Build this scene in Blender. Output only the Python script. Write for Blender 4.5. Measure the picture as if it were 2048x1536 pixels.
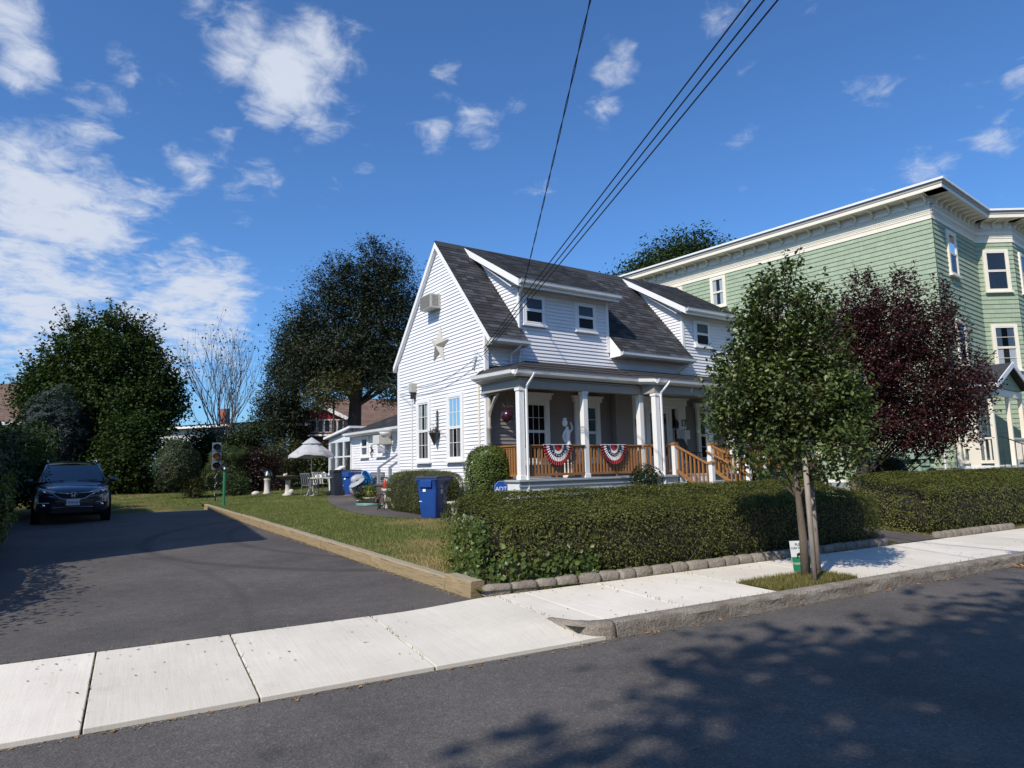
import bpy, bmesh, math, random
import numpy as np
from math import sin, cos, pi, radians, sqrt, atan2
from mathutils import Vector, Matrix

for o in list(bpy.data.objects): bpy.data.objects.remove(o, do_unlink=True)
scene = bpy.context.scene
COL = scene.collection
rnd = random.Random(17)

# ---------------------------------------------------------------- camera
RIGHT = Vector((0.87211873, -0.48879531, -0.02209236))
FWD = Vector((0.48754606, 0.86430297, 0.12360913))
UPV = RIGHT.cross(FWD)
cam_data = bpy.data.cameras.new('camera')
cam = bpy.data.objects.new('camera', cam_data); COL.objects.link(cam)
M = Matrix((RIGHT, UPV, -FWD)).transposed().to_4x4(); M.translation = (0, 0, 1.65)
cam.matrix_world = M
cam_data.sensor_fit = 'HORIZONTAL'; cam_data.sensor_width = 36.0
cam_data.lens = 36.0 * 1335.0 / 2048.0
cam_data.clip_start = 0.05; cam_data.clip_end = 3000
scene.camera = cam

# ---------------------------------------------------------------- sun, sky, exposure
SUN = Vector((-0.965, -0.51, 1.0)).normalized()          # towards the sun
sl = bpy.data.lights.new('sun', 'SUN'); sl.energy = 4.9; sl.angle = radians(0.53); sl.color = (1.0, 0.91, 0.78)
so = bpy.data.objects.new('sun', sl); COL.objects.link(so)
so.rotation_euler = (-SUN).to_track_quat('-Z', 'Y').to_euler(); so.location = (-30, -14, 40)

world = bpy.data.worlds.new('World'); scene.world = world; world.use_nodes = True
wn = world.node_tree; wn.nodes.clear()
def N(tree, t, **kw):
    n = tree.nodes.new(t)
    for k, v in kw.items(): setattr(n, k, v)
    return n
def L(tree, a, b): tree.links.new(a, b)
sky = N(wn, 'ShaderNodeTexSky', sky_type='NISHITA'); sky.sun_disc = False
sky.sun_elevation = math.asin(SUN.z); sky.sun_rotation = atan2(SUN.x, SUN.y)
sky.altitude = 30; sky.air_density = 1.0; sky.dust_density = 0.9; sky.ozone_density = 3.0
def wmath(op, a, b=None, clamp=False):
    n = N(wn, 'ShaderNodeMath', operation=op); n.use_clamp = clamp
    for i, x in enumerate((a, b)):
        if x is None: continue
        if isinstance(x, (int, float)): n.inputs[i].default_value = x
        else: L(wn, x, n.inputs[i])
    return n.outputs[0]
tc = N(wn, 'ShaderNodeTexCoord'); DIR = tc.outputs['Generated']
sep = N(wn, 'ShaderNodeSeparateXYZ'); L(wn, DIR, sep.inputs[0])
zz = wmath('ADD', wmath('MAXIMUM', sep.outputs[2], 0.0), 0.16)
comb = N(wn, 'ShaderNodeCombineXYZ')
L(wn, wmath('DIVIDE', sep.outputs[0], zz), comb.inputs[0]); L(wn, wmath('DIVIDE', sep.outputs[1], zz), comb.inputs[1])
def wnoise(scale, detail, rough, dist, off):
    mp = N(wn, 'ShaderNodeMapping'); mp.inputs['Location'].default_value = off; L(wn, comb.outputs[0], mp.inputs[0])
    n = N(wn, 'ShaderNodeTexNoise'); n.inputs['Scale'].default_value = scale; n.inputs['Detail'].default_value = detail
    n.inputs['Roughness'].default_value = rough; n.inputs['Distortion'].default_value = dist
    L(wn, mp.outputs[0], n.inputs['Vector']); return n.outputs['Fac']
n1 = wnoise(3.4, 10, 0.60, 0.35, (3.1, 1.7, 0.0))
n2 = wnoise(13.0, 8, 0.62, 0.6, (0.4, 5.2, 2.0))
# cloud masses: the directions in which the sky in view carries them
CLOUDS = [(-0.131,0.940,0.314,0.184,0.26),(-0.077,0.945,0.319,0.172,0.29),(-0.023,0.954,0.298,0.115,0.17),(-0.120,0.964,0.237,0.230,0.26),(-0.048,0.973,0.228,0.196,0.24),(0.032,0.974,0.223,0.184,0.28),(0.086,0.968,0.234,0.103,0.24),(0.010,0.982,0.189,0.172,0.21),(-0.141,0.926,0.350,0.103,0.17),(0.063,0.829,0.556,0.086,0.22),(0.093,0.838,0.538,0.098,0.26),(0.142,0.842,0.521,0.098,0.28),(0.181,0.819,0.544,0.092,0.21),(0.222,0.804,0.551,0.069,0.15),(0.134,0.865,0.483,0.069,0.17),(-0.055,0.895,0.442,0.063,0.17),(-0.059,0.910,0.410,0.069,0.19),(-0.045,0.924,0.381,0.057,0.19),(-0.030,0.872,0.488,0.052,0.14),(-0.142,0.855,0.498,0.069,0.22),(-0.129,0.877,0.462,0.063,0.22),(0.013,0.881,0.473,0.052,0.12),(0.046,0.917,0.397,0.057,0.15),(0.143,0.906,0.399,0.057,0.15),(0.115,0.929,0.353,0.069,0.14),(0.084,0.894,0.440,0.034,0.14),(0.188,0.873,0.451,0.057,0.12),(0.345,0.777,0.526,0.052,0.17),(0.396,0.784,0.477,0.057,0.15),(0.339,0.816,0.468,0.052,0.14),(0.536,0.650,0.539,0.075,0.17),(0.546,0.684,0.484,0.052,0.17),(0.624,0.539,0.565,0.069,0.17),(0.665,0.548,0.508,0.034,0.10),(0.692,0.469,0.549,0.046,0.12),(0.772,0.447,0.452,0.057,0.15),(0.781,0.420,0.462,0.057,0.12),(0.844,0.370,0.387,0.069,0.15),(0.828,0.433,0.355,0.069,0.15),(0.839,0.410,0.357,0.046,0.15),(0.849,0.327,0.415,0.040,0.17),(0.799,0.494,0.344,0.057,0.10),(0.442,0.743,0.502,0.034,0.09),(0.263,0.870,0.416,0.034,0.09),(0.220,0.892,0.394,0.034,0.10)]
acc = None
for dx, dy, dz, r, w in CLOUDS:
    d = N(wn, 'ShaderNodeVectorMath', operation='DISTANCE'); L(wn, DIR, d.inputs[0]); d.inputs[1].default_value = (dx, dy, dz)
    mr = N(wn, 'ShaderNodeMapRange', interpolation_type='SMOOTHERSTEP')
    mr.inputs['From Min'].default_value = r; mr.inputs['From Max'].default_value = 0.0
    mr.inputs['To Min'].default_value = 0.0; mr.inputs['To Max'].default_value = w
    L(wn, d.outputs['Value'], mr.inputs['Value'])
    acc = mr.outputs[0] if acc is None else wmath('MAXIMUM', acc, mr.outputs[0])
dens = wmath('ADD', wmath('MULTIPLY', n1, 0.62), wmath('MULTIPLY', n2, 0.38))
dens = wmath('ADD', dens, acc)
cr = N(wn, 'ShaderNodeMapRange', interpolation_type='SMOOTHSTEP')
cr.inputs['From Min'].default_value = 0.585; cr.inputs['From Max'].default_value = 0.83
L(wn, dens, cr.inputs['Value'])
cfac = wmath('MULTIPLY', cr.outputs[0], 0.93)
mixc = N(wn, 'ShaderNodeMix', data_type='RGBA'); L(wn, cfac, mixc.inputs['Factor'])
tint = N(wn, 'ShaderNodeMix', data_type='RGBA', blend_type='MULTIPLY'); tint.inputs['Factor'].default_value = 1.0
L(wn, sky.outputs[0], tint.inputs['A']); tint.inputs['B'].default_value = (0.54, 0.86, 1.20, 1.0)
L(wn, tint.outputs['Result'], mixc.inputs['A'])
mixc.inputs['B'].default_value = (4.9, 5.3, 6.1, 1.0)
bg = N(wn, 'ShaderNodeBackground'); bg.inputs['Strength'].default_value = 0.14
L(wn, mixc.outputs['Result'], bg.inputs['Color'])
wo = N(wn, 'ShaderNodeOutputWorld'); L(wn, bg.outputs[0], wo.inputs['Surface'])

scene.render.engine = 'CYCLES'
vs = scene.view_settings
vs.view_transform = 'Standard'; vs.look = 'None'; vs.gamma = 1.0; vs.use_curve_mapping = False; vs.exposure = 0.0

# ---------------------------------------------------------------- materials
MATS = {}
def new_mat(name):
    m = bpy.data.materials.new(name); m.use_nodes = True; MATS[name] = m
    nt = m.node_tree; nt.nodes.clear()
    out = N(nt, 'ShaderNodeOutputMaterial'); p = N(nt, 'ShaderNodeBsdfPrincipled'); L(nt, p.outputs[0], out.inputs[0])
    return m, nt, p, out
def pos_noise(nt, scale, detail=4, rough=0.55, vec=None, stretch=None, dist=0.0):
    if vec is None:
        g = N(nt, 'ShaderNodeNewGeometry'); vec = g.outputs['Position']
    if stretch is not None:
        mp = N(nt, 'ShaderNodeMapping'); mp.inputs['Scale'].default_value = stretch; L(nt, vec, mp.inputs[0]); vec = mp.outputs[0]
    n = N(nt, 'ShaderNodeTexNoise'); n.inputs['Scale'].default_value = scale; n.inputs['Detail'].default_value = detail
    n.inputs['Roughness'].default_value = rough; n.inputs['Distortion'].default_value = dist
    L(nt, vec, n.inputs['Vector']); return n.outputs['Fac']
def ramp(nt, fac, stops):
    r = N(nt, 'ShaderNodeValToRGB'); e = r.color_ramp.elements
    while len(e) > 1: e.remove(e[0])
    e[0].position = stops[0][0]; e[0].color = (*stops[0][1], 1)
    for p_, c in stops[1:]:
        k = e.new(p_); k.color = (*c, 1)
    L(nt, fac, r.inputs[0]); return r.outputs[0]
def mixcol(nt, fac, a, b, mode='MIX'):
    m = N(nt, 'ShaderNodeMix', data_type='RGBA', blend_type=mode)
    for s, x in (('Factor', fac), ('A', a), ('B', b)):
        if isinstance(x, (int, float)): m.inputs[s].default_value = x
        elif isinstance(x, tuple): m.inputs[s].default_value = (*x, 1)
        else: L(nt, x, m.inputs[s])
    return m.outputs['Result']
def bump(nt, p, height, strength=0.3, dist=0.01):
    b = N(nt, 'ShaderNodeBump'); b.inputs['Strength'].default_value = strength; b.inputs['Distance'].default_value = dist
    L(nt, height, b.inputs['Height']); L(nt, b.outputs[0], p.inputs['Normal'])
def mul(c, k): return tuple(min(1, x * k) for x in c)
def basic(name, col, rough=0.6, var=0.12, scale=6.0, metal=0.0, bmp=0.0, bscale=60, spec=0.5, stretch=None, island=0.0, coat=0.0):
    m, nt, p, out = new_mat(name)
    f = pos_noise(nt, scale, 5, 0.6, stretch=stretch)
    c = ramp(nt, f, [(0.25, mul(col, 1 - var)), (0.75, mul(col, 1 + var))])
    if island:
        g = N(nt, 'ShaderNodeNewGeometry')
        c = mixcol(nt, 1.0, c, ramp(nt, g.outputs['Random Per Island'], [(0, (1 - island,) * 3), (1, (1.0,) * 3)]), 'MULTIPLY')
    L(nt, c, p.inputs['Base Color']); p.inputs['Roughness'].default_value = rough; p.inputs['Metallic'].default_value = metal
    p.inputs['Specular IOR Level'].default_value = spec; p.inputs['Coat Weight'].default_value = coat
    if bmp: bump(nt, p, pos_noise(nt, bscale, 6, 0.6), bmp, 0.01)
    return m
def leafmat(name, cols, trans=0.28, rough=0.45, patch=None, spec=0.4):
    m, nt, p, out = new_mat(name)
    g = N(nt, 'ShaderNodeNewGeometry')
    n_ = len(cols)
    c = ramp(nt, g.outputs['Random Per Island'], [(i / max(1, n_ - 1), cc) for i, cc in enumerate(cols)])
    f = pos_noise(nt, 1.6, 3)
    c = mixcol(nt, 1.0, c, ramp(nt, f, [(0.3, (0.72,) * 3), (0.7, (1.15, 1.12, 1.0))]), 'MULTIPLY')
    if patch is not None:
        col2, sc, lo, hi = patch
        fp = pos_noise(nt, sc, 3)
        mr = N(nt, 'ShaderNodeMapRange'); mr.inputs['From Min'].default_value = lo; mr.inputs['From Max'].default_value = hi
        L(nt, fp, mr.inputs['Value']); c = mixcol(nt, mr.outputs[0], c, col2)
    L(nt, c, p.inputs['Base Color']); p.inputs['Roughness'].default_value = rough; p.inputs['Specular IOR Level'].default_value = spec
    t = N(nt, 'ShaderNodeBsdfTranslucent'); L(nt, mixcol(nt, 1.0, c, (1.25, 1.3, 0.6), 'MULTIPLY'), t.inputs['Color'])
    mx = N(nt, 'ShaderNodeMixShader'); mx.inputs[0].default_value = trans
    L(nt, p.outputs[0], mx.inputs[1]); L(nt, t.outputs[0], mx.inputs[2]); L(nt, mx.outputs[0], out.inputs[0])
    return m
def glassmat(name, tint=(0.75, 0.8, 0.82), blend=0.22, rough=0.02):
    m, nt, p, out = new_mat(name); nt.nodes.remove(p)
    tr = N(nt, 'ShaderNodeBsdfTransparent'); tr.inputs[0].default_value = (*tint, 1)
    gl = N(nt, 'ShaderNodeBsdfGlossy'); gl.inputs['Roughness'].default_value = rough; gl.inputs['Color'].default_value = (0.9, 0.93, 0.97, 1)
    lw = N(nt, 'ShaderNodeLayerWeight'); lw.inputs['Blend'].default_value = blend
    mx = N(nt, 'ShaderNodeMixShader'); L(nt, lw.outputs['Fresnel'], mx.inputs[0]); L(nt, tr.outputs[0], mx.inputs[1]); L(nt, gl.outputs[0], mx.inputs[2])
    L(nt, mx.outputs[0], out.inputs[0]); return m

basic('white_siding', (0.74, 0.74, 0.77), 0.5, 0.05, 1.2)
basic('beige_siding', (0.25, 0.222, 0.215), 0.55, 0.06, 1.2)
basic('grey_siding', (0.60, 0.64, 0.68), 0.55, 0.06, 1.2)
basic('white_trim', (0.78, 0.78, 0.78), 0.45, 0.04, 3)
basic('white_metal', (0.72, 0.73, 0.74), 0.35, 0.06, 4)
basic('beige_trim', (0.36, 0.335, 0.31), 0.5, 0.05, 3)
basic('cream_trim', (0.76, 0.71, 0.60), 0.5, 0.05, 3)
basic('deck_grey', (0.36, 0.39, 0.42), 0.6, 0.12, 4)
basic('skirt_white', (0.66, 0.69, 0.72), 0.6, 0.08, 3)
basic('unlit_dark', (0.012, 0.012, 0.014), 0.8, 0.1, 3)  # near-black colour stands in for the shade of unlit rooms
basic('blind', (0.20, 0.21, 0.23), 0.7, 0.1, 3)
basic('curtain', (0.55, 0.56, 0.58), 0.8, 0.12, 5, stretch=(14, 14, 1))
basic('porch_roof', (0.032, 0.0285, 0.029), 0.8, 0.18, 3, bmp=0.3)
basic('cedar', (0.34, 0.155, 0.052), 0.55, 0.25, 5, stretch=(3, 3, 14), island=0.25)
basic('black_metal', (0.018, 0.018, 0.02), 0.4, 0.2, 6)
basic('black_rubber', (0.02, 0.02, 0.02), 0.85, 0.1, 6)
basic('cable', (0.015, 0.015, 0.017), 0.6, 0.1, 6)
basic('galv', (0.42, 0.43, 0.44), 0.4, 0.1, 9, metal=0.6)
basic('tin', (0.40, 0.375, 0.33), 0.5, 0.14, 9)
basic('ac_beige', (0.42, 0.41, 0.37), 0.5, 0.08, 9)
basic('ac_grille', (0.16, 0.155, 0.14), 0.6, 0.2, 30)
basic('stone_cast', (0.50, 0.47, 0.42), 0.85, 0.18, 9, bmp=0.4)
basic('statue_white', (0.72, 0.73, 0.74), 0.6, 0.08, 9)
basic('bin_blue', (0.014, 0.062, 0.27), 0.38, 0.14, 4, spec=0.5)
basic('bin_lid', (0.022, 0.027, 0.045), 0.45, 0.2, 6)
basic('print_white', (0.75, 0.78, 0.8), 0.6, 0.05, 9)
basic('print_dark', (0.02, 0.022, 0.03), 0.6, 0.05, 9)
basic('print_magenta', (0.45, 0.08, 0.16), 0.6, 0.05, 9)
basic('sign_blue', (0.012, 0.075, 0.36), 0.4, 0.05, 9)
basic('sign_green', (0.02, 0.22, 0.10), 0.5, 0.05, 9)
basic('flag_red', (0.33, 0.03, 0.045), 0.8, 0.12, 12)
basic('flag_white', (0.74, 0.72, 0.70), 0.8, 0.08, 12)
basic('flag_navy', (0.02, 0.028, 0.09), 0.8, 0.15, 12)
basic('plum_glaze', (0.035, 0.008, 0.018), 0.2, 0.2, 9, coat=0.15)
basic('plastic_white', (0.56, 0.55, 0.52), 0.5, 0.06, 8)
basic('plastic_blue', (0.01, 0.22, 0.62), 0.45, 0.1, 8)
basic('grey_bag', (0.33, 0.36, 0.40), 0.5, 0.2, 12)
basic('brown_plastic', (0.10, 0.075, 0.068), 0.6, 0.1, 6)
basic('terracotta', (0.42, 0.16, 0.075), 0.8, 0.15, 9)
basic('hose_green', (0.16, 0.36, 0.29), 0.5, 0.1, 9)
basic('grey_paint', (0.26, 0.30, 0.34), 0.55, 0.1, 5)
basic('umbrella_cloth', (0.40, 0.41, 0.42), 0.8, 0.12, 4)
basic('tabletop', (0.62, 0.61, 0.52), 0.4, 0.1, 4)
basic('mesh_grey', (0.10, 0.11, 0.13), 0.7, 0.2, 40)
basic('chair_fabric', (0.05, 0.05, 0.052), 0.8, 0.2, 20)
basic('post_green', (0.015, 0.17, 0.10), 0.5, 0.1, 9)
basic('signal_grey', (0.10, 0.125, 0.15), 0.5, 0.1, 9)
basic('lens_amber', (0.60, 0.20, 0.02), 0.2, 0.2, 20)
basic('lens_red', (0.10, 0.008, 0.012), 0.2, 0.2, 20)
basic('lens_dark', (0.02, 0.024, 0.035), 0.2, 0.2, 20)
basic('bark', (0.13, 0.10, 0.075), 0.9, 0.35, 14, bmp=0.8, bscale=30, stretch=(1, 1, 0.25))
basic('bark_dark', (0.045, 0.034, 0.03), 0.9, 0.35, 14, bmp=0.8, bscale=30, stretch=(1, 1, 0.25))
basic('bark_grey', (0.10, 0.085, 0.078), 0.9, 0.25, 14, bmp=0.5, bscale=30, stretch=(1, 1, 0.25))
basic('stake_wood', (0.26, 0.22, 0.185), 0.85, 0.3, 9, bmp=0.4, stretch=(6, 6, 0.6))
basic('twig_shade', (0.016, 0.015, 0.008), 0.95, 0.4, 14)  # near black: hedge twigs with the shade between leaves painted in
basic('brick', (0.30, 0.11, 0.075), 0.85, 0.3, 9, island=0.35, bmp=0.4)
basic('mortar', (0.42, 0.39, 0.35), 0.9, 0.1, 9)
basic('fieldstone', (0.22, 0.205, 0.18), 0.9, 0.3, 7, island=0.4, bmp=0.8, bscale=18)
basic('brown_shingle', (0.17, 0.105, 0.08), 0.85, 0.25, 8, island=0.3)
basic('red_board', (0.26, 0.02, 0.022), 0.6, 0.15, 6)
basic('dead_leaf', (0.36, 0.20, 0.07), 0.8, 0.3, 9, island=0.5)
basic('straw', (0.40, 0.29, 0.13), 0.9, 0.3, 9, island=0.5)
basic('grit', (0.30, 0.28, 0.24), 0.9, 0.3, 9, island=0.6)
basic('tar', (0.02, 0.02, 0.02), 0.9, 0.2, 9)
basic('grey_house', (0.50, 0.49, 0.47), 0.7, 0.1, 2)
basic('red_plastic', (0.45, 0.05, 0.02), 0.4, 0.1, 9)
basic('bottle_blue', (0.20, 0.42, 0.62), 0.3, 0.1, 9)
basic('bottle_red', (0.42, 0.05, 0.02), 0.25, 0.1, 9)
basic('meter_green', (0.25, 0.36, 0.28), 0.5, 0.08, 6)
basic('meter_glass', (0.58, 0.58, 0.55), 0.15, 0.15, 30)
basic('fence_wood', (0.16, 0.10, 0.05), 0.85, 0.3, 6, island=0.3)
glassmat('glass'); glassmat('glass_dark', (0.25, 0.28, 0.32), 0.3); glassmat('screen', (0.42, 0.42, 0.43), 0.06, 0.4)
glassmat('globe_glass', (0.75, 0.8, 0.8), 0.5)

leafmat('leaf_pear', [(0.03, 0.052, 0.014), (0.058, 0.09, 0.024), (0.09, 0.13, 0.036), (0.15, 0.185, 0.06)], 0.24, 0.42, spec=0.4)
leafmat('leaf_purple', [(0.018, 0.005, 0.007), (0.034, 0.009, 0.011), (0.06, 0.016, 0.018), (0.10, 0.035, 0.034)], 0.15, 0.38)
leafmat('leaf_hedge', [(0.045, 0.058, 0.014), (0.09, 0.108, 0.026), (0.135, 0.15, 0.042), (0.20, 0.205, 0.075)], 0.22, 0.6, spec=0.12)
leafmat('leaf_bush', [(0.045, 0.075, 0.014), (0.09, 0.135, 0.026), (0.14, 0.20, 0.045)], 0.26, 0.5, spec=0.25)
leafmat('leaf_yew', [(0.04, 0.055, 0.012), (0.08, 0.10, 0.022), (0.13, 0.15, 0.04)], 0.2, 0.5)
leafmat('leaf_holly', [(0.010, 0.022, 0.008), (0.02, 0.04, 0.013), (0.04, 0.065, 0.022)], 0.12, 0.28)
leafmat('leaf_ivy', [(0.04, 0.07, 0.015), (0.075, 0.12, 0.025), (0.12, 0.17, 0.05)], 0.28, 0.4)
leafmat('leaf_maple', [(0.018, 0.034, 0.009), (0.034, 0.060, 0.016), (0.058, 0.092, 0.026)], 0.24, 0.65, spec=0.15)
leafmat('leaf_conifer', [(0.010, 0.018, 0.007), (0.018, 0.03, 0.011), (0.032, 0.046, 0.016)], 0.12, 0.6)
leafmat('leaf_yellowgreen', [(0.04, 0.045, 0.012), (0.07, 0.075, 0.02), (0.10, 0.095, 0.03)], 0.15, 0.6)
leafmat('leaf_spruce', [(0.010, 0.020, 0.017), (0.018, 0.034, 0.028), (0.03, 0.05, 0.042)], 0.1, 0.6)
leafmat('leaf_shrub', [(0.016, 0.03, 0.008), (0.032, 0.055, 0.014), (0.055, 0.085, 0.024)], 0.22, 0.5)
leafmat('leaf_burgundy', [(0.016, 0.006, 0.006), (0.028, 0.011, 0.01), (0.045, 0.02, 0.016)], 0.18, 0.5)
leafmat('leaf_grass_tall', [(0.03, 0.05, 0.012), (0.06, 0.09, 0.025), (0.09, 0.12, 0.04)], 0.25, 0.5)
leafmat('leaf_olive', [(0.03, 0.035, 0.008), (0.05, 0.06, 0.014), (0.08, 0.085, 0.022)], 0.2, 0.5)
leafmat('leaf_bright', [(0.10, 0.14, 0.02), (0.16, 0.20, 0.03)], 0.3, 0.45)
LAWN_PATCH = ((0.40, 0.29, 0.145), 0.36, 0.54, 0.72)
leafmat('lawn_blade', [(0.085, 0.13, 0.026), (0.13, 0.185, 0.04), (0.175, 0.22, 0.058), (0.28, 0.26, 0.11)], 0.25, 0.6, patch=LAWN_PATCH)
leafmat('pit_blade', [(0.07, 0.09, 0.02), (0.12, 0.14, 0.03), (0.22, 0.19, 0.07), (0.30, 0.23, 0.10)], 0.25, 0.6)

def surf(name, fn):
    m, nt, p, out = new_mat(name); fn(nt, p); return m
def f_soil(nt, p):
    f = pos_noise(nt, LAWN_PATCH[1], 3); mr = N(nt, 'ShaderNodeMapRange'); mr.inputs['From Min'].default_value = LAWN_PATCH[2]; mr.inputs['From Max'].default_value = LAWN_PATCH[3]
    L(nt, f, mr.inputs['Value'])
    c = mixcol(nt, mr.outputs[0], (0.11, 0.12, 0.035), (0.32, 0.235, 0.12))
    c = mixcol(nt, 1.0, c, ramp(nt, pos_noise(nt, 30, 5, 0.7), [(0.3, (0.55,) * 3), (0.7, (1.25,) * 3)]), 'MULTIPLY')
    L(nt, c, p.inputs['Base Color']); p.inputs['Roughness'].default_value = 0.95; p.inputs['Specular IOR Level'].default_value = 0.1
    bump(nt, p, pos_noise(nt, 70, 5, 0.7), 0.8, 0.03)
surf('soil', f_soil)
def asphalt(base, warm, coarse, seal, marks=False):
    def fn(nt, p):
        g = N(nt, 'ShaderNodeNewGeometry'); P = g.outputs['Position']
        vor = N(nt, 'ShaderNodeTexVoronoi'); vor.inputs['Scale'].default_value = coarse; L(nt, P, vor.inputs['Vector'])
        spk = ramp(nt, vor.outputs['Color'], [(0.0, (0.55,) * 3), (0.62, (0.95,) * 3), (0.86, (1.2, 1.17, 1.1)), (1.0, (2.0, 1.9, 1.75))])
        c = ramp(nt, pos_noise(nt, 0.55, 6, 0.62), [(0.3, mul(base, 0.82)), (0.7, mul(warm, 1.15))])
        c = mixcol(nt, seal, c, spk, 'MULTIPLY')
        c = mixcol(nt, 1.0, c, ramp(nt, pos_noise(nt, 7, 5, 0.7), [(0.3, (0.86,) * 3), (0.7, (1.12,) * 3)]), 'MULTIPLY')
        if marks:                                    # curved tyre marks and a dried sealer streak
            for cx_, cy_, rad, wd, k in marks:
                d = N(nt, 'ShaderNodeVectorMath', operation='DISTANCE'); cmb = N(nt, 'ShaderNodeSeparateXYZ'); L(nt, P, cmb.inputs[0])
                flat = N(nt, 'ShaderNodeCombineXYZ'); L(nt, cmb.outputs[0], flat.inputs[0]); L(nt, cmb.outputs[1], flat.inputs[1])
                L(nt, flat.outputs[0], d.inputs[0]); d.inputs[1].default_value = (cx_, cy_, 0)
                s = N(nt, 'ShaderNodeMath', operation='SUBTRACT'); L(nt, d.outputs['Value'], s.inputs[0]); s.inputs[1].default_value = rad
                a = N(nt, 'ShaderNodeMath', operation='ABSOLUTE'); L(nt, s.outputs[0], a.inputs[0])
                mr = N(nt, 'ShaderNodeMapRange', interpolation_type='SMOOTHSTEP'); mr.inputs['From Min'].default_value = 0.0; mr.inputs['From Max'].default_value = wd
                mr.inputs['To Min'].default_value = k; mr.inputs['To Max'].default_value = 0.0; L(nt, a.outputs[0], mr.inputs['Value'])
                w = N(nt, 'ShaderNodeMath', operation='MULTIPLY'); L(nt, mr.outputs[0], w.inputs[0]); L(nt, pos_noise(nt, 1.4, 4), w.inputs[1])
                c = mixcol(nt, w.outputs[0], c, mul(base, 0.45))
        L(nt, c, p.inputs['Base Color']); p.inputs['Roughness'].default_value = 0.82; p.inputs['Specular IOR Level'].default_value = 0.3
        bump(nt, p, vor.outputs['Distance'], 0.55, 0.006)
    return fn
surf('road_asphalt', asphalt((0.100, 0.092, 0.088), (0.120, 0.110, 0.103), 75, 0.85))
surf('drive_asphalt', asphalt((0.086, 0.079, 0.076), (0.112, 0.101, 0.094), 75, 0.75,
     marks=[(6.3, 15.2, 6.1, 0.22, 1.2), (7.9, 15.4, 6.1, 0.2, 1.0), (-9.0, 9.0, 10.2, 0.12, 0.5)]))
surf('path_asphalt', asphalt((0.092, 0.082, 0.079), (0.118, 0.105, 0.097), 75, 0.75))
def f_conc(nt, p):
    g = N(nt, 'ShaderNodeNewGeometry'); P = g.outputs['Position']
    c = ramp(nt, pos_noise(nt, 0.9, 6, 0.65), [(0.25, (0.60, 0.555, 0.485)), (0.6, (0.71, 0.665, 0.59)), (0.8, (0.76, 0.72, 0.645))])
    c = mixcol(nt, 1.0, c, ramp(nt, pos_noise(nt, 1.0, 4, 0.6, stretch=(45, 1.5, 1)), [(0.3, (0.93,) * 3), (0.7, (1.04,) * 3)]), 'MULTIPLY')
    c = mixcol(nt, 1.0, c, ramp(nt, pos_noise(nt, 90, 3, 0.7), [(0.28, (0.78,) * 3), (0.45, (1.0,) * 3)]), 'MULTIPLY')
    c = mixcol(nt, ramp(nt, pos_noise(nt, 2.6, 7, 0.72), [(0.60, (0, 0, 0)), (0.78, (0.5, 0.5, 0.5))]), c, (0.40, 0.37, 0.32))
    gi = mixcol(nt, 1.0, c, ramp(nt, N(nt, 'ShaderNodeObjectInfo').outputs['Random'], [(0, (0.9, 0.9, 0.88)), (1, (1.04, 1.03, 1.02))]), 'MULTIPLY')
    L(nt, gi, p.inputs['Base Color']); p.inputs['Roughness'].default_value = 0.85; p.inputs['Specular IOR Level'].default_value = 0.25
    bump(nt, p, pos_noise(nt, 1.0, 2, 0.5, stretch=(170, 3, 1)), 0.28, 0.004)
surf('concrete', f_conc)
def f_granite(nt, p):
    c = ramp(nt, pos_noise(nt, 90, 4, 0.8), [(0.3, (0.10, 0.092, 0.085)), (0.5, (0.30, 0.275, 0.245)), (0.72, (0.47, 0.44, 0.40))])
    c = mixcol(nt, 1.0, c, ramp(nt, pos_noise(nt, 3.5, 5, 0.65), [(0.3, (0.62, 0.56, 0.5)), (0.7, (1.1, 1.08, 1.04))]), 'MULTIPLY')
    L(nt, c, p.inputs['Base Color']); p.inputs['Roughness'].default_value = 0.9; p.inputs['Specular IOR Level'].default_value = 0.25
    bump(nt, p, pos_noise(nt, 22, 6, 0.7), 0.9, 0.03)
surf('granite', f_granite)
def f_timber(nt, p):
    tcn = N(nt, 'ShaderNodeTexCoord')
    v = tcn.outputs['Object']
    f = pos_noise(nt, 2.4, 7, 0.65, vec=v, stretch=(11, 0.55, 11), dist=1.2)
    c = ramp(nt, f, [(0.30, (0.06, 0.042, 0.024)), (0.42, (0.22, 0.16, 0.085)), (0.52, (0.33, 0.25, 0.14)), (0.62, (0.20, 0.145, 0.08)), (0.72, (0.36, 0.28, 0.16))])
    sn = N(nt, 'ShaderNodeSeparateXYZ'); L(nt, N(nt, 'ShaderNodeNewGeometry').outputs['Normal'], sn.inputs[0])
    c = mixcol(nt, ramp(nt, sn.outputs[2], [(0.5, (0.1, 0.1, 0.1)), (0.9, (0.6, 0.6, 0.6))]), c, (0.34, 0.31, 0.26))
    L(nt, c, p.inputs['Base Color']); p.inputs['Roughness'].default_value = 0.9; p.inputs['Specular IOR Level'].default_value = 0.2
    bump(nt, p, f, 0.6, 0.01)
surf('timber', f_timber)
def f_roof(base):
    def fn(nt, p):
        g = N(nt, 'ShaderNodeNewGeometry')
        c = ramp(nt, g.outputs['Random Per Island'], [(0, mul(base, 0.62)), (0.5, base), (0.85, mul(base, 1.5)), (1, mul(base, 1.9))])
        c = mixcol(nt, 1.0, c, ramp(nt, pos_noise(nt, 160, 3, 0.8), [(0.3, (0.6,) * 3), (0.7, (1.4,) * 3)]), 'MULTIPLY')
        L(nt, c, p.inputs['Base Color']); p.inputs['Roughness'].default_value = 0.9; p.inputs['Specular IOR Level'].default_value = 0.25
        bump(nt, p, pos_noise(nt, 120, 3, 0.7), 0.5, 0.004)
    return fn
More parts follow.
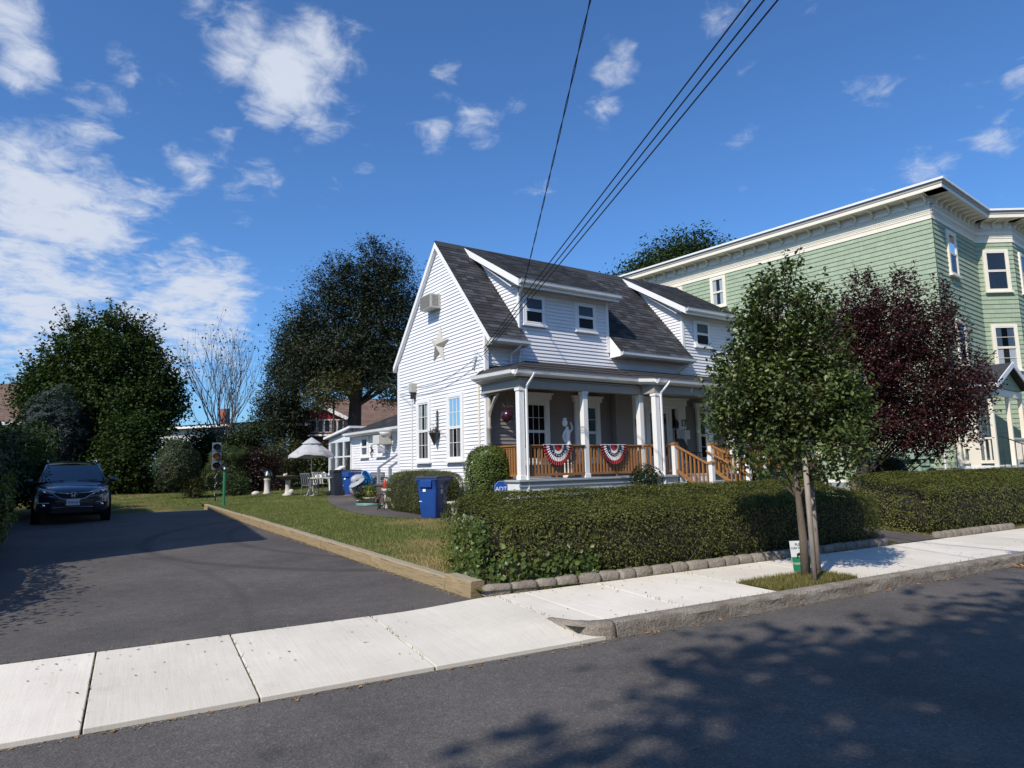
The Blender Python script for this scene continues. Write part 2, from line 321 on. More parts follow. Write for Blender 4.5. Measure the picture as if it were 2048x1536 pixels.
surf('shingle_dark', f_roof((0.039, 0.041, 0.046)))
def f_shake(nt, p):
    g = N(nt, 'ShaderNodeNewGeometry')
    c = ramp(nt, g.outputs['Random Per Island'], [(0, (0.285, 0.355, 0.25)), (0.5, (0.305, 0.375, 0.265)), (1, (0.325, 0.395, 0.285))])
    c = mixcol(nt, 1.0, c, ramp(nt, pos_noise(nt, 1.0, 4, 0.6, stretch=(30, 30, 2)), [(0.3, (0.9,) * 3), (0.7, (1.08,) * 3)]), 'MULTIPLY')
    L(nt, c, p.inputs['Base Color']); p.inputs['Roughness'].default_value = 0.6; p.inputs['Specular IOR Level'].default_value = 0.3
surf('green_shake', f_shake)
basic('car_paint', (0.035, 0.042, 0.065), 0.22, 0.1, 3, metal=0.55, coat=1.0)
basic('chrome', (0.6, 0.62, 0.66), 0.15, 0.05, 3, metal=1.0)
basic('headlight', (0.30, 0.33, 0.36), 0.12, 0.2, 14, metal=0.3, coat=1.0)
basic('windscreen', (0.010, 0.016, 0.026), 0.03, 0.1, 3, spec=0.9, coat=1.0)

# ---------------------------------------------------------------- mesh helpers
class MB:
    def __init__(s): s.v = []; s.f = []
    def add(s, vs, fs):
        o = len(s.v); s.v += [tuple(p) for p in vs]; s.f += [tuple(i + o for i in f) for f in fs]; return s
    def box(s, x0, x1, y0, y1, z0, z1, T=None):
        vs = [(x0, y0, z0), (x1, y0, z0), (x1, y1, z0), (x0, y1, z0), (x0, y0, z1), (x1, y0, z1), (x1, y1, z1), (x0, y1, z1)]
        if T: vs = [T(*p) for p in vs]
        return s.add(vs, [(0, 3, 2, 1), (4, 5, 6, 7), (0, 1, 5, 4), (1, 2, 6, 5), (2, 3, 7, 6), (3, 0, 4, 7)])
    def bar(s, p, q, w, h, up=(0, 0, 1)):
        p = Vector(p); q = Vector(q); d = (q - p).normalized(); u = Vector(up)
        if abs(d.dot(u)) > 0.98: u = Vector((0, 1, 0))
        a = d.cross(u).normalized() * (w / 2); b = a.cross(d).normalized() * (h / 2)
        vs = [p - a - b, p + a - b, p + a + b, p - a + b, q - a - b, q + a - b, q + a + b, q - a + b]
        return s.add(vs, [(0, 1, 2, 3), (7, 6, 5, 4), (0, 4, 5, 1), (1, 5, 6, 2), (2, 6, 7, 3), (3, 7, 4, 0)])
    def tube(s, pts, r, n=8, cap=True):
        pts = [Vector(p) for p in pts]; m = len(pts); rs = r if isinstance(r, (list, tuple)) else [r] * m
        o = len(s.v); ref = Vector((0.31, 0.17, 0.93))
        for i, p in enumerate(pts):
            d = (pts[min(i + 1, m - 1)] - pts[max(i - 1, 0)])
            d = d.normalized() if d.length > 1e-9 else Vector((0, 0, 1))
            a = d.cross(ref)
            if a.length < 0.05: a = d.cross(Vector((1, 0, 0)))
            a.normalize(); b = d.cross(a)
            for k in range(n):
                t = 2 * pi * k / n; s.v.append(tuple(p + (a * cos(t) + b * sin(t)) * rs[i]))
        for i in range(m - 1):
            for k in range(n):
                k2 = (k + 1) % n; s.f.append((o + i * n + k, o + i * n + k2, o + (i + 1) * n + k2, o + (i + 1) * n + k))
        if cap:
            s.f.append(tuple(o + k for k in range(n))[::-1]); s.f.append(tuple(o + (m - 1) * n + k for k in range(n)))
        return s
    def lathe(s, prof, n=16, c=(0, 0, 0), T=None, cap=True):
        o = len(s.v)
        for r, z in prof:
            for k in range(n):
                t = 2 * pi * k / n; p = (c[0] + r * cos(t), c[1] + r * sin(t), c[2] + z)
                s.v.append(tuple(T(*p)) if T else p)
        m = len(prof)
        for i in range(m - 1):
            for k in range(n):
                k2 = (k + 1) % n; s.f.append((o + i * n + k, o + i * n + k2, o + (i + 1) * n + k2, o + (i + 1) * n + k))
        if cap:
            s.f.append(tuple(o + k for k in range(n))[::-1]); s.f.append(tuple(o + (m - 1) * n + k for k in range(n)))
        return s
    def prism(s, poly, c0, c1, T):
        n = len(poly); vs = [T(a, b, c0) for a, b in poly] + [T(a, b, c1) for a, b in poly]
        fs = [tuple(range(n))[::-1], tuple(range(n, 2 * n))] + [(i, (i + 1) % n, n + (i + 1) % n, n + i) for i in range(n)]
        return s.add(vs, fs)
    def ball(s, c, r, n=12, m=8, sc=(1, 1, 1)):
        return s.lathe([(max(1e-4, r * sin(pi * i / m)) * 1.0, -r * cos(pi * i / m)) for i in range(m + 1)], n, (0, 0, 0),
                       T=lambda x, y, z: (c[0] + x * sc[0], c[1] + y * sc[1], c[2] + z * sc[2]))
    def build(s, name, mat, parent=None, smooth=False, bevel=0.0, loc=None, rz=0.0, seg=2):
        me = bpy.data.meshes.new(name); me.from_pydata(s.v, [], s.f)
        if len(s.f) < 6000:
            bm = bmesh.new(); bm.from_mesh(me); bmesh.ops.recalc_face_normals(bm, faces=bm.faces); bm.to_mesh(me); bm.free()
        if mat: me.materials.append(MATS[mat])
        if smooth: me.polygons.foreach_set('use_smooth', [True] * len(me.polygons))
        me.update()
        o = bpy.data.objects.new(name, me); COL.objects.link(o)
        if parent: o.parent = parent
        if loc: o.location = loc
        if rz: o.rotation_euler.z = rz
        if bevel:
            b = o.modifiers.new('bevel', 'BEVEL'); b.width = bevel; b.segments = seg; b.limit_method = 'ANGLE'; b.angle_limit = radians(40)
        return o
def smooth_by_angle(o, deg=40):
    me = o.data; me.polygons.foreach_set('use_smooth', [True] * len(me.polygons))
    try: me.set_sharp_from_angle(angle=radians(deg))
    except Exception: pass
    return o
def tag(o, label=None, cat=None, group=None, kind=None):
    if label: o['label'] = label
    if cat: o['category'] = cat
    if group: o['group'] = group
    if kind: o['kind'] = kind
    return o
def thing(name, label, cat, loc=(0, 0, 0), rz=0.0, group=None):
    o = bpy.data.objects.new(name, None); COL.objects.link(o); o.location = loc; o.rotation_euler.z = rz
    o.empty_display_size = 0.2
    return tag(o, label, cat, group)
def dup(o, parent, loc=None, rz=None):
    c = o.copy(); COL.objects.link(c); c.parent = parent
    if loc is not None: c.location = loc
    if rz is not None: c.rotation_euler.z = rz
    for ch in list(o.children): dup(ch, c)
    return c
def stuff(o): o['kind'] = 'stuff'; return o
def fast_mesh(name, V, F, mat, parent=None, smooth=False):
    V = np.asarray(V, np.float32); F = np.asarray(F, np.int32); k = F.shape[1]
    me = bpy.data.meshes.new(name); me.vertices.add(len(V)); me.vertices.foreach_set('co', V.ravel())
    me.loops.add(F.size); me.loops.foreach_set('vertex_index', F.ravel())
    me.polygons.add(len(F)); me.polygons.foreach_set('loop_start', np.arange(0, F.size, k, dtype=np.int32))
    me.update(calc_edges=True); me.validate(verbose=False) if False else None
    me.materials.append(MATS[mat])
    if smooth: me.polygons.foreach_set('use_smooth', [True] * len(me.polygons))
    o = bpy.data.objects.new(name, me); COL.objects.link(o)
    if parent: o.parent = parent
    return o
def nrm(a): return a / np.maximum(np.linalg.norm(a, axis=1, keepdims=True), 1e-9)
def leaves(name, P, size, mat, parent, rng, normals=None, align=1.0, asp=0.5, fold=0.22, hexa=False, droop=0.0, tang=None, jit=0.3):
    P = np.asarray(P, float); n = len(P)
    nn = rng.normal(size=(n, 3)); nn = nrm(nn)
    if normals is not None: nn = nrm(nn * 1.0 + np.asarray(normals) * align)
    t = rng.normal(size=(n, 3)) if tang is None else np.asarray(tang) + rng.normal(size=(n, 3)) * 0.35
    t[:, 2] -= droop
    t = nrm(t - nn * np.sum(t * nn, axis=1, keepdims=True)); b = np.cross(nn, t)
    s = size * (1 - jit + 2 * jit * rng.random((n, 1))); w = s * asp * 0.5
    base = P - t * s * 0.5; tip = P + t * s * 0.5
    if hexa:
        l1 = base + t * s * 0.28 + b * w + nn * w * fold; l2 = base + t * s * 0.66 + b * w * 0.82 + nn * w * fold
        r1 = base + t * s * 0.28 - b * w + nn * w * fold; r2 = base + t * s * 0.66 - b * w * 0.82 + nn * w * fold
        V = np.stack([base, l1, l2, tip - nn * s * 0.08, r2, r1], 1).reshape(-1, 3)
        tri = np.array([[0, 1, 2], [0, 2, 3], [0, 3, 4], [0, 4, 5]])
        F = (np.arange(n)[:, None, None] * 6 + tri[None]).reshape(-1, 3)
    else:
        l = base + t * s * 0.45 + b * w + nn * w * fold; r = base + t * s * 0.45 - b * w + nn * w * fold
        V = np.stack([base, l, tip, r], 1).reshape(-1, 3)
        tri = np.array([[0, 1, 2], [0, 2, 3]])
        F = (np.arange(n)[:, None, None] * 4 + tri[None]).reshape(-1, 3)
    return fast_mesh(name, V, F, mat, parent)
def text(name, s, size, mat, parent, T4, ext=0.002, align='CENTER'):
    c = bpy.data.curves.new(name, 'FONT'); c.body = s; c.size = size; c.extrude = ext; c.align_x = align; c.align_y = 'CENTER'
    o = bpy.data.objects.new(name, c); COL.objects.link(o); bpy.context.view_layer.update()
    me = bpy.data.meshes.new_from_object(o.evaluated_get(bpy.context.evaluated_depsgraph_get()))
    bpy.data.objects.remove(o, do_unlink=True); bpy.data.curves.remove(c)
    me.materials.clear(); me.materials.append(MATS[mat])
    r = bpy.data.objects.new(name, me); COL.objects.link(r); r.parent = parent; r.matrix_local = T4
    return r
def M4(origin, u, v):
    u = Vector(u).normalized(); v = Vector(v).normalized(); w = u.cross(v)
    m = Matrix((u, v, w)).transposed().to_4x4(); m.translation = origin; return m

# ---------------------------------------------------------------- lie of the land
TH = radians(5.2745)                    # the white house stands at this angle to the street
HO = (7.780, 15.216)
def hw(x, y, z=0.0): return (HO[0] + cos(TH) * x - sin(TH) * y, HO[1] + sin(TH) * x + cos(TH) * y, z)
def drive_z(y): return 0.12 + 0.019 * (y - 7.1)
def lawn_z(y):
    e = min(1.0, max(0.0, (y - 7.1) / 1.6)); e = e * e * (3 - 2 * e)
    return 0.27 + 0.021 * (min(y, 15.5) - 7.1) + max(0.0, min(y, 32) - 15.5) * 0.024 - 0.105 * (1 - e)
def ground_z(x, y):
    w = min(1.0, max(0.0, (x - 2.3) / 3.7)); w = w * w * (3 - 2 * w)
    return (1 - w) * (drive_z(min(y, 60)) + 0.13) + w * lawn_z(y)
def timber_x(y): return 3.50 - (y - 7.3) * 0.0765
def on_ground(x, y): return (x, y, ground_z(x, y))
# ================================================================ ground, road, pavement
def sheet(name, rows, mat, parent=None, kind='structure'):
    m = MB(); n = len(rows[0])
    for r in rows: m.v += [tuple(p) for p in r]
    for i in range(len(rows) - 1):
        for j in range(n - 1): m.f.append((i * n + j, i * n + j + 1, (i + 1) * n + j + 1, (i + 1) * n + j))
    o = m.build(name, mat, parent, smooth=True)
    if kind and not parent: o['kind'] = kind
    return o
sheet('terrain', [[(x, y, -0.35) for x in (-600, -40, 40, 600)] for y in (-600, -20, 40, 900)], 'soil')
sheet('road', [[(x, y, 0.0) for x in (-120, -20, 0, 20, 120)] for y in (-3.2, 0, 5.36)], 'road_asphalt')
sheet('far_verge', [[(x, y, 0.10) for x in (-120, 0, 120)] for y in (-40, -3.2)], 'soil')
ys = [7.12, 8, 9, 10, 11, 12, 13, 14, 15, 16, 17, 18, 19, 20, 21, 22, 23, 24, 25.0, 25.6, 27, 29, 31, 34, 38, 44, 52, 60, 75]
offs = [0.06, 0.5, 1, 1.5, 2, 2.5, 3, 3.5, 4.2, 5, 6, 8, 10, 13, 17, 22, 30, 50, 90]
sheet('lawn', [[(timber_x(min(y, 26)) + o, y, ground_z(timber_x(min(y, 26)) + o, y)) for o in offs] for y in ys], 'soil')
sheet('yard_ground', [[(timber_x(min(y, 26)) + 0.06 - o, y, drive_z(y) + (-0.05 if y < 25.5 else 0.13 * min(1, (y - 25.5) / 3) + 0.0)) for o in (0, 1, 2, 3, 4, 4.9, 5.6, 7, 12, 30, 90)] for y in ys], 'soil')
for nm, y0, y1 in (('distant_ground', 75, 400),):
    sheet(nm, [[(x, y, ground_z(20, 75) - 0.02) for x in (-300, 0, 300)] for y in (y0, y1)], 'soil')
sheet('driveway', [[(timber_x(y) + 0.02 - o, y, drive_z(y) + 0.006 * sin(o * 1.7 + y)) for o in (0, 0.8, 1.6, 2.4, 3.2, 4.0, 4.8, 5.6)] for y in ys if 7.1 < y < 25.55], 'drive_asphalt')

# --- concrete pavement, slab by slab
pave = thing("sidewalk", None, None)
pave['kind'] = 'structure'
def slab(x0, x1, y0, y1, zf, zb, zfun=None, nx=5, ny=5):
    m = MB(); g = 0.007; pts = []
    for iy in range(ny + 1):
        for ix in range(nx + 1):
            x = x0 + g + (x1 - x0 - 2 * g) * ix / nx; y = y0 + (y1 - y0) * iy / ny
            z = zfun(x, y) if zfun else zf + (zb - zf) * iy / ny
            pts.append((x, y, z + rnd.uniform(-.0012, .0012)))
    m.v = list(pts); w = nx + 1
    for iy in range(ny):
        for ix in range(nx): m.f.append((iy * w + ix, iy * w + ix + 1, (iy + 1) * w + ix + 1, (iy + 1) * w + ix))
    ring = [ix for ix in range(w)] + [iy * w + nx for iy in range(1, ny + 1)] + [ny * w + ix for ix in range(nx - 1, -1, -1)] + [iy * w for iy in range(ny - 1, 0, -1)]
    o = len(m.v); m.v += [(pts[i][0], pts[i][1], pts[i][2] - 0.09) for i in ring]; k = len(ring)
    for i in range(k): m.f.append((ring[i], ring[(i + 1) % k], o + (i + 1) % k, o + i))
    return m.build('paving_slab', 'concrete', pave, bevel=0.006, smooth=False)
def apron_edge(y):                                   # height of the pavement along the joint beside the kerb end
    t = min(1, max(0, (y - 5.345) / .575)); t = t * t * (3 - 2 * t)
    return 0.034 + (0.148 - 0.034) * t + max(0, y - 5.92) * 0.0168
def warp(x, y):
    t = min(1, max(0, (x - 2.5) / 1.2)); t = t * t * (3 - 2 * t)
    return (1 - t) * (0.036 + 0.0504 * (y - 5.345)) + t * apron_edge(y)
YB = 7.11
for x0, x1 in ((-6.2, -4.8), (-4.8, -3.4), (-3.4, -2.0), (-2.0, -0.23), (-0.23, 0.86), (0.86, 2.23)):
    slab(x0, x1, 5.345, YB, 0.036, 0.125)
slab(2.23, 3.70, 5.345, YB, 0, 0, warp, 12, 12)
slab(4.10, 5.15, 5.497, YB, 0.142, 0.168)
m = MB(); pol = [(3.706, 5.84), (3.74, 5.69), (3.83, 5.585), (4.094, 5.50), (4.094, YB), (3.706, YB)]
zt = lambda x, y: 0.142 + (y - 5.497) * .0161
m.v = [(x, y, zt(x, y)) for x, y in pol] + [(x, y, .03) for x, y in pol]; n = len(pol); m.f = [tuple(range(n))] + [(i, (i + 1) % n, n + (i + 1) % n, n + i) for i in range(n)]
m.build('paving_slab', 'concrete', pave)
m = MB(); pol = [(3.70, 5.345), (4.10, 5.345), (4.10, 5.39), (3.98, 5.45), (3.85, 5.55), (3.76, 5.72), (3.70, 5.80)]
m.v = [(x, y, apron_edge(y) - .002) for x, y in pol] + [(x, y, -.03) for x, y in pol]; n = len(pol); m.f = [tuple(range(n))] + [(i, (i + 1) % n, n + (i + 1) % n, n + i) for i in range(n)]
m.build('paving_slab', 'concrete', pave)
for x0, x1 in ((5.15, 6.62),): slab(x0, x1, 5.50, YB, 0.142, 0.168)
slab(6.62, 8.12, 6.14, YB, 0.151, 0.168)
xx = 8.12
while xx < 26:
    slab(xx, xx + 1.52, 5.50, YB, 0.142, 0.168); xx += 1.52
sheet('slab_bed', [[(x, y, z) for x in (-6.2, 3.7)] for y, z in ((5.35, 0.012), (YB, 0.10))], 'tar', pave)
sheet('slab_bed', [[(x, y, 0.118) for x in (3.7, 26)] for y in (5.45, YB)], 'tar', pave)
# --- granite kerb, stone by stone
kerb = thing('kerb', None, None); kerb['kind'] = 'structure'
def kerb_stone(x0, x1, top=0.15, rough=0.007):
    m = MB(); n = max(6, int((x1 - x0) / 0.11)); prof = [(5.335, -0.05), (5.333, 0.02), (5.337, 0.065), (5.333, 0.11), (5.345, top - .012), (5.37, top), (5.43, top + .002), (5.485, top), (5.492, -0.05)]
    k = len(prof); r2 = random.Random(int(x0 * 31))
    for i in range(n + 1):
        x = x0 + 0.006 + (x1 - x0 - 0.012) * i / n
        for j, (y, z) in enumerate(prof):
            a = rough if 0 < j < 5 else rough * 0.25
            m.v.append((x, y + r2.uniform(-a, a) * (2.0 if j in (2, 3) else 1), z + r2.uniform(-a, a) * 0.6))
    for i in range(n):
        for j in range(k - 1): m.f.append((i * k + j, i * k + j + 1, (i + 1) * k + j + 1, (i + 1) * k + j))
    m.f.append(tuple(range(k))); m.f.append(tuple(range(n * k, n * k + k)))
    return smooth_by_angle(m.build('kerb_stone', 'granite', kerb), 30)
ks = [4.10, 5.62, 7.28, 8.95, 10.9, 12.7, 14.6, 16.5, 18.4, 20.3, 22.2, 24.1, 26]
for a, b in zip(ks[:-1], ks[1:]): kerb_stone(a, b, 0.15)
m = MB()                                            # curved end stone where the kerb turns in to the driveway
n = 14
for i in range(n + 1):
    t = i / n; ang = radians(88) * t
    cx_, cy_ = 4.092 - 0.44 * sin(ang), 5.335 + 0.56 * (1 - cos(ang))
    w = 0.158 - 0.085 * t; h = 0.150 - .001 * t + .004 * sin(t * 3); nx_, ny_ = sin(ang) * 0.9, cos(ang) * .95
    if t > .8: h -= (t - .8) * .02
    lo = apron_edge(cy_) if t > .1 else 0.0; rr = random.Random(i)
    for (o_, z_) in ((-0.014, lo - .05), (-.012, lo + .004), (-0.004, lo + (h - lo) * .55), (0.012, h - 0.012), (0.04 if t < .8 else .02, h + 0.002), (w, h + 0.001), (w + .02, h - .012), (w + .03, 0.02)):
        m.v.append((cx_ + nx_ * o_ + rr.uniform(-.003, .003), cy_ + ny_ * o_ + rr.uniform(-.003, .003), z_ + rr.uniform(-.002, .002)))
for i in range(n):
    for j in range(7): m.f.append((i * 8 + j, i * 8 + j + 1, (i + 1) * 8 + j + 1, (i + 1) * 8 + j))
m.f.append(tuple(range(8))); m.f.append(tuple(range(n * 8, n * 8 + 8)))
m.build('kerb_end_stone', 'granite', kerb, smooth=True)

# --- edging stones along the foot of the hedge
def edging(x0, x1, group, label):
    x = x0; i = 0
    while x < x1:
        w = rnd.uniform(0.24, 0.36); m = MB()
        r2 = random.Random(i * 7 + int(x0))
        vs = []
        for sx in (0, .15, .5, .85, 1):
            for sy, sz in ((0, -.08), (0.0, 0.55), (.12, .95), (.5, 1.05), (.9, .95), (1, -.08)):
                e = 0.16 if sx in (0, 1) else 0
                vs.append((sx * w + r2.uniform(-.008, .008), (sy + (0.5 - sy) * e) * 0.15 + r2.uniform(-.006, .006), max(-.1, sz * (1 - e)) * 0.11 + r2.uniform(-.008, .008)))
        m.v = vs
        for a in range(4):
            for b in range(5): m.f.append((a * 6 + b, a * 6 + b + 1, (a + 1) * 6 + b + 1, (a + 1) * 6 + b))
        m.f += [tuple(range(6)), tuple(range(24, 30))]
        o = m.build('edging_stone', 'granite', None, smooth=True, loc=(x, 7.135 + r2.uniform(-.012, .012), 0.17), rz=r2.uniform(-.04, .04))
        tag(o, label, 'stone', group); x += w + 0.012; i += 1
edging(3.62, 11.2, 'edging stones under the long hedge', 'small grey granite edging stone along the foot of the long privet hedge')
edging(13.0, 15.6, 'edging stones under the second hedge', 'small grey edging stone under the hedge in front of the green building')

# --- timber edging of the lawn
ted = thing('timber_edging', 'weathered timber edging holding the lawn beside the driveway', 'edging', (timber_x(7.3), 7.3, 0.1))
def timber(ya, yb, w=0.15, dz=0.0, h=0.17):
    xa, xb = timber_x(ya), timber_x(yb); L_ = sqrt((xb - xa) ** 2 + (yb - ya) ** 2)
    m = MB(); r2 = random.Random(int(ya * 10)); n = 10
    for i in range(n + 1):
        y = 0.005 + (L_ - 0.01) * i / n
        for (x, z) in ((0, -.12), (0, .0), (.004, h - .015), (.018, h), (w - .018, h), (w, h - .015), (w, -.12)):
            m.v.append((x + r2.uniform(-.003, .003), y, z + r2.uniform(-.002, .002)))
    for i in range(n):
        for j in range(6): m.f.append((i * 7 + j, i * 7 + j + 1, (i + 1) * 7 + j + 1, (i + 1) * 7 + j))
    m.f += [tuple(range(7)), tuple(range(n * 7, n * 7 + 7))]
    o = m.build('timber', 'timber', ted); smooth_by_angle(o, 35)
    o.location = (xa - ted.location.x, ya - 7.3, drive_z(ya) + dz - 0.1)
    o.rotation_euler = (math.atan2(drive_z(yb) - drive_z(ya), L_), 0, atan2(-(xb - xa), (yb - ya)))
y = 7.30
timber(7.30, 7.95, 0.19, 0.02, 0.18); y = 7.95
for l in (2.44, 2.44, 2.44, 2.44, 2.10): timber(y, y + l); y += l
timber(y - 0.15, 25.4, 0.13, 0.012, 0.15)

# --- asphalt garden paths
def strip(name, left, right, mat, dz=0.012):
    rows = []
    for a, b in zip(left, right):
        rows.append([(a[0] + (b[0] - a[0]) * t, a[1] + (b[1] - a[1]) * t, ground_z(a[0] + (b[0] - a[0]) * t, a[1] + (b[1] - a[1]) * t) + dz) for t in (0, .25, .5, .75, 1)])
    return sheet(name, rows, mat)
strip('side_path', [(7.5, 28.6), (6.55, 26.2), (5.95, 24.0), (5.55, 21.8), (5.32, 20), (5.25, 18.4), (5.35, 17.2), (5.65, 16.2), (6.2, 15.4), (7.2, 14.4), (9.0, 13.2)],
      [(9.4, 28.4), (9.0, 26.2), (8.4, 24), (8.0, 22), (7.7, 20), (7.55, 18.4), (7.6, 17.4), (7.7, 16.6), (7.9, 16.2), (8.4, 15.3), (9.6, 14.2)], 'path_asphalt')
strip('front_path', [(11.75, 7.12), (11.9, 8), (12.2, 9.2), (12.3, 10.6), (12.2, 12.3)], [(13.1, 7.12), (13.0, 8), (13.2, 9.2), (13.5, 10.6), (13.7, 12.3)], 'path_asphalt')

# --- grass
rng = np.random.default_rng(5)
def blades(name, pts, h, w, mat, zf, parent=None):
    n = len(pts); P = np.array([(x, y, zf(x, y)) for x, y in pts]); a = rng.random(n) * 2 * pi
    hh = h * (0.5 + rng.random(n)); ww = w * (0.6 + 0.8 * rng.random(n)); lean = rng.normal(size=(n, 2)) * 0.45
    dx = np.stack([np.cos(a), np.sin(a), np.zeros(n)], 1) * ww[:, None] * 0.5
    tip = P + np.stack([lean[:, 0] * hh, lean[:, 1] * hh, hh], 1)
    V = np.stack([P - dx - [0, 0, .004], P + dx - [0, 0, .004], tip], 1).reshape(-1, 3)
    F = np.arange(3 * n).reshape(-1, 3)
    o = fast_mesh(name, V, F, mat, parent); o['kind'] = 'stuff'; return o
def inpoly(x, y, poly):
    c = False; j = len(poly) - 1
    for i in range(len(poly)):
        if ((poly[i][1] > y) != (poly[j][1] > y)) and (x < (poly[j][0] - poly[i][0]) * (y - poly[i][1]) / (poly[j][1] - poly[i][1]) + poly[i][0]): c = not c
        j = i
    return c
LAWN = [(3.66, 7.5), (3.0, 14), (2.45, 21), (2.15, 25.4), (-0.9, 25.5), (-1.2, 38), (7.2, 38), (7.2, 29), (6.5, 26.2), (5.9, 24), (5.5, 21.8), (5.27, 20), (5.2, 18.4), (5.3, 17.2), (5.6, 16.2), (6.15, 15.4), (7.15, 14.4), (9.0, 13.1), (12, 12.6), (12, 8.6), (5.0, 8.6), (3.9, 8.2)]
pts = []
while len(pts) < 105000:
    x = rnd.uniform(-1.3, 9.5); y = 7.5 + 30 * rnd.random() ** 1.75
    if inpoly(x, y, LAWN): pts.append((x, y))
tag(blades('lawn_grass', pts, 0.042, 0.011, 'lawn_blade', ground_z), 'short patchy green and straw coloured mown grass of the side lawn', 'grass')
pts = [(rnd.uniform(11.9, 14.5), rnd.uniform(8.9, 11.5)) for _ in range(6000)] + [(rnd.uniform(12.95, 13.6), rnd.uniform(7.9, 9.0)) for _ in range(1500)]
tag(blades('verge_grass', pts, 0.05, 0.012, 'pit_blade', ground_z), 'dry yellow grass beside the path between the two hedges', 'grass')
pts = []
while len(pts) < 7000:
    x = rnd.uniform(6.63, 8.12); y = rnd.uniform(5.5, 6.14); pts.append((x, y))
sheet('tree_pit_soil', [[(x, y, 0.135 + 0.02 * sin(x * 5) * (0 if y in (5.49, 6.14) else 1)) for x in (6.62, 7, 7.4, 7.8, 8.12)] for y in (5.49, 5.7, 5.95, 6.14)], 'soil')
tag(blades('pit_grass', pts, 0.055, 0.009, 'pit_blade', lambda x, y: 0.14), 'rough green and straw coloured grass in the square pit round the street tree', 'grass')

# --- litter
def litter(name, label, cat, pts, size, mat, zf, flat=4.0, asp=0.5):
    P = np.array([(x, y, zf(x, y) + 0.006) for x, y in pts])
    o = leaves(name, P, size, mat, None, rng, normals=np.tile([0, 0, 1.0], (len(P), 1)), align=flat, asp=asp)
    return tag(o, label, cat, kind='stuff')
litter('dry_leaves', 'small heap of dry curled leaves in the gutter against the kerb', 'leaves',
       [(12.0 + rnd.gauss(0, .28), 5.24 - abs(rnd.gauss(0, .05))) for _ in range(90)], 0.09, 'dead_leaf', lambda x, y: 0.01 + rnd.random() * .05, 1.2, 0.4)
litter('gutter_grit', 'grit and leaf crumbs along the road edge', 'grit',
       [(rnd.uniform(-2, 14), 5.33 - abs(rnd.gauss(0, .05))) for _ in range(900)], 0.022, 'grit', lambda x, y: 0.0)
litter('gutter_leaves', 'scattered brown leaf bits lying along the gutter', 'leaves',
       [(rnd.uniform(-1.2, 12), 5.31 - abs(rnd.gauss(0, .04))) for _ in range(130)], 0.05, 'dead_leaf', lambda x, y: 0.002)
litter('pavement_crumbs', 'small dark leaf crumbs scattered over the concrete pavement', 'leaves',
       [(rnd.uniform(-1, 14), 5.5 + 1.58 * (1 - rnd.random() ** 2)) for _ in range(260)], 0.028, 'bark_dark', lambda x, y: (0.036 + (y - 5.345) * 0.0504) if x < 3.7 else 0.142 + (y - 5.5) * 0.0161)
litter('timber_shavings', 'pale straw crumbs along the foot of the timber edging', 'leaves',
       [(timber_x(yy) - abs(rnd.gauss(0, .05)), yy) for yy in [rnd.uniform(7.4, 18) for _ in range(900)]], 0.03, 'straw', lambda x, y: drive_z(y))
litter('drive_specks', 'pale specks and crumbs scattered on the driveway', 'grit',
       [(rnd.uniform(-1.8, 3.2), rnd.uniform(7.2, 16)) for _ in range(220)], 0.018, 'grit', lambda x, y: drive_z(y) + 0.006)
litter('road_specks', 'tiny pale stones scattered on the road', 'grit',
       [(rnd.uniform(-1, 9), rnd.uniform(2, 5.2)) for _ in range(260)], 0.012, 'grit', lambda x, y: 0.0)

pts = []
for xj in (-0.23, 0.86, 2.23, 3.70, 5.15, 6.62):
    pts += [(xj + rnd.gauss(0, .006), rnd.uniform(5.4, 7.1)) for _ in range(26)]
pts += [(rnd.uniform(3.5, 12), 7.115 + rnd.gauss(0, .012)) for _ in range(500)] + [(rnd.uniform(-1.5, 3.4), 7.118 + abs(rnd.gauss(0, .01))) for _ in range(120)]
pts += [(rnd.uniform(4.2, 14), 5.497 + rnd.gauss(0, .004)) for _ in range(160)]
tag(blades('joint_weeds', pts, 0.03, 0.008, 'pit_blade', lambda x, y: warp(x, y) if x < 3.7 else 0.142 + (y - 5.5) * .0161), 'sparse weeds in the pavement joints and along the edging stones', 'weeds')
# ================================================================ the white house
house = thing('white_house', 'white clapboard gabled house with dark shingle roof, two dormers and a front porch', 'house', (HO[0], HO[1], 0.0), TH)
TL = lambda u, z, d: (-d, u, z)           # wall facing -X (gable side): u runs back, d outwards
TF = lambda u, z, d: (u, -d, z)           # wall facing the street
def TLx(x): return lambda u, z, d: (x - d, u, z)
def TFy(y): return lambda u, z, d: (u, y - d, z)
def TR(x): return lambda u, z, d: (x + d, u, z)
def clipz(poly, z, keep_above):
    out = []; n = len(poly)
    for i in range(n):
        a, b = poly[i], poly[(i + 1) % n]
        ia = (a[1] >= z) if keep_above else (a[1] <= z); ib = (b[1] >= z) if keep_above else (b[1] <= z)
        if ia: out.append(a)
        if ia != ib:
            t = (z - a[1]) / (b[1] - a[1]); out.append((a[0] + (b[0] - a[0]) * t, z))
    return out
def siding(parent, T, poly, mat, ex=0.1, thick=0.023, z_start=None, name='siding_board'):
    z0 = min(p[1] for p in poly) if z_start is None else z_start; zt = max(p[1] for p in poly); z = z0
    while z < zt - 1e-4:
        q = clipz(clipz(poly, z, True), z + ex, False)
        if len(q) >= 3 and max(p[1] for p in q) - min(p[1] for p in q) > 0.004:
            m = MB(); n = len(q)
            m.v = [T(u, zz_, thick * (z + ex - zz_) / ex + 0.002) for u, zz_ in q] + [T(u, zz_, -0.01) for u, zz_ in q]
            m.f = [tuple(range(n))] + [(i, n + i, n + (i + 1) % n, (i + 1) % n) for i in range(n)]
            m.build(name, mat, parent)
        z += ex
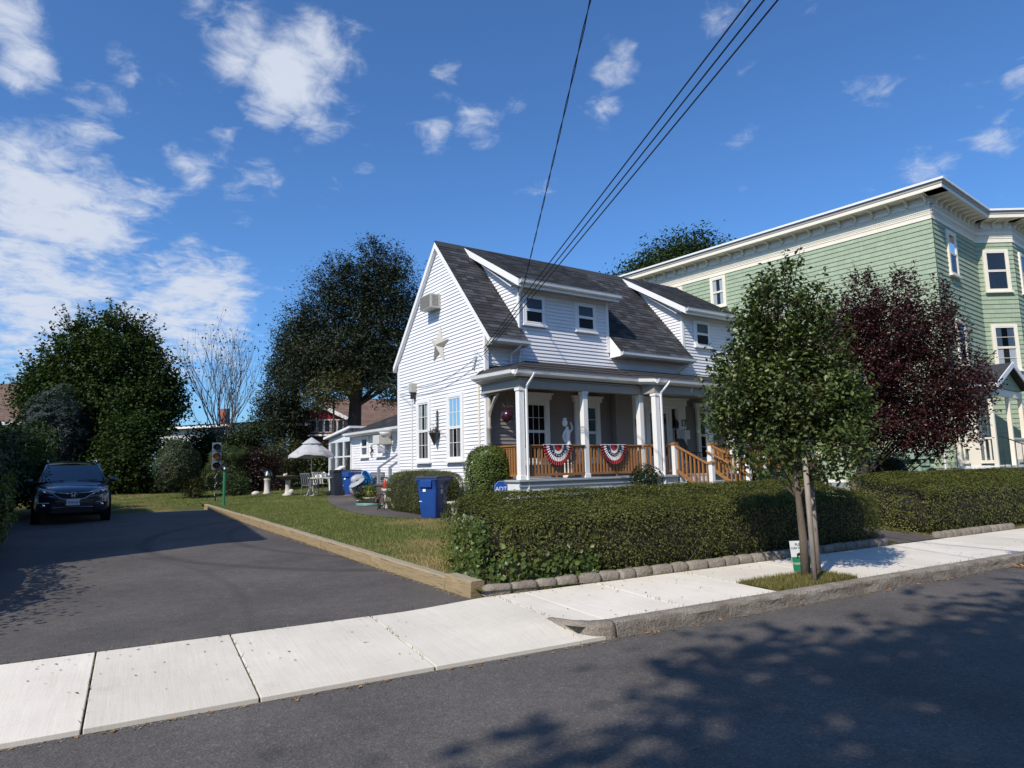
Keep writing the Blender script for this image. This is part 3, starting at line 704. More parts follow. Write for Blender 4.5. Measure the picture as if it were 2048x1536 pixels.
def wallpanel(parent, T, poly, mat, name='wall', d0=-0.12, d1=-0.012):
    m = MB(); m.prism(poly, d0, d1, T); return m.build(name, mat, parent)
def shingles(parent, o, u, v, n, wu, lv, mat, ex=0.14, tab=0.30, name='shingles', under='tar', thick=0.05):
    """rows of shingle tabs on a plane: origin o at the eave, u along the eave, v up the slope"""
    o, u, v, n = Vector(o), Vector(u).normalized(), Vector(v).normalized(), Vector(n).normalized(); m = MB(); r2 = random.Random(int(wu * 100))
    row = 0; s = 0.0
    while s < lv - 0.02:
        t = -r2.random() * tab
        while t < wu:
            w = tab * r2.choice((0.55, 0.8, 1.0, 1.0, 1.3)); a, b = max(0, t), min(wu, t + w)
            if b - a > 0.02:
                e = min(ex, lv - s); lift = 0.012 + r2.random() * 0.004
                p = o + v * s
                vs = [p + u * (a + .002) + n * lift, p + u * (b - .002) + n * lift, p + u * (b - .002) + v * (e + .01) + n * .003, p + u * (a + .002) + v * (e + .01) + n * .003, p + u * (a + .002), p + u * (b - .002)]
                m.add(vs, [(0, 1, 2, 3), (0, 4, 5, 1)])
            t += w
        s += ex; row += 1
    stuff(m.build(name, mat, parent))
    k = MB(); vs = [o, o + u * wu, o + u * wu + v * lv, o + v * lv]
    k.add(vs + [p - n * thick for p in vs], [(0, 1, 2, 3), (7, 6, 5, 4), (0, 4, 5, 1), (1, 5, 6, 2), (2, 6, 7, 3), (3, 7, 4, 0)])
    k.build('roof_deck', under, parent)
def window(parent, T, u0, u1, z0, z1, trim='white_trim', case=0.09, proud=0.07, grid=None, lower_screen=True, cover='curtain', sill=True, head=0.0, name='window', split=0.5, glass='glass'):
    m = MB()
    m.box(u0, u0 + case, z0, z1, 0, proud, T); m.box(u1 - case, u1, z0, z1, 0, proud, T)
    m.box(u0 + case, u1 - case, z1 - case, z1, 0, proud, T); m.box(u0 + case, u1 - case, z0, z0 + case * 0.7, 0, proud, T)
    if sill: m.box(u0 - 0.03, u1 + 0.03, z0 - 0.05, z0 + 0.01, 0.002, proud + 0.05, T)
    if head: m.box(u0 - 0.06, u1 + 0.06, z1 + .002, z1 + head, 0.002, proud + 0.03, T); m.box(u0 - 0.10, u1 + 0.10, z1 + head + .002, z1 + head + 0.05, 0.002, proud + 0.07, T)
    w = m.build(name, trim, parent, bevel=0.006)
    a, b = u0 + case + .002, u1 - case - .002; c, d = z0 + case * 0.7 + .002, z1 - case - .002; mid = c + (d - c) * split; f = 0.035
    def sash(lo, hi, dd):
        s = MB(); s.box(a, a + f, lo, hi, dd, dd + .03, T); s.box(b - f, b, lo, hi, dd, dd + .03, T)
        s.box(a + f, b - f, lo, lo + f, dd, dd + .03, T); s.box(a + f, b - f, hi - f, hi, dd, dd + .03, T)
        s.build('sash', trim, w)
        g = MB(); g.add([T(a + f, lo + f, dd + .012), T(b - f, lo + f, dd + .012), T(b - f, hi - f, dd + .012), T(a + f, hi - f, dd + .012)], [(0, 1, 2, 3)]); return g
    sash(mid + 0.002, d, 0.042).build('pane', glass, w)
    sash(c, mid, 0.037).build('pane', 'screen' if lower_screen else glass, w)
    if grid:
        nx, nz = grid; gm = MB()
        for lo, hi, dd in ((mid + .002 + f, d - f, .0555), (c + f, mid - f, .0505)):
            for i in range(1, nx): x = a + f + (b - a - 2 * f) * i / nx; gm.box(x - .007, x + .007, lo, hi, dd, dd + .008, T)
            for i in range(1, nz): z = lo + (hi - lo) * i / nz; gm.box(a + f, b - f, z - .007, z + .007, dd, dd + .0075, T)
        gm.build('muntin', trim, w)
    bk = MB(); bk.box(a, b, c, d, 0.031, 0.032, T); bk.build('unlit_backing', 'unlit_dark', w)  # dark sheet behind the panes, room shade put into its colour
    if cover in ('curtain', 'blind'):
        cm = MB(); n = 28; rows = []
        for i in range(n + 1):
            x = a + (b - a) * i / n; dd = 0.0345 + 0.0025 * sin(i * 1.9)
            if cover == 'curtain' and abs(i / n - 0.5) < 0.14: pass
            rows.append((x, dd))
        for i in range(n):
            if cover == 'curtain' and abs((i + .5) / n - 0.5) < 0.13: continue
            (x0, d0), (x1, d1) = rows[i], rows[i + 1]
            cm.add([T(x0, c, d0), T(x1, c, d1), T(x1, d, d1), T(x0, d, d0)], [(0, 1, 2, 3)])
        cm.build('curtain' if cover == 'curtain' else 'blind', cover, w)
    return w
def gutter(parent, p, q, mat='white_metal', r=0.06, name='gutter'):
    p, q = Vector(p), Vector(q); d = (q - p).normalized(); out = d.cross(Vector((0, 0, 1))).normalized(); m = MB()
    prof = [(0, 0), (0, -.10), (.05, -.115), (.10, -.085), (.115, -.01), (.125, .004), (.115, .006), (.10, -.005), (.09, -.07), (.05, -.10), (.012, -.09), (.012, 0)]
    k = len(prof)
    for c in (p, q): m.v += [tuple(c + out * a + Vector((0, 0, b))) for a, b in prof]
    m.f = [(i, (i + 1) % k, k + (i + 1) % k, k + i) for i in range(k)] + [tuple(range(k)), tuple(range(2 * k - 1, k - 1, -1))]
    return m.build(name, mat, parent)
def downspout(parent, pts, w=0.07, mat='white_metal'):
    m = MB(); m.tube(pts, w * 0.5, 6); return m.build('downspout', mat, parent)

GW, RY, RZ, EZ = 5.12, 2.44, 8.30, 4.95            # gable width, ridge position, ridge and eave heights
SL = (RZ - EZ) / (RY + 0.45)
zr = lambda y: EZ + SL * (min(y, 2 * RY - y) + 0.45)
XR = 10.25
# --- gable wall
gpoly = [(0, 0.45), (GW, 0.45), (GW, zr(GW) - 0.05), (RY, RZ - 0.1), (0, zr(0) - 0.05)]
wallpanel(house, TL, gpoly, 'white_siding')
siding(house, TL, gpoly, 'white_siding', 0.1)
for y0, y1, nm in ((-0.075, 0.02, 'corner_board'), (GW - 0.06, GW + 0.02, 'corner_board')):
    m = MB(); m.box(-0.03, 0.08, y0, y1, 0.45, zr(y0) - 0.08 if y0 < 1 else zr(y1) - 0.08); m.build(nm, 'white_trim', house)
# rake boards
for sgn in (0, 1):
    m = MB()
    ya, yb = (-0.45, RY) if sgn == 0 else (2 * RY + 0.45, RY)
    for x0, x1, lo, hi in ((-0.13, -0.10, 0.20, 0.015),):
        vs = []
        for x in (x0, x1):
            vs += [(x, ya, EZ - lo + .02), (x, yb, RZ - lo), (x, yb, RZ - hi), (x, ya, EZ + .01 - hi)]
        m.add(vs, [(0, 1, 2, 3), (7, 6, 5, 4), (0, 4, 5, 1), (1, 5, 6, 2), (2, 6, 7, 3), (3, 7, 4, 0)])
    vs = []
    for x in (-0.10, 0.0): vs += [(x, ya, EZ - .19), (x, yb, RZ - .2)]
    m.add(vs + [(v_[0], v_[1], v_[2] + .02) for v_ in vs], [(0, 1, 3, 2), (4, 6, 7, 5), (0, 4, 5, 1), (2, 3, 7, 6)])
    m.build('rake_board', 'white_trim', house)
# --- rear, right and front body walls (right and rear closed so that the house is whole)
wallpanel(house, TFy(0.0), [(0.0, 0.45), (XR, 0.45), (XR, 5.3), (0.0, 5.3)], 'white_siding', d0=-0.12, d1=-0.03)
wallpanel(house, TFy(GW + .1), [(0.0, 0.45), (XR, 0.45), (XR, 5.0), (0.0, 5.0)], 'white_siding', d0=-.06, d1=0.04)
rp = [(0.0, 0.45), (GW, 0.45), (GW, zr(GW) - .05), (RY, RZ - .1), (0.0, zr(0) - .05)]
wallpanel(house, TR(XR), rp, 'white_siding', d0=-0.12, d1=-0.012); siding(house, TR(XR), [(0, 4.0), (GW, 4.0), (GW, zr(GW) - .05), (RY, RZ - .1), (0, zr(0) - .05)], 'white_siding', 0.2)
# --- main roof
nfront = Vector((0, -SL, 1)).normalized(); vfront = Vector((0, 1, SL)).normalized()
lv = sqrt((RY) ** 2 + (RY * SL) ** 2)
shingles(house, (-0.125, 0.0, zr(0)), (1, 0, 0), vfront, nfront, XR + 0.25, lv, 'shingle_dark')
le = sqrt(0.45 ** 2 + (0.45 * SL) ** 2)
for x0, x1 in ((-0.125, 1.10), (4.42, 7.62)):
    shingles(house, (x0, -0.45, EZ), (1, 0, 0), vfront, nfront, x1 - x0, le, 'shingle_dark')
    m = MB(); m.box(x0 + .12 if x0 < 0 else x0, x1, -0.44, -0.005, EZ - 0.16, EZ - 0.13); m.build('soffit', 'beige_trim', house)
    m = MB(); m.box(x0 + .0, x1, -0.445, -0.42, EZ - 0.15, EZ - 0.045); m.build('fascia', 'white_trim', house)
    gutter(house, (x0 + (.02 if x0 < 0 else 0), -0.447, EZ - 0.02), (x1, -0.447, EZ - 0.02))
shingles(house, (XR + .125, 2 * RY + 0.45, EZ), (-1, 0, 0), (0, -1, SL), (0, SL, 1), XR + 0.25, lv + le, 'shingle_dark')
m = MB(); m.prism([(RY - .14, RZ - .14 * SL + .018), (RY, RZ + .02), (RY + .14, RZ - .14 * SL + .018), (RY, RZ + .036)], -0.125, XR + .125, lambda a, b, c: (c, a, b)); m.build('ridge_cap', 'shingle_dark', house)
m = MB(); m.add([(4.41, 0.0, zr(0) - .02), (4.41, -.45, EZ + .0), (4.41, -.45, EZ - .15), (4.41, 0, EZ - .15), (4.435, 0.0, zr(0) - .02), (4.435, -.45, EZ), (4.435, -.45, EZ - .15), (4.435, 0, EZ - .15)], [(0, 1, 2, 3), (7, 6, 5, 4), (0, 4, 5, 1), (1, 5, 6, 2), (2, 6, 7, 3), (3, 7, 4, 0)]); m.build('eave_return', 'white_trim', house)
# --- front upper wall and dormers
siding(house, TF, [(0.02, 4.30), (XR, 4.30), (XR, 4.83), (0.02, 4.83)], 'white_siding', 0.1, z_start=4.25)
DZ, DS = 6.62, (RZ - 6.62) / (RY + 0.38)            # dormer eave height and slope
zd = lambda y: DZ + DS * (y + 0.38)
def dormer(x0, x1, wins):
    d = house
    siding(d, TF, [(x0, 4.83), (x1, 4.83), (x1, zd(0) - .16), (x0, zd(0) - .16)], 'white_siding', 0.1, z_start=4.75)
    wallpanel(d, TF, [(x0, 4.7), (x1, 4.7), (x1, zd(0) - .1), (x0, zd(0) - .1)], 'white_siding', d0=-.1)
    cheek = [(0.0, zr(0) + .02), (RY - .03, RZ - .05), (RY - .12, zd(RY - .12) - .14), (0.0, zd(0) - .12)]
    siding(d, TLx(x0), [(0.0, zr(0) + .02), (RY - .25, RZ - .26 * SL - .03), (0.0, zd(0) - .12)], 'white_siding', 0.1)
    wallpanel(d, TLx(x0), [(0.0, zr(0) - .3), (RY - .1, RZ - .2), (0.0, zd(0) - .05)], 'white_siding', name='dormer_cheek', d0=-.08)
    wallpanel(d, TR(x1), [(0.0, zr(0) - .3), (RY - .1, RZ - .2), (0.0, zd(0) - .05)], 'white_siding', name='dormer_cheek', d0=-.08, d1=.0)
    for xa, xb in ((x0 - .03, x0 + .07), (x1 - .07, x1 + .03)):
        m = MB(); m.box(xa, xb, -.03, .05, 4.72 if xa < x0 else 4.95, zd(0) - .12); m.build('corner_board', 'white_trim', d)
    ov = 0.26
    shingles(d, (x0 - ov, -.38, DZ), (1, 0, 0), (0, 1, DS), (0, -DS, 1), x1 - x0 + 2 * ov - (.1 if x1 > 9 else 0), sqrt((RY + .36) ** 2 * (1 + DS ** 2)), 'shingle_dark', thick=.04)
    for xa in (x0 - ov - .012,):
        m = MB(); vs = []
        for x in (xa, xa + .03): vs += [(x, -.40, DZ - .20), (x, RY - .10, RZ - .26), (x, RY - .02, RZ - .02), (x, -.40, DZ - .005)]
        m.add(vs, [(0, 1, 2, 3), (7, 6, 5, 4), (0, 4, 5, 1), (1, 5, 6, 2), (2, 6, 7, 3), (3, 7, 4, 0)]); m.build('rake_board', 'white_trim', d)
    m = MB(); m.add([(x0 - ov + .02, -.37, DZ - .19), (x1 + ov - .1, -.37, DZ - .19), (x1 + ov - .1, 0.0, DZ - .13), (x0 - ov + .02, 0.0, DZ - .13), (x0 - ov + .02, -.37, DZ - .17), (x1 + ov - .1, -.37, DZ - .17), (x1 + ov - .1, 0, DZ - .11), (x0 - ov + .02, 0, DZ - .11)], [(0, 3, 2, 1), (4, 5, 6, 7), (0, 1, 5, 4), (2, 3, 7, 6)]); m.build('soffit', 'beige_trim', d)
    m = MB(); m.add([(x0 - ov + .02, 0.0, DZ - .13), (x0 - .01, 0.0, DZ - .13), (x0 - .01, RY - .2, RZ - .3), (x0 - ov + .02, RY - .2, RZ - .3)], [(0, 1, 2, 3)]); m.build('soffit', 'white_trim', d)
    m = MB(); m.box(x0 - ov + .02, x1 + ov - .1, -.385, -.36, DZ - .20, DZ - .04); m.build('fascia', 'white_trim', d)
    gutter(d, (x0 - ov + .02, -.387, DZ - .01), (x1 + ov - .1, -.387, DZ - .01))
    for (u0, u1, z0, z1) in wins:
        window(d, TF, u0, u1, z0, z1, case=.075, proud=.06, lower_screen=True, cover='blind', name='dormer_window')
dormer(1.12, 4.36, [(1.24, 1.99, 5.50, 6.34), (3.09, 3.86, 5.50, 6.34)])
dormer(7.66, 10.22, [(8.20, 8.98, 5.48, 6.36)])
# --- gable windows
for y0, y1 in ((2.93, 3.79), (1.04, 1.92)):
    window(house, TL, y0, y1, 1.86, 3.70, case=0.10, proud=.085, grid=(3, 2), cover='curtain', name='gable_window')
# --- small fixtures fastened to the gable wall
m = MB(); m.box(4.13, 4.17, 0.6, 3.95, .026, .055, TL); m.build('conduit', 'white_metal', house)
m = MB(); m.box(0.22, 0.27, 0.6, 4.15, .026, .06, TL); m.build('conduit', 'cream_trim', house)
m = MB(); m.box(3.86, 4.05, 3.98, 4.26, .02, .2, TL); o = m.build('floodlight_box', 'ac_beige', house, bevel=.01)
m = MB(); m.box(3.90, 4.01, 3.78, 3.97, .05, .16, TL); m.box(4.05, 4.2, 3.97, 4.0, .08, .11, TL); m.build('sensor', 'black_metal', house)
for k in range(5):
    m = MB(); m.ball((-.05, .35 + .03 * k, 4.55 - .07 * k), .035, 8, 6); m.build('insulator', 'galv', house, smooth=True)
m = MB()
for k in range(3):
    pts = [(-.05 - .05 * sin(t * pi), .35 + .05 * k - .30 * t + .08 * sin(t * 6 + k), 4.6 - .1 * k + (.12 - .05 * k) * sin(t * 5.0 + k)) for t in [i / 10 for i in range(11)]]
    m.tube(pts, .006, 5)
for za, zb in ((4.30, 4.02), (4.52, 4.25)):
    pts = [(-.03, .4 + 4.5 * t, za + (zb - za) * t - .28 * sin(pi * t)) for t in [i / 14 for i in range(15)]]; m.tube(pts, .006, 5)
for zz_ in (0, .05):
    pts = [(-.03, 5.05 - 4.0 * t, 4.06 - 2.0 * t - zz_) for t in (0, .1, .25, .27, .5, .75, 1)]; m.tube(pts, .005, 5)
m.build('telephone_wire', 'grey_paint', house)

# --- porch
PZ = 1.35
floor = MB()
floor.box(-0.25, XR, -1.80, -0.02, PZ - .05, PZ); floor.box(3.78, 7.25, -2.25, -1.801, PZ - .05, PZ); floor.build('porch_floor', 'deck_grey', house, bevel=.008)
m = MB(); m.box(-.20, 3.80, -1.74, -1.70, 0.40, PZ - .052); m.box(-.20, -.16, -1.699, -.02, .40, PZ - .052); m.box(3.80, 7.2, -2.19, -2.15, .4, PZ - .052); m.box(3.80, 3.84, -2.149, -1.70, .4, PZ - .052); m.box(7.2, XR, -1.74, -1.70, .4, PZ - .052); m.build('porch_skirt', 'skirt_white', house)
m = MB(); m.box(-.22, 3.79, -1.765, -1.742, PZ - .16, PZ - .053); m.build('skirt_trim', 'deck_grey', house)
# beige wall behind the porch
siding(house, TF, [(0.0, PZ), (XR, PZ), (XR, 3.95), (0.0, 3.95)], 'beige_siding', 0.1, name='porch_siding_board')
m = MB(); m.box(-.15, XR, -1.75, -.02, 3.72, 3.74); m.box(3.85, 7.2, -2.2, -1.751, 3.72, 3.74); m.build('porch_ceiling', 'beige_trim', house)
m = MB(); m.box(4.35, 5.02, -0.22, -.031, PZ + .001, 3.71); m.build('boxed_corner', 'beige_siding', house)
# beams
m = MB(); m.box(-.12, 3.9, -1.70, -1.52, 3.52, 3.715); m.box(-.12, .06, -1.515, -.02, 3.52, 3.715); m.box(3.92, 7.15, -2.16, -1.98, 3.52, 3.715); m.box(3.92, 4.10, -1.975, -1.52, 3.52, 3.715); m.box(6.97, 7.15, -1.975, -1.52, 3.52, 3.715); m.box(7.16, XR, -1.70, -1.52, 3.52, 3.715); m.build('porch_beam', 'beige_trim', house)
# roof surfaces
EV = [(-0.32, 0.0, 3.98), (-0.32, -1.80, 3.93), (3.68, -1.80, 3.93), (3.90, -2.26, 3.89), (XR + .2, -2.26, 3.89)]
TP = [(0.03, 0.0, 4.22), (1.30, 0.0, 4.50), (3.70, 0.0, 4.50), (4.3, 0.0, 4.50), (XR + .2, 0.0, 4.50)]
m = MB(); m.v = EV + TP; m.f = [(0, 1, 6, 5), (1, 2, 7, 6), (2, 3, 8, 7), (3, 4, 9, 8)]
m.add([(x, y, z - .04) for x, y, z in EV + TP], [(5, 6, 1, 0), (6, 7, 2, 1), (7, 8, 3, 2), (8, 9, 4, 3)])
m.build('porch_roof', 'porch_roof', house)
for t in (0.27, 0.52, 0.77):                        # laps of the roll roofing
    m = MB(); pts = []
    for a, b in zip(EV[1:], TP[1:]):
        pts.append(tuple(a[k] + (b[k] - a[k]) * t for k in range(3)))
    for p, q in zip(pts[:-1], pts[1:]): m.bar(Vector(p) + Vector((0, 0, .004)), Vector(q) + Vector((0, 0, .004)), .05, .01)
    m.build('roofing_lap', 'porch_roof', house)
m = MB(); r2 = random.Random(3)
for k in range(160):
    t = abs(r2.gauss(0, .05)) + .01; x = r2.uniform(-.2, 1.6)
    m.box(x, x + .03, -1.80 + t * 1.8, -1.80 + t * 1.8 + .02, 3.93 + t * .57, 3.945 + t * .57)
stuff(m.build('roof_debris', 'bark_dark', house))
fas = MB()
for p, q in zip(EV[:-1], EV[1:]):
    fas.bar((p[0], p[1] + .02, p[2] - .09), (q[0], q[1] + .02, q[2] - .09), .03, .13)
    gutter(house, (p[0], p[1], p[2] - .015), (q[0], q[1], q[2] - .015), name='porch_gutter')
fas.build('porch_fascia', 'white_trim', house)
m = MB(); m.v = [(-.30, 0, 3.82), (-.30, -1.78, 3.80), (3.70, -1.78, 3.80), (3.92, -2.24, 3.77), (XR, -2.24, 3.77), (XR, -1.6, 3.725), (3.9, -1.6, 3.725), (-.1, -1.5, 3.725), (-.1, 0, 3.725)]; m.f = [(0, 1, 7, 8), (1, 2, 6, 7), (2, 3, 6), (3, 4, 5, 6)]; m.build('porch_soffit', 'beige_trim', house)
# columns
def column(x, y, name='porch_column', w=.15):
    m = MB(); m.box(x - w / 2, x + w / 2, y - w / 2, y + w / 2, PZ + .001, 3.515)
    m.box(x - w / 2 - .015, x + w / 2 + .015, y - w / 2 - .015, y + w / 2 + .015, PZ + .0015, PZ + .10)
    m.box(x - w / 2 - .02, x + w / 2 + .02, y - w / 2 - .02, y + w / 2 + .02, 3.44, 3.514)
    return m.build(name, 'white_trim', house, bevel=.008)
for x, y in ((-0.05, -1.61), (1.93, -1.61), (3.92, -1.60), (4.03, -2.07), (6.72, -1.60), (7.06, -2.07), (9.2, -1.61)): column(x, y)
m = MB(); m.box(-.14, .04, -1.71, -1.52, .4, PZ - .055); m.build('pier', 'white_trim', house)
downspout(house, [(0.12, -2.0, 3.84), (0.11, -1.96, 3.78), (0.05, -1.78, 3.56), (0.05, -1.735, 3.48), (0.05, -1.735, 0.62)])
downspout(house, [(4.22, -2.46, 3.81), (4.18, -2.38, 3.70), (4.13, -2.22, 3.54), (4.13, -2.185, 3.46), (4.13, -2.185, .62)])
downspout(house, [(.86, -.49, 4.84), (.84, -.40, 4.76), (.80, -.10, 4.62), (.80, -.06, 4.56), (.80, -.06, 4.36)])
downspout(house, [(1.02, -.42, 6.52), (1.03, -.36, 6.45), (1.07, -.08, 6.28), (1.07, -.075, 6.2), (1.07, -.075, 4.36)])
downspout(house, [(7.45, -.49, 4.84), (7.43, -.40, 4.76), (7.38, -.10, 4.62), (7.38, -.06, 4.56), (7.38, -.06, 4.5)])
downspout(house, [(10.2, -.42, 6.52), (10.18, -.3, 6.4), (10.12, -.08, 6.28), (10.12, -.07, 4.6)])
downspout(house, [(7.20, -2.46, 3.81), (7.19, -2.38, 3.70), (7.17, -2.22, 3.54), (7.17, -2.185, 3.46), (7.17, -2.185, .62)])
# turned half post with bracket against the corner
m = MB(); m.lathe([(.055, 0), (.055, .35), (.07, .36), (.07, .40), (.045, .43), (.06, .55), (.06, .62), (.045, .66), (.05, .72), (.05, 1.25), (.07, 1.27), (.07, 1.32), (.05, 1.36), (.055, 2.16)], 12, (.02, -.14, PZ)); m.build('turned_post', 'beige_trim', house, smooth=True)
m = MB(); m.tube([(.02, -.14, 2.85), (.02, -.19, 3.05), (.02, -.33, 3.25), (.02, -.46, 3.40), (.02, -.62, 3.50)], [.035, .05, .04, .05, .03], 6); m.tube([(.02, -.16, 3.5), (.02, -.62, 3.50)], .02, 6); m.build('post_bracket', 'beige_trim', house)
# railings
bal = MB(); bal.box(-.021, .021, -.021, .021, 0, .64); balo = bal.build('baluster', 'cedar', house); used = [False]
def put_bal(x, y, z):
    if not used[0]: balo.location = (x, y, z); used[0] = True; return
    dup(balo, house, (x, y, z))
def railing(p, q):
    p, q = Vector(p), Vector(q); L_ = (q - p).length; d = (q - p) / L_
    m = MB(); m.bar(p + Vector((0, 0, PZ + .80)), q + Vector((0, 0, PZ + .80)), .10, .035); m.bar(p + Vector((0, 0, PZ + .762)), q + Vector((0, 0, PZ + .762)), .04, .04); m.build('hand_rail', 'cedar', house, bevel=.004)
    m = MB(); m.bar(p + Vector((0, 0, PZ + .105)), q + Vector((0, 0, PZ + .105)), .045, .06); c = (p + q) / 2; m.box(c.x - .025, c.x + .025, c.y - .03, c.y + .03, PZ + .002, PZ + .074); m.build('bottom_rail', 'cedar', house, bevel=.004)
    n = max(2, int(L_ / .103))
    for i in range(n):
        a = p + d * L_ * (i + .5) / n; put_bal(a.x, a.y, PZ + .125)
railing((.04, -1.66, 0), (1.85, -1.66, 0)); railing((2.01, -1.66, 0), (3.84, -1.66, 0)); railing((-.05, -1.52, 0), (-.05, -.25, 0))
railing((4.11, -2.07, 0), (4.50, -2.07, 0)); railing((3.94, -1.99, 0), (3.92, -1.69, 0)); railing((6.16, -2.07, 0), (6.97, -2.07, 0)); railing((7.15, -1.66, 0), (9.12, -1.66, 0)); railing((9.28, -1.66, 0), (10.2, -1.66, 0))
# steps with cedar stair rails
NSTEP = 5; rise = (PZ - .47) / NSTEP
for k in range(NSTEP - 1):
    m = MB(); z = PZ - rise * (k + 1); y = -2.26 - .28 * k
    m.box(4.62, 5.98, y - .30, y + .02 * 0, z - .04, z); m.build('step_tread', 'deck_grey', house, bevel=.006)
    m = MB(); m.box(4.64, 5.96, y - .275, y - .255, z - rise, z - .042); m.build('step_riser', 'skirt_white', house)
m = MB(); m.box(4.64, 5.96, -2.275, -2.255, PZ - rise, PZ - .052); m.build('step_riser', 'skirt_white', house)
for x in (4.57, 6.04):
    for y, zb, zt in ((-2.16, PZ, 2.14), (-3.36, .42, 1.62)):
        m = MB(); m.box(x - .055, x + .055, y - .055, y + .055, zb + .001, zt); m.build('newel', 'white_trim', house, bevel=.006)
        m = MB(); m.box(x - .075, x + .075, y - .075, y + .075, zt + .001, zt + .045); m.add([(x - .075, y - .075, zt + .046), (x + .075, y - .075, zt + .046), (x + .075, y + .075, zt + .046), (x - .075, y + .075, zt + .046), (x, y, zt + .08)], [(0, 1, 4), (1, 2, 4), (2, 3, 4), (3, 0, 4)]); m.build('newel_cap', 'cedar', house)
    a, b = Vector((x, -2.22, 2.12)), Vector((x, -3.30, 1.60)); m = MB(); m.bar(a, b, .085, .04); m.build('stair_rail', 'cedar', house, bevel=.004)
    a2, b2 = Vector((x, -2.22, 1.47)), Vector((x, -3.30, .80)); m = MB(); m.bar(a2, b2, .045, .09); m.build('stair_stringer_rail', 'cedar', house, bevel=.004)
    for i in range(8):
        t = (i + .6) / 8.2; p = a + (b - a) * t; q = a2 + (b2 - a2) * t; m = MB(); m.box(p.x - .02, p.x + .02, p.y - .02, p.y + .02, q.z + .03, p.z - .02); m.build('stair_baluster', 'cedar', house)
m = MB(); m.tube([(5.93, -2.1, 1.98), (5.93, -3.55, 1.27)], .022, 8); m.tube([(5.985, -2.16, 1.95), (5.93, -2.16, 1.95)], .012, 6); m.tube([(5.985, -3.36, 1.36), (5.93, -3.36, 1.36)], .012, 6); m.build('grab_rail', 'cedar', house)
m = MB(); m.tube([(4.9, -2.0, PZ + .03), (4.72, -2.24, PZ + .03)], .028, 8); m.build('loose_rail_end', 'cedar', house)
# porch windows
window(house, TF, 1.12, 2.02, 1.75, 3.46, trim='white_trim', case=.13, proud=.09, grid=(3, 2), head=.12, cover='dark', lower_screen=False, name='porch_window', glass='glass')
window(house, TF, 2.94, 3.86, 1.75, 3.44, trim='white_trim', case=.13, proud=.09, grid=(2, 2), head=.12, cover='dark', lower_screen=False, name='porch_window')
window(house, TF, 8.05, 8.98, 1.70, 3.42, trim='white_trim', case=.13, proud=.09, grid=(2, 2), head=.12, cover='dark', lower_screen=True, name='porch_window')
# entry
ent = MB()
for a, b in ((5.14, 5.42), (7.14, 7.48)): ent.box(a, b, PZ + .002, 3.45, .031, .11, TF)
ent.box(5.10, 7.52, 3.452, 3.64, .017, .14, TF); ent.box(5.04, 7.58, 3.642, 3.70, .017, .20, TF)
for a, b in ((5.72, 5.83), (6.73, 6.84)): ent.box(a, b, PZ + .002, 3.36, .017, .08, TF)
ent.box(5.421, 7.139, 3.361, 3.45, .017, .09, TF)
e = ent.build('entry_surround', 'white_trim', house, bevel=.006)
for a, b, nm in ((5.425, 5.715, 'sidelight'), (6.845, 7.135, 'sidelight')):
    m = MB(); m.box(a, b, PZ + .002, PZ + .5, 0.031, .055, TF); m.box(a, a + .05, PZ + .5, 3.358, 0.031, .055, TF); m.box(b - .05, b, PZ + .5, 3.358, 0.031, .055, TF); s = m.build(nm, 'white_trim', e)
    m = MB(); m.box(a + .05, b - .05, PZ + .5, 3.358, .0315, .0325, TF); m.build('unlit_backing', 'unlit_dark', e)  # dark sheet painted as the unlit hall behind the sidelight
    m = MB(); m.add([TF(a + .05, PZ + .5, .042), TF(b - .05, PZ + .5, .042), TF(b - .05, 3.358, .035), TF(a + .05, 3.358, .035)], [(0, 1, 2, 3)]); m.build('pane', 'glass_dark', e)
for a, b in ((5.835, 6.278), (6.284, 6.727)):
    m = MB(); f_ = .085; m.box(a, a + f_, PZ + .01, 3.355, .018, .06, TF); m.box(b - f_, b, PZ + .01, 3.355, .018, .06, TF); m.box(a + f_, b - f_, PZ + .01, PZ + .55, 0.031, .0558, TF); m.box(a + f_, b - f_, 3.2, 3.355, 0.031, .0558, TF); dr_ = m.build('entry_door', 'white_trim', e, bevel=.005)
    m = MB(); m.box(a + f_, b - f_, PZ + .55, 3.2, .0315, .0325, TF); m.build('door_unlit_backing', 'unlit_dark', e)  # dark sheet painted as the unlit hall behind the door glass
    m = MB(); m.add([TF(a + f_, PZ + .55, .04), TF(b - f_, PZ + .55, .04), TF(b - f_, 3.2, .04), TF(a + f_, 3.2, .04)], [(0, 1, 2, 3)]); m.build('door_pane', 'glass_dark', e)
m = MB(); m.box(6.25, 6.31, 2.2, 2.42, .062, .10, TF); m.build('door_handle', 'black_metal', e)
for x in (5.28, 7.02):
    m = MB(); m.tube([(x, -.12, 2.75), (x + .02, -.12, 2.9), (x - .02, -.12, 3.0)], [.05, .07, .03], 6); m.build('door_ornament', 'print_dark', e)
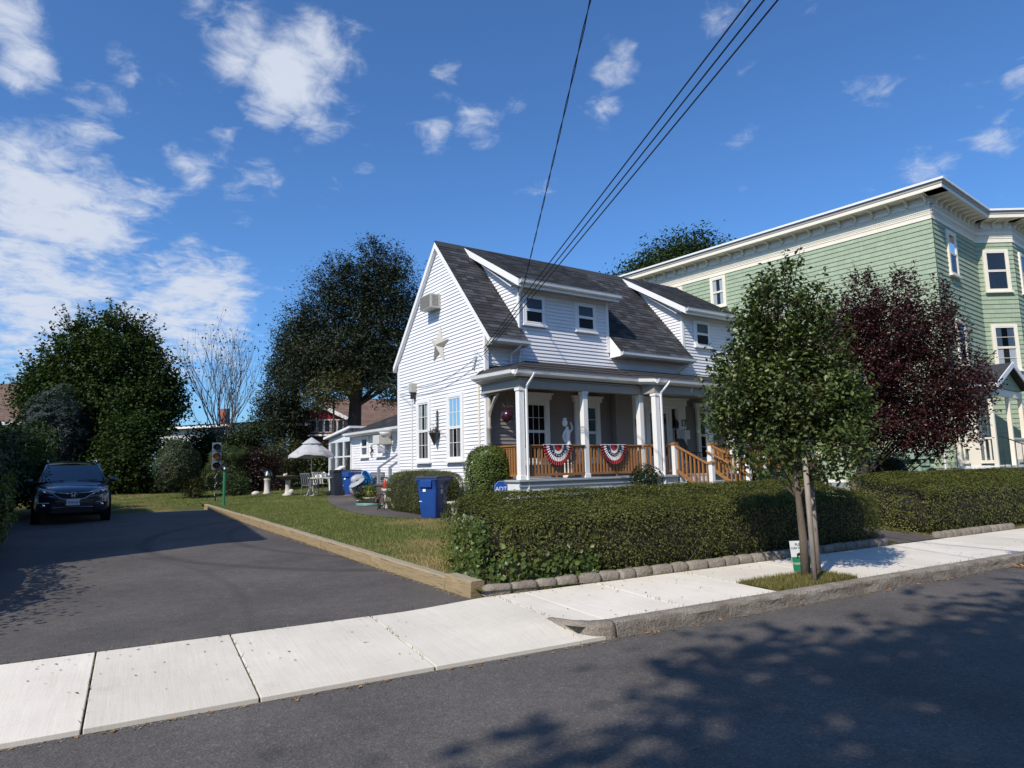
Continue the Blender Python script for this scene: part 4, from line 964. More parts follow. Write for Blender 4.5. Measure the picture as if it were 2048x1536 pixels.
# house number: bars and serifs
num = MB(); X, Z = 7.245, 2.84; D0, D1 = .111, .125
num.box(X + .03, X + .06, Z, Z + .19, D0, D1, TF); num.box(X, X + .09, Z - .018, Z, D0, D1, TF); num.box(X + .008, X + .03, Z + .15, Z + .175, D0, D1, TF)
num.box(X + .12, X + .22, Z + .165, Z + .19, D0, D1, TF); num.box(X + .115, X + .135, Z + .12, Z + .165, D0, D1, TF)
num.prism([(X + .195, Z + .165), (X + .22, Z + .165), (X + .175, Z), (X + .145, Z)], D0, D1, TF); num.box(X + .13, X + .19, Z - .018, Z, D0, D1, TF)
num.build('house_number', 'print_dark', house)
mb = MB(); mb.box(7.22, 7.49, 2.40, 2.66, .112, .24, TF); mb.prism([(7.21, 2.661), (7.50, 2.661), (7.50, 2.69), (7.21, 2.70)], .111, .26, TF); mx = mb.build('mailbox', 'white_metal', house, bevel=.01)
m = MB(); m.tube([(7.21, -.25, 2.70), (7.5, -.25, 2.70)], .012, 6); m.build('mailbox_hinge', 'black_metal', mx)
# --- rear addition with screened porch
AX, A0, A1 = 1.2, GW + .1, 12.2
AZ = 3.18
siding(house, TLx(AX), [(A0, .55), (A1, .55), (A1, AZ - .1), (A0, AZ - .1)], 'white_siding', 0.1)
wallpanel(house, TLx(AX), [(A0, .5), (A1, .5), (A1, AZ - .05), (A0, AZ - .05)], 'white_siding')
m = MB(); m.box(AX, 8.6, A1 - .1, A1 - .02, .5, 3.4); m.build('wall', 'white_siding', house)
m = MB(); m.box(AX - .03, AX + .06, A1 - .08, A1 + .02, .55, AZ - .1); m.build('corner_board', 'white_trim', house)
rv = Vector((1, 0, .36)).normalized(); rn = Vector((-.36, 0, 1)).normalized()
shingles(house, (AX - .30, A1 + .15, AZ), (0, -1, 0), rv, rn, A1 - A0 + .15, 3.9, 'shingle_dark')
shingles(house, (8.6, A0, AZ), (0, 1, 0), Vector((-1, 0, .36)), Vector((.36, 0, 1)), A1 - A0 + .15, 3.9, 'shingle_dark')
m = MB(); m.box(AX - .28, AX - .02, A0, A1, AZ - .15, AZ - .12); m.box(AX - .30, AX - .27, A0, A1 + .1, AZ - .15, AZ - .03); m.build('soffit', 'white_trim', house)
gutter(house, (AX - .30, A1 + .15, AZ - .01), (AX - .30, A0 + .02, AZ - .01))
for y0, y1 in ((10.45, 11.25), (8.72, 9.66)):
    window(house, TLx(AX), y0, y1, 2.18, 3.0, case=.09, proud=.07, cover='curtain', lower_screen=False, name='rear_window')
acw = MB(); acw.box(8.30, 8.84, 2.58, 2.92, .03, .55, TLx(AX)); ac2 = acw.build('window_air_conditioner', 'plastic_white', house, bevel=.02)
m = MB(); m.bar((AX - .5, 8.5, 2.57), (AX - .03, 8.5, 2.28), .03, .03); m.build('ac_bracket', 'white_metal', ac2)
# screened porch continuing the addition
SY0, SY1 = A1 + .03, 14.95
m = MB()
for k in range(4):
    y = SY0 + (SY1 - SY0 - .10) * k / 3; m.box(AX - .06, AX + .04, y, y + .10, .72, 3.30 - (y - SY0) * .12)
m.build('screen_frame', 'skirt_white', house)
for k in range(3):
    y0 = SY0 + (SY1 - SY0 - .10) * k / 3 + .101; y1 = SY0 + (SY1 - SY0 - .10) * (k + 1) / 3 - .001
    m = MB()
    for z in (1.62, 2.22, 2.88):
        m = MB(); m.box(AX - .05, AX + .02, y0, y1, z, z + .06); m.build('screen_rail', 'skirt_white', house)
    m = MB(); m.add([(AX - .02, y0, 1.68), (AX - .02, y1, 1.68), (AX - .02, y1, 2.88), (AX - .02, y0, 2.88)], [(0, 1, 2, 3)]); m.build('screen', 'screen', house)
    m = MB(); m.box(AX + .2, AX + .22, y0 + .18, y1 - .12, 1.9, 2.86); m.build('porch_blind', 'curtain', house)
m = MB(); m.box(AX - .04, AX + .02, SY0 + .1, SY1 - .1, .72, 1.619); m.build('screen_skirt', 'skirt_white', house)
m = MB(); m.box(AX + .3, 4.0, SY0 + 2.6, SY1, .7, 2.95); m.box(3.9, 4.0, SY0, SY0 + 2.59, .7, 2.95); m.build('wall', 'beige_siding', house)
m = MB(); m.prism([(SY0, 2.941), (SY1, 2.941), (SY1, 3.02), (SY0, 3.33)], 0, .05, TLx(AX - .005)); m.build('screen_header', 'skirt_white', house)
m = MB(); vs = [(AX - .25, SY0 - .25, 3.40), (4.2, SY0 - .25, 3.40), (4.2, SY1 + .2, 3.06), (AX - .25, SY1 + .2, 3.06)]; m.add(vs + [(a, b, c + .09) for a, b, c in vs], [(0, 3, 2, 1), (4, 5, 6, 7), (0, 1, 5, 4), (1, 2, 6, 5), (2, 3, 7, 6), (3, 0, 4, 7)]); m.build('screen_porch_roof', 'white_trim', house)
# back steps with grey rails
bs = []
m = MB()
for k in range(4): m.box(-.02 + .28 * k, .27 + .28 * k, A0 + .35, A0 + 1.35, .5, .62 + .17 * (k + 1))
m.build('back_step', 'deck_grey', house)
for y in (A0 + .40, A0 + 1.30):
    m = MB(); m.bar((-.10, y, .56), (-.10, y, 1.70), .09, .09); m.bar((-.13, y, 1.72), (AX - .05, y, 2.52), .09, .06); m.bar((-.10, y, 1.05), (AX - .05, y, 1.78), .06, .10); m.build('back_rail', 'grey_paint', house)
# ================================================================ the green shingled building
PH = radians(10.0); GO = (21.352, 10.987)
green = thing('green_building', 'three storey green shingled building with cream bracketed cornice and a bay', 'building', (GO[0], GO[1], 0.0), PH)
GB, GT = 1.02, 9.06                                  # bottom of cladding, underside of cornice boards
def shakes(parent, T, u0, u1, z0, z1, ex=0.158, thick=0.026, name='shingle_cladding'):
    m = MB(); r2 = random.Random(int((u1 - u0) * 37 + z0)); z = z0
    while z < z1 - .01:
        zt = min(z + ex, z1); u = u0 - r2.random() * .2
        while u < u1:
            w = r2.choice((.09, .12, .15, .18, .22, .26)); a, b = max(u0, u) + .0012, min(u1, u + w) - .0012
            if b - a > .01:
                dz = r2.uniform(-.0012, .0012); e = thick + r2.uniform(-.002, .002)
                m.add([T(a, z + dz, e), T(b, z + dz, e), T(b, zt + .005, .003), T(a, zt + .005, .003), T(a, z + dz, 0), T(b, z + dz, 0)], [(0, 1, 2, 3), (0, 4, 5, 1)])
            u += w
        z += ex
    stuff(m.build(name, 'green_shake', parent))
def gwall(T, u0, u1, z0=GB, z1=GT, name='wall'):
    m = MB(); m.box(u0, u1, z0, z1, -.15, -.001, T); m.build(name, 'meter_green', green); shakes(green, T, u0, u1, z0, z1)
gwall(TL, 0.0, 17.0)
gwall(TF, 0.0, 4.0)
BD = radians(-40); bx, by = cos(BD), sin(BD)         # bay facet direction
TB = lambda u, z, d: (4.0 + bx * u + by * d, by * u - bx * d, z)
gwall(TB, 0.0, 1.28)
ex, ey = 4.0 + bx * 1.28, by * 1.28
gwall(TFy(ey), ex, ex + 1.9)
m = MB(); m.box(0.2, 9, 16.9, 17.0, GB, GT); m.box(8.9, 9.0, 0, 16.89, GB, GT); m.box(ex + 1.8, 9.0, ey + .2, ey + .3, GB, GT); m.build('rear_wall', 'meter_green', green)
# cornice: boards, dentils, brackets, eaves on each run
def cornice(T, u0, u1, m0=0.0, m1=0.0, brk=0.53, first=0.25):
    z = GT
    def run(z0, z1, d, mat='cream_trim', nm='cornice_board', ext=0.0):
        m = MB(); vs = [T(u0 - m0 * d - ext, z0, 0), T(u1 + m1 * d, z0, 0), T(u1 + m1 * d, z0, d), T(u0 - m0 * d - ext, z0, d)]; ws = [T(u0 - m0 * d - ext, z1, 0), T(u1 + m1 * d, z1, 0), T(u1 + m1 * d, z1, d), T(u0 - m0 * d - ext, z1, d)]
        m.add(vs + ws, [(0, 3, 2, 1), (4, 5, 6, 7), (0, 1, 5, 4), (1, 2, 6, 5), (2, 3, 7, 6), (3, 0, 4, 7)]); m.build(nm, mat, green)
    run(z, z + .14, .035); run(z + .142, z + .16, .05)
    run(z + .162, z + .26, .04); run(z + .262, z + .29, .07)
    run(z + .292, z + .46, .045); run(z + .462, z + .49, .08)
    run(z + .492, z + .72, .03, 'white_trim')
    run(z + .722, z + .74, .52, 'cream_trim', 'soffit')
    for zz0, dd, w, h, nm in ((z + .205, .045, .030, .05, 'dentil'), (z + .395, .05, .042, .06, 'dentil')):
        m = MB(); u = u0; k = 0
        while u < u1:
            m.box(u, min(u + w, u1), zz0, zz0 + h, dd - .004, dd + .02, T); u += 2 * w; k += 1
        stuff(m.build(nm + '_course', 'cream_trim', green))
    # crown: fascia, darker beige moulding, metal edge
    def band(z0, z1, d0, d1, mat, nm):
        m = MB(); vs = []
        for zz_, d in ((z0, d0), (z0, d1), (z1, d1), (z1, d0)): vs += [T(u0 - m0 * d, zz_, d), T(u1 + m1 * d, zz_, d)]
        m.add(vs, [(0, 1, 3, 2), (2, 3, 5, 4), (4, 5, 7, 6), (6, 7, 1, 0), (0, 2, 4, 6), (1, 7, 5, 3)]); m.build(nm, mat, green)
    band(z + .741, z + .85, .46, .52, 'cream_trim', 'fascia')
    band(z + .851, z + .95, .42, .54, 'beige_trim', 'crown_moulding')
    band(z + .951, z + 1.02, .38, .60, 'white_metal', 'roof_edge')
    b = MB(); prof = [(0, 0), (.08, .02), (.10, .10), (.18, .165), (.38, .195), (.42, .22), (0, .22)]
    n = len(prof)
    for s_ in (-.035, .035): b.v += [(s_, 0.03 + p_[0], z + .50 + p_[1]) for p_ in prof]
    b.f = [tuple(range(n))[::-1], tuple(range(n, 2 * n))] + [(i, (i + 1) % n, n + (i + 1) % n, n + i) for i in range(n)]
    u = u0 + first
    while u < u1 - .05:
        mm = MB(); mm.v = [T(u + p_[0], p_[2], p_[1]) for p_ in b.v]; mm.f = list(b.f); mm.build('bracket', 'cream_trim', green); u += brk
cornice(TL, 0.0, 17.0, 1.0, 0.0, .53, .10)
cornice(TF, 0.0, 4.0, 1.0, -.36, .42, .25)
cornice(TB, 0.0, 1.28, -.36, .36, .42, .20)
cornice(TFy(ey), ex, ex + 1.9, .36, 0.2, .42, .2)
m = MB(); m.prism([(-.4, -.4), (4.0, -.4), (4.2, -.45), (ex, ey - .4), (ex + 2.3, ey - .4), (9, ey + .3), (9, 17), (-.45, 17)], GT + .99, GT + 1.0, lambda a, b, c: (a, b, c)); m.build('flat_roof', 'tar', green)
# windows
def gwin(T, u0, u1, z0, z1, cover='curtain', **k): return window(green, T, u0, u1, z0, z1, trim='cream_trim', case=.09, proud=.075, cover=cover, lower_screen=False, name='window', **k)
gwin(TL, 7.32, 8.02, 7.78, 9.02); gwin(TL, 9.35, 10.05, 7.78, 9.02)
gwin(TL, 7.32, 8.02, 4.6, 6.1); gwin(TL, 4.1, 4.8, 4.6, 6.1, 'blind'); gwin(TL, 4.1, 4.8, 1.7, 3.2, 'blind')
gwin(TF, 1.05, 1.85, 7.45, 8.92, 'blind'); gwin(TF, 1.05, 1.85, 4.5, 6.0, 'blind')
gwin(TB, .18, 1.06, 7.30, 8.80, 'blind'); gwin(TB, .20, 1.08, 4.55, 6.15, 'curtain', grid=(1, 2))
gwin(TFy(ey), ex + .5, ex + 1.4, 7.3, 8.8, 'blind'); gwin(TFy(ey), ex + .5, ex + 1.4, 4.5, 6.1, 'blind')
# stone foundation
m = MB(); m.box(-.08, .1, -.02, 17.0, -.2, GB - .02); m.box(.101, 9, .0, .1, -.2, GB - .02); m.build('foundation', 'mortar', green)
r2 = random.Random(9); sm = 0; z = .35
while z < GB - .1:
    h = r2.uniform(.22, .32); u = .02
    while u < 9.0:
        w = r2.uniform(.28, .6); m = MB(); hh = min(h, GB - .04 - z)
        pts = [(u + .02 + r2.uniform(0, .03), z + .01), (u + w - .02 - r2.uniform(0, .03), z + .012), (u + w - .01, z + hh * .5), (u + w - .03, z + hh - .012), (u + .03, z + hh - .01), (u + .01, z + hh * .45)]
        n = 6; m.v = [TL(a, b, .075) for a, b in pts] + [TL((a - u - w / 2) * .86 + u + w / 2, (b - z - hh / 2) * .84 + z + hh / 2, .10 + r2.uniform(0, .015)) for a, b in pts]
        m.f = [tuple(range(n, 2 * n))] + [(i, (i + 1) % n, n + (i + 1) % n, n + i) for i in range(n)]
        m.build('foundation_stone', 'fieldstone', green); u += w
    z += h
m = MB(); m.box(3.15, 3.95, .42, .98, .075, .14, TL); cwf = m.build('cellar_window', 'white_trim', green)
m = MB(); m.box(3.25, 3.85, .5, .9, .1401, .146, TL); m.build('pane', 'grey_paint', cwf)
# electric meters on a board
m = MB(); m.box(.55, 1.72, 1.62, 2.06, .025, .17, TL); mtr = m.build('meter_cabinet', 'meter_green', green, bevel=.01)
for k, y in enumerate((.72, .98, 1.40, 1.62)):
    mm = MB(); mm.lathe([(.088, 0), (.088, .02), (.075, .03), (.075, .09), (.05, .11), (.001, .115)], 16, (0, 0, 0), T=lambda a, b, c, y=y: (-.171 - c, y + a, 1.86 + b)); mm.build('meter', 'meter_glass', mtr, smooth=True)
for (y0, y1, z0, z1, d) in ((.70, .92, 1.42, 1.618, .13), (.62, 1.64, 1.02, 1.40, .06)):
    m = MB(); m.box(y0, y1, z0, z1, .025, d, TL); m.build('meter_box', 'meter_green', mtr)
for y in (.8, 1.1, 1.5):
    m = MB(); m.tube([(-.05, y, 1.62), (-.05, y, .95)], .018, 6); m.build('meter_conduit', 'meter_green', mtr)
m = MB(); m.tube([(-.06, .26, 3.4), (-.06, .30, .9)], .028, 8); m.build('drain_pipe', 'white_metal', green)
m = MB(); m.tube([(-.06, .55 - .25 * t + .1 * sin(9 * t), 1.98 - .45 * t + .1 * cos(9 * t)) for t in [i / 20 for i in range(21)]], .006, 5); m.build('loose_wire', 'cable', green)
# front porch with gabled roof
gp = green; QZ = 1.38; QY = -1.02; QW = 3.1
m = MB(); m.box(0.0, QW, QY - .05, -.02, QZ - .07, QZ); m.build('porch_floor', 'white_trim', green)
m = MB(); m.box(0.0, QW, QY, -.02, .2, QZ - .071); m.build('porch_base', 'mortar', green)
bm_ = MB(); r2 = random.Random(4); z = .62; row = 0
while z < QZ - .13:
    u = QY + .02 - (.11 if row % 2 else 0)
    while u < -.03:
        a, b = max(u, QY + .005), min(u + .2, -.03)
        if b - a > .03: bm_.box(-.012, .05, a, b, z, z + .058)
        u += .212
    u = 0.0 - (.11 if row % 2 else 0)
    while u < QW:
        a, b = max(u, 0.0), min(u + .2, QW)
        if b - a > .03: bm_.box(a, b, QY - .012, QY + .05, z, z + .058)
        u += .212
    z += .07; row += 1
stuff(bm_.build('porch_bricks', 'brick', green))
def gcol(x, y):
    m = MB(); m.box(x - .055, x + .055, y - .055, y + .055, QZ + .001, 3.44); m.build('porch_post', 'cream_trim', green, bevel=.006)
gcol(.07, QY + .03); gcol(1.72, QY + .03); gcol(QW - .07, QY + .03); gcol(.07, -.08)
def grail(p, q, n):
    p, q = Vector(p), Vector(q)
    m = MB(); m.bar(p + Vector((0, 0, QZ + .80)), q + Vector((0, 0, QZ + .80)), .09, .05); m.bar(p + Vector((0, 0, QZ + .12)), q + Vector((0, 0, QZ + .12)), .05, .09); m.build('porch_rail', 'cream_trim', green)
    for i in range(n):
        a = p + (q - p) * (i + .5) / n; m = MB(); m.box(a.x - .022, a.x + .022, a.y - .022, a.y + .022, QZ + .166, QZ + .774); m.build('porch_baluster', 'cream_trim', green)
grail((.07, QY + .09, 0), (.07, -.14, 0), 6); grail((1.78, QY + .03, 0), (QW - .13, QY + .03, 0), 9)
m = MB(); m.box(0, QW, QY - .02, QY + .10, 3.441, 3.64); m.box(0, .12, QY + .101, -.02, 3.441, 3.64); m.box(.0, QW, QY + .101, -.02, 3.66, 3.68); m.build('porch_header', 'cream_trim', green)
gx = QW / 2; m = MB()
vs = [(-.22, QY - .25, 3.70), (gx, QY - .25, 4.42), (gx, 0.0, 4.42), (-.22, 0.0, 3.70), (QW + .22, QY - .25, 3.70), (QW + .22, 0.0, 3.70)]
m.add(vs + [(a, b, c + .05) for a, b, c in vs], [(0, 1, 2, 3), (1, 4, 5, 2), (6, 9, 8, 7), (7, 8, 11, 10), (0, 6, 7, 1), (1, 7, 10, 4), (3, 9, 6, 0)]); m.build('porch_roof', 'shingle_dark', green)
for a, b in (((-.24, 3.62), (gx, 4.36)), ((QW + .24, 3.62), (gx, 4.36))):
    m = MB(); m.bar((a[0], QY - .26, a[1] + .05), (b[0], QY - .26, b[1] + .05), .03, .15, up=(0, 0, 1)); m.build('porch_rake', 'skirt_white', green)
m = MB(); m.box(-.25, -.21, QY - .25, 0, 3.59, 3.74); m.build('porch_fascia', 'cream_trim', green)
gutter(green, (-.25, -.0, 3.74), (-.25, QY - .25, 3.74), 'white_metal')
shk = MB(); shk.prism([(.05, 3.66), (QW - .05, 3.66), (gx, 4.36)], QY - .02, QY + .04, lambda a, b, c: (a, c, b)); shk.build('porch_gable', 'meter_green', green)
for k in range(5):
    z = 3.66 + .14 * k; w = (4.36 - z) / .70 * (gx - .05); m = MB()
    w2 = max(.02, (4.36 - z - .135) / .70 * (gx - .05))
    m.prism([(gx - w, z), (gx + w, z), (gx + w2, z + .135), (gx - w2, z + .135)], QY - .045, QY - .021, lambda a, b, c: (a, c, b)); m.build('gable_course', 'green_shake', green)
gwin(TF, .75, 1.40, 1.95, 3.30, 'blind'); gwin(TF, 2.2, 3.0, 1.5, 3.30, 'blind')
# iron hand rail beside the porch steps
m = MB(); m.tube([(.35, QY - .05, QZ + .85), (.35, QY - 1.3, QZ + .25), (.35, QY - 1.3, .6)], .016, 6)
for k in range(8):
    t = k / 8; m.tube([(.35, QY - .08 - 1.2 * t, QZ + .83 - .57 * t), (.35, QY - .08 - 1.2 * t, QZ - .05 - .55 * t)], .009, 5)
m.build('iron_handrail', 'black_metal', green)
for k in range(4):
    m = MB(); m.box(.38, 1.66, QY - .05 - .3 * (k + 1), QY - .051 - .3 * k, .2, QZ - .07 - .17 * (k + 1)); m.build('porch_step', 'mortar', green)
m = MB(); m.box(.02, .14, -.6, -.35, QZ + .001, 3.4); m.build('porch_panel', 'cream_trim', green)
# ================================================================ hedges, shrubs and trees
def vnoise(P, s, seed=0):
    P = np.asarray(P) * s + seed * 7.13
    return (np.sin(P[:, 0] * 1.7 + 1.3 * np.sin(P[:, 1] * 1.1 + P[:, 2])) + np.sin(P[:, 1] * 2.1 + 1.7 * np.sin(P[:, 2] * 1.3)) + np.sin(P[:, 2] * 1.9 + 1.1 * np.sin(P[:, 0] * 0.9 + 2.0))) / 3
def superbox(n, rg, half, e=5.0):
    """points and normals on a rounded block (superellipsoid)"""
    d = nrm(rg.normal(size=(n * 3, 3))); half = np.asarray(half)
    # sample box surface uniformly by area, then round it
    f = rg.random(n); a = half[1] * half[2] * 2; b = half[0] * half[2] * 2; c = half[0] * half[1]
    tot = a + b + c; face = np.where(f < a / tot, 0, np.where(f < (a + b) / tot, 1, 2))
    P = rg.uniform(-1, 1, size=(n, 3)); sg = np.where(rg.random(n) < 0.5, -1.0, 1.0)
    for k in range(3): P[face == k, k] = sg[face == k]
    P[(face == 2), 2] = 1.0
    return P
def hedge(name, label, cat, c, half, rz, n, size, mat, rg, e=4.0, wob=0.05, group=None, asp=0.5, core=0.90, side=0.48, prof=None):
    """clipped hedge: c is the middle of its foot, half its half sizes (z: full height)"""
    t = thing(name, label, cat, c, rz, group); half = np.array([half[0], half[1], half[2] / 2]); 
    def surfpts(n, shrink=1.0, jitter=0.0):
        P = superbox(n, rg, half)
        rnrm = (np.abs(P) ** e).sum(1) ** (1 / e); Q = P / np.maximum(rnrm, 1e-6)[:, None]
        # round only a little: blend towards the box
        S = Q * half * shrink
        if prof is not None: S = prof(S, half)
        N_ = np.sign(Q) * np.abs(Q) ** (e - 1) / half; N_ = nrm(N_)
        S = S + N_ * (vnoise(S, 3.1, n) * wob + vnoise(S, 9.0, 3) * wob * 0.5 + rg.normal(size=n) * jitter)[:, None]
        S[:, 2] += half[2]
        return S, N_
    S, Nn = surfpts(n, 1.0, 0.018); up_ = np.clip(Nn[:, 2], 0, 1)
    keep = (S[:, 2] > 0.02) & (rg.random(n) < side + (1 - side) * up_)  # side leaves thinned so the dark core darkens the upright faces
    leaves('foliage', S[keep], size, mat, t, rg, normals=Nn[keep] + np.array([0, 0, .25]), align=2.0, asp=asp)
    S2, N2 = surfpts(n // 2, 0.965, 0.012); k2 = rg.random(n // 2) < side * .5 + (1 - side * .5) * np.clip(N2[:, 2], 0, 1)
    leaves('inner_foliage', S2[k2], size, mat, t, rg, normals=N2[k2], align=1.0, asp=asp)
    # dark core: twigs plus the shade behind the leaves, put into its colour
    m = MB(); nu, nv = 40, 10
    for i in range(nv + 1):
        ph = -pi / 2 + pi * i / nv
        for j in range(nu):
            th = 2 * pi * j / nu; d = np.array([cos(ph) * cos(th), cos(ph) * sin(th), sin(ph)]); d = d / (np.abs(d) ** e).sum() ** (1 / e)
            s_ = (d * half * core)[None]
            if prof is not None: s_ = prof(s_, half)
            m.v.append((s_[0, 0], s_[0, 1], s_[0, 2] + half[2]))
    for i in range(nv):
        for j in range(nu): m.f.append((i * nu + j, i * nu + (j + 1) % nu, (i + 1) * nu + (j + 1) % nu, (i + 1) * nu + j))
    m.build('branches', 'twig_shade', t)
    return t
rg = np.random.default_rng(11)
def hprof(S, half):
    # slightly crowned top, narrower foot
    S = S.copy(); z = S[:, 2] / half[2]; u = S[:, 1] / half[1]
    S[:, 2] += np.where(z > 0, z * 0.27 * np.clip((u + 1) / 1.5, 0, 1), 0)
    fx = np.clip((np.abs(S[:, 0]) / half[0] - .80) / .20, 0, 1); S[:, 2] -= np.where(z > 0, z * fx * fx * .12, 0)
    S[:, 1] *= np.where(z < 0, 1 + 0.07 * z, 1.0) * (1 - .16 * fx * fx); S[:, 0] *= np.where(z < -0.2, 1 + 0.03 * (z + .2), 1.0)
    return S
h1 = hedge('privet_hedge', 'long clipped privet hedge in front of the white house porch', 'hedge', (7.78, 8.14, 0.10), (4.08, 0.88, 0.92), 0.0, 100000, 0.034, 'leaf_hedge', rg, e=11.0, wob=0.03, prof=hprof)
hedge('privet_hedge', 'clipped privet hedge in front of the green building', 'hedge', (16.65, 8.20, 0.08), (3.85, 0.93, 0.98), 0.0, 52000, 0.042, 'leaf_hedge', rg, e=9.0, wob=0.035, prof=hprof)
# ivy and bare stems at the driveway end of the long hedge
P = []
for k in range(1500):
    z = abs(rnd.gauss(0, .38)); x = 3.62 + abs(rnd.gauss(0, .05)) + .10 * rnd.random(); y = 7.40 + rnd.random() ** 1.6 * .9
    if z < .85: P.append((x + .03, y, .18 + z))
for k in range(500): P.append((3.75 + rnd.random() * 1.6, 7.25 + rnd.gauss(0, .02), .2 + abs(rnd.gauss(0, .22))))
iv = leaves('ivy', P, 0.062, 'leaf_ivy', None, rg, normals=np.tile([-.7, -.7, .3], (len(P), 1)), align=1.2, asp=.9, hexa=True)
tag(iv, 'larger leaved ivy climbing the driveway end of the long hedge', 'ivy', kind='stuff')
m = MB(); r2 = random.Random(8)
for k in range(34):
    x = r2.uniform(4.2, 11.4); z = r2.uniform(.22, .75); l = r2.uniform(.12, .4); a = r2.uniform(-.9, .9)
    m.tube([(x, 7.27, z), (x + sin(a) * l * .5, 7.24, z + l * .5), (x + sin(a) * l, 7.25, z + l * .9)], .0022, 4)
for k in range(140):
    x = r2.uniform(3.7, 4.2); z = r2.uniform(.2, .42); m.tube([(x, 7.28, z), (x + r2.uniform(-.12, .12), 7.25, z + r2.uniform(-.1, .12))], .0025, 4)
tag(stuff(m.build('hedge_twigs', 'bark', None)), 'bare pale twigs showing through the street face of the long hedge', 'twigs')
# hedge and round bush against the gable wall
hx_, hy_, _ = hw(-.78, 1.95)
hedge('yew_hedge', 'low rounded yew hedge against the gable wall beside the blue bin', 'hedge', (hx_, hy_, .44), (.52, 1.62, 1.16), TH, 30000, .034, 'leaf_yew', rg, e=4.2, wob=.05, asp=.4, side=.8)
def bush(name, label, c, half, n, size, mat, rz=0.0, asp=.5, wob=.07, e=2.3, group=None, cat='bush'):
    return hedge(name, label, cat, c, half, rz, n, size, mat, rg, e=e, wob=wob, asp=asp, group=group, core=.78)
bx_, by_, _ = hw(-.42, -.72)
bush('round_bush', 'bright green round bush at the corner of the white porch', (bx_, by_, .44), (.56, .50, 1.72), 11000, .055, 'leaf_bush', e=2.6)
bx_, by_, _ = hw(3.25, -2.35)
bush('holly_bush', 'small dark glossy bush in front of the white corner column', (bx_, by_, .40), (.40, .36, 1.22), 4200, .05, 'leaf_holly', wob=.12, asp=.6)
bx_, by_, _ = hw(7.0, -3.1)
bush('porch_shrub', 'low green shrub to the right of the porch steps', (bx_, by_, .40), (.75, .55, 1.05), 7000, .05, 'leaf_holly', wob=.10, asp=.55)
bx_, by_, _ = hw(9.2, -2.9)
bush('porch_shrub', 'rounded green shrub behind the street tree beside the white porch', (bx_, by_, .38), (.7, .6, 1.15), 6000, .05, 'leaf_bush', wob=.10, asp=.55)
bush('yew_ball', 'clipped brownish green yew ball beside the purple leaved tree', (16.85, 10.5, .30), (.80, .75, 1.62), 9000, .05, 'leaf_yew', asp=.35, wob=.05)

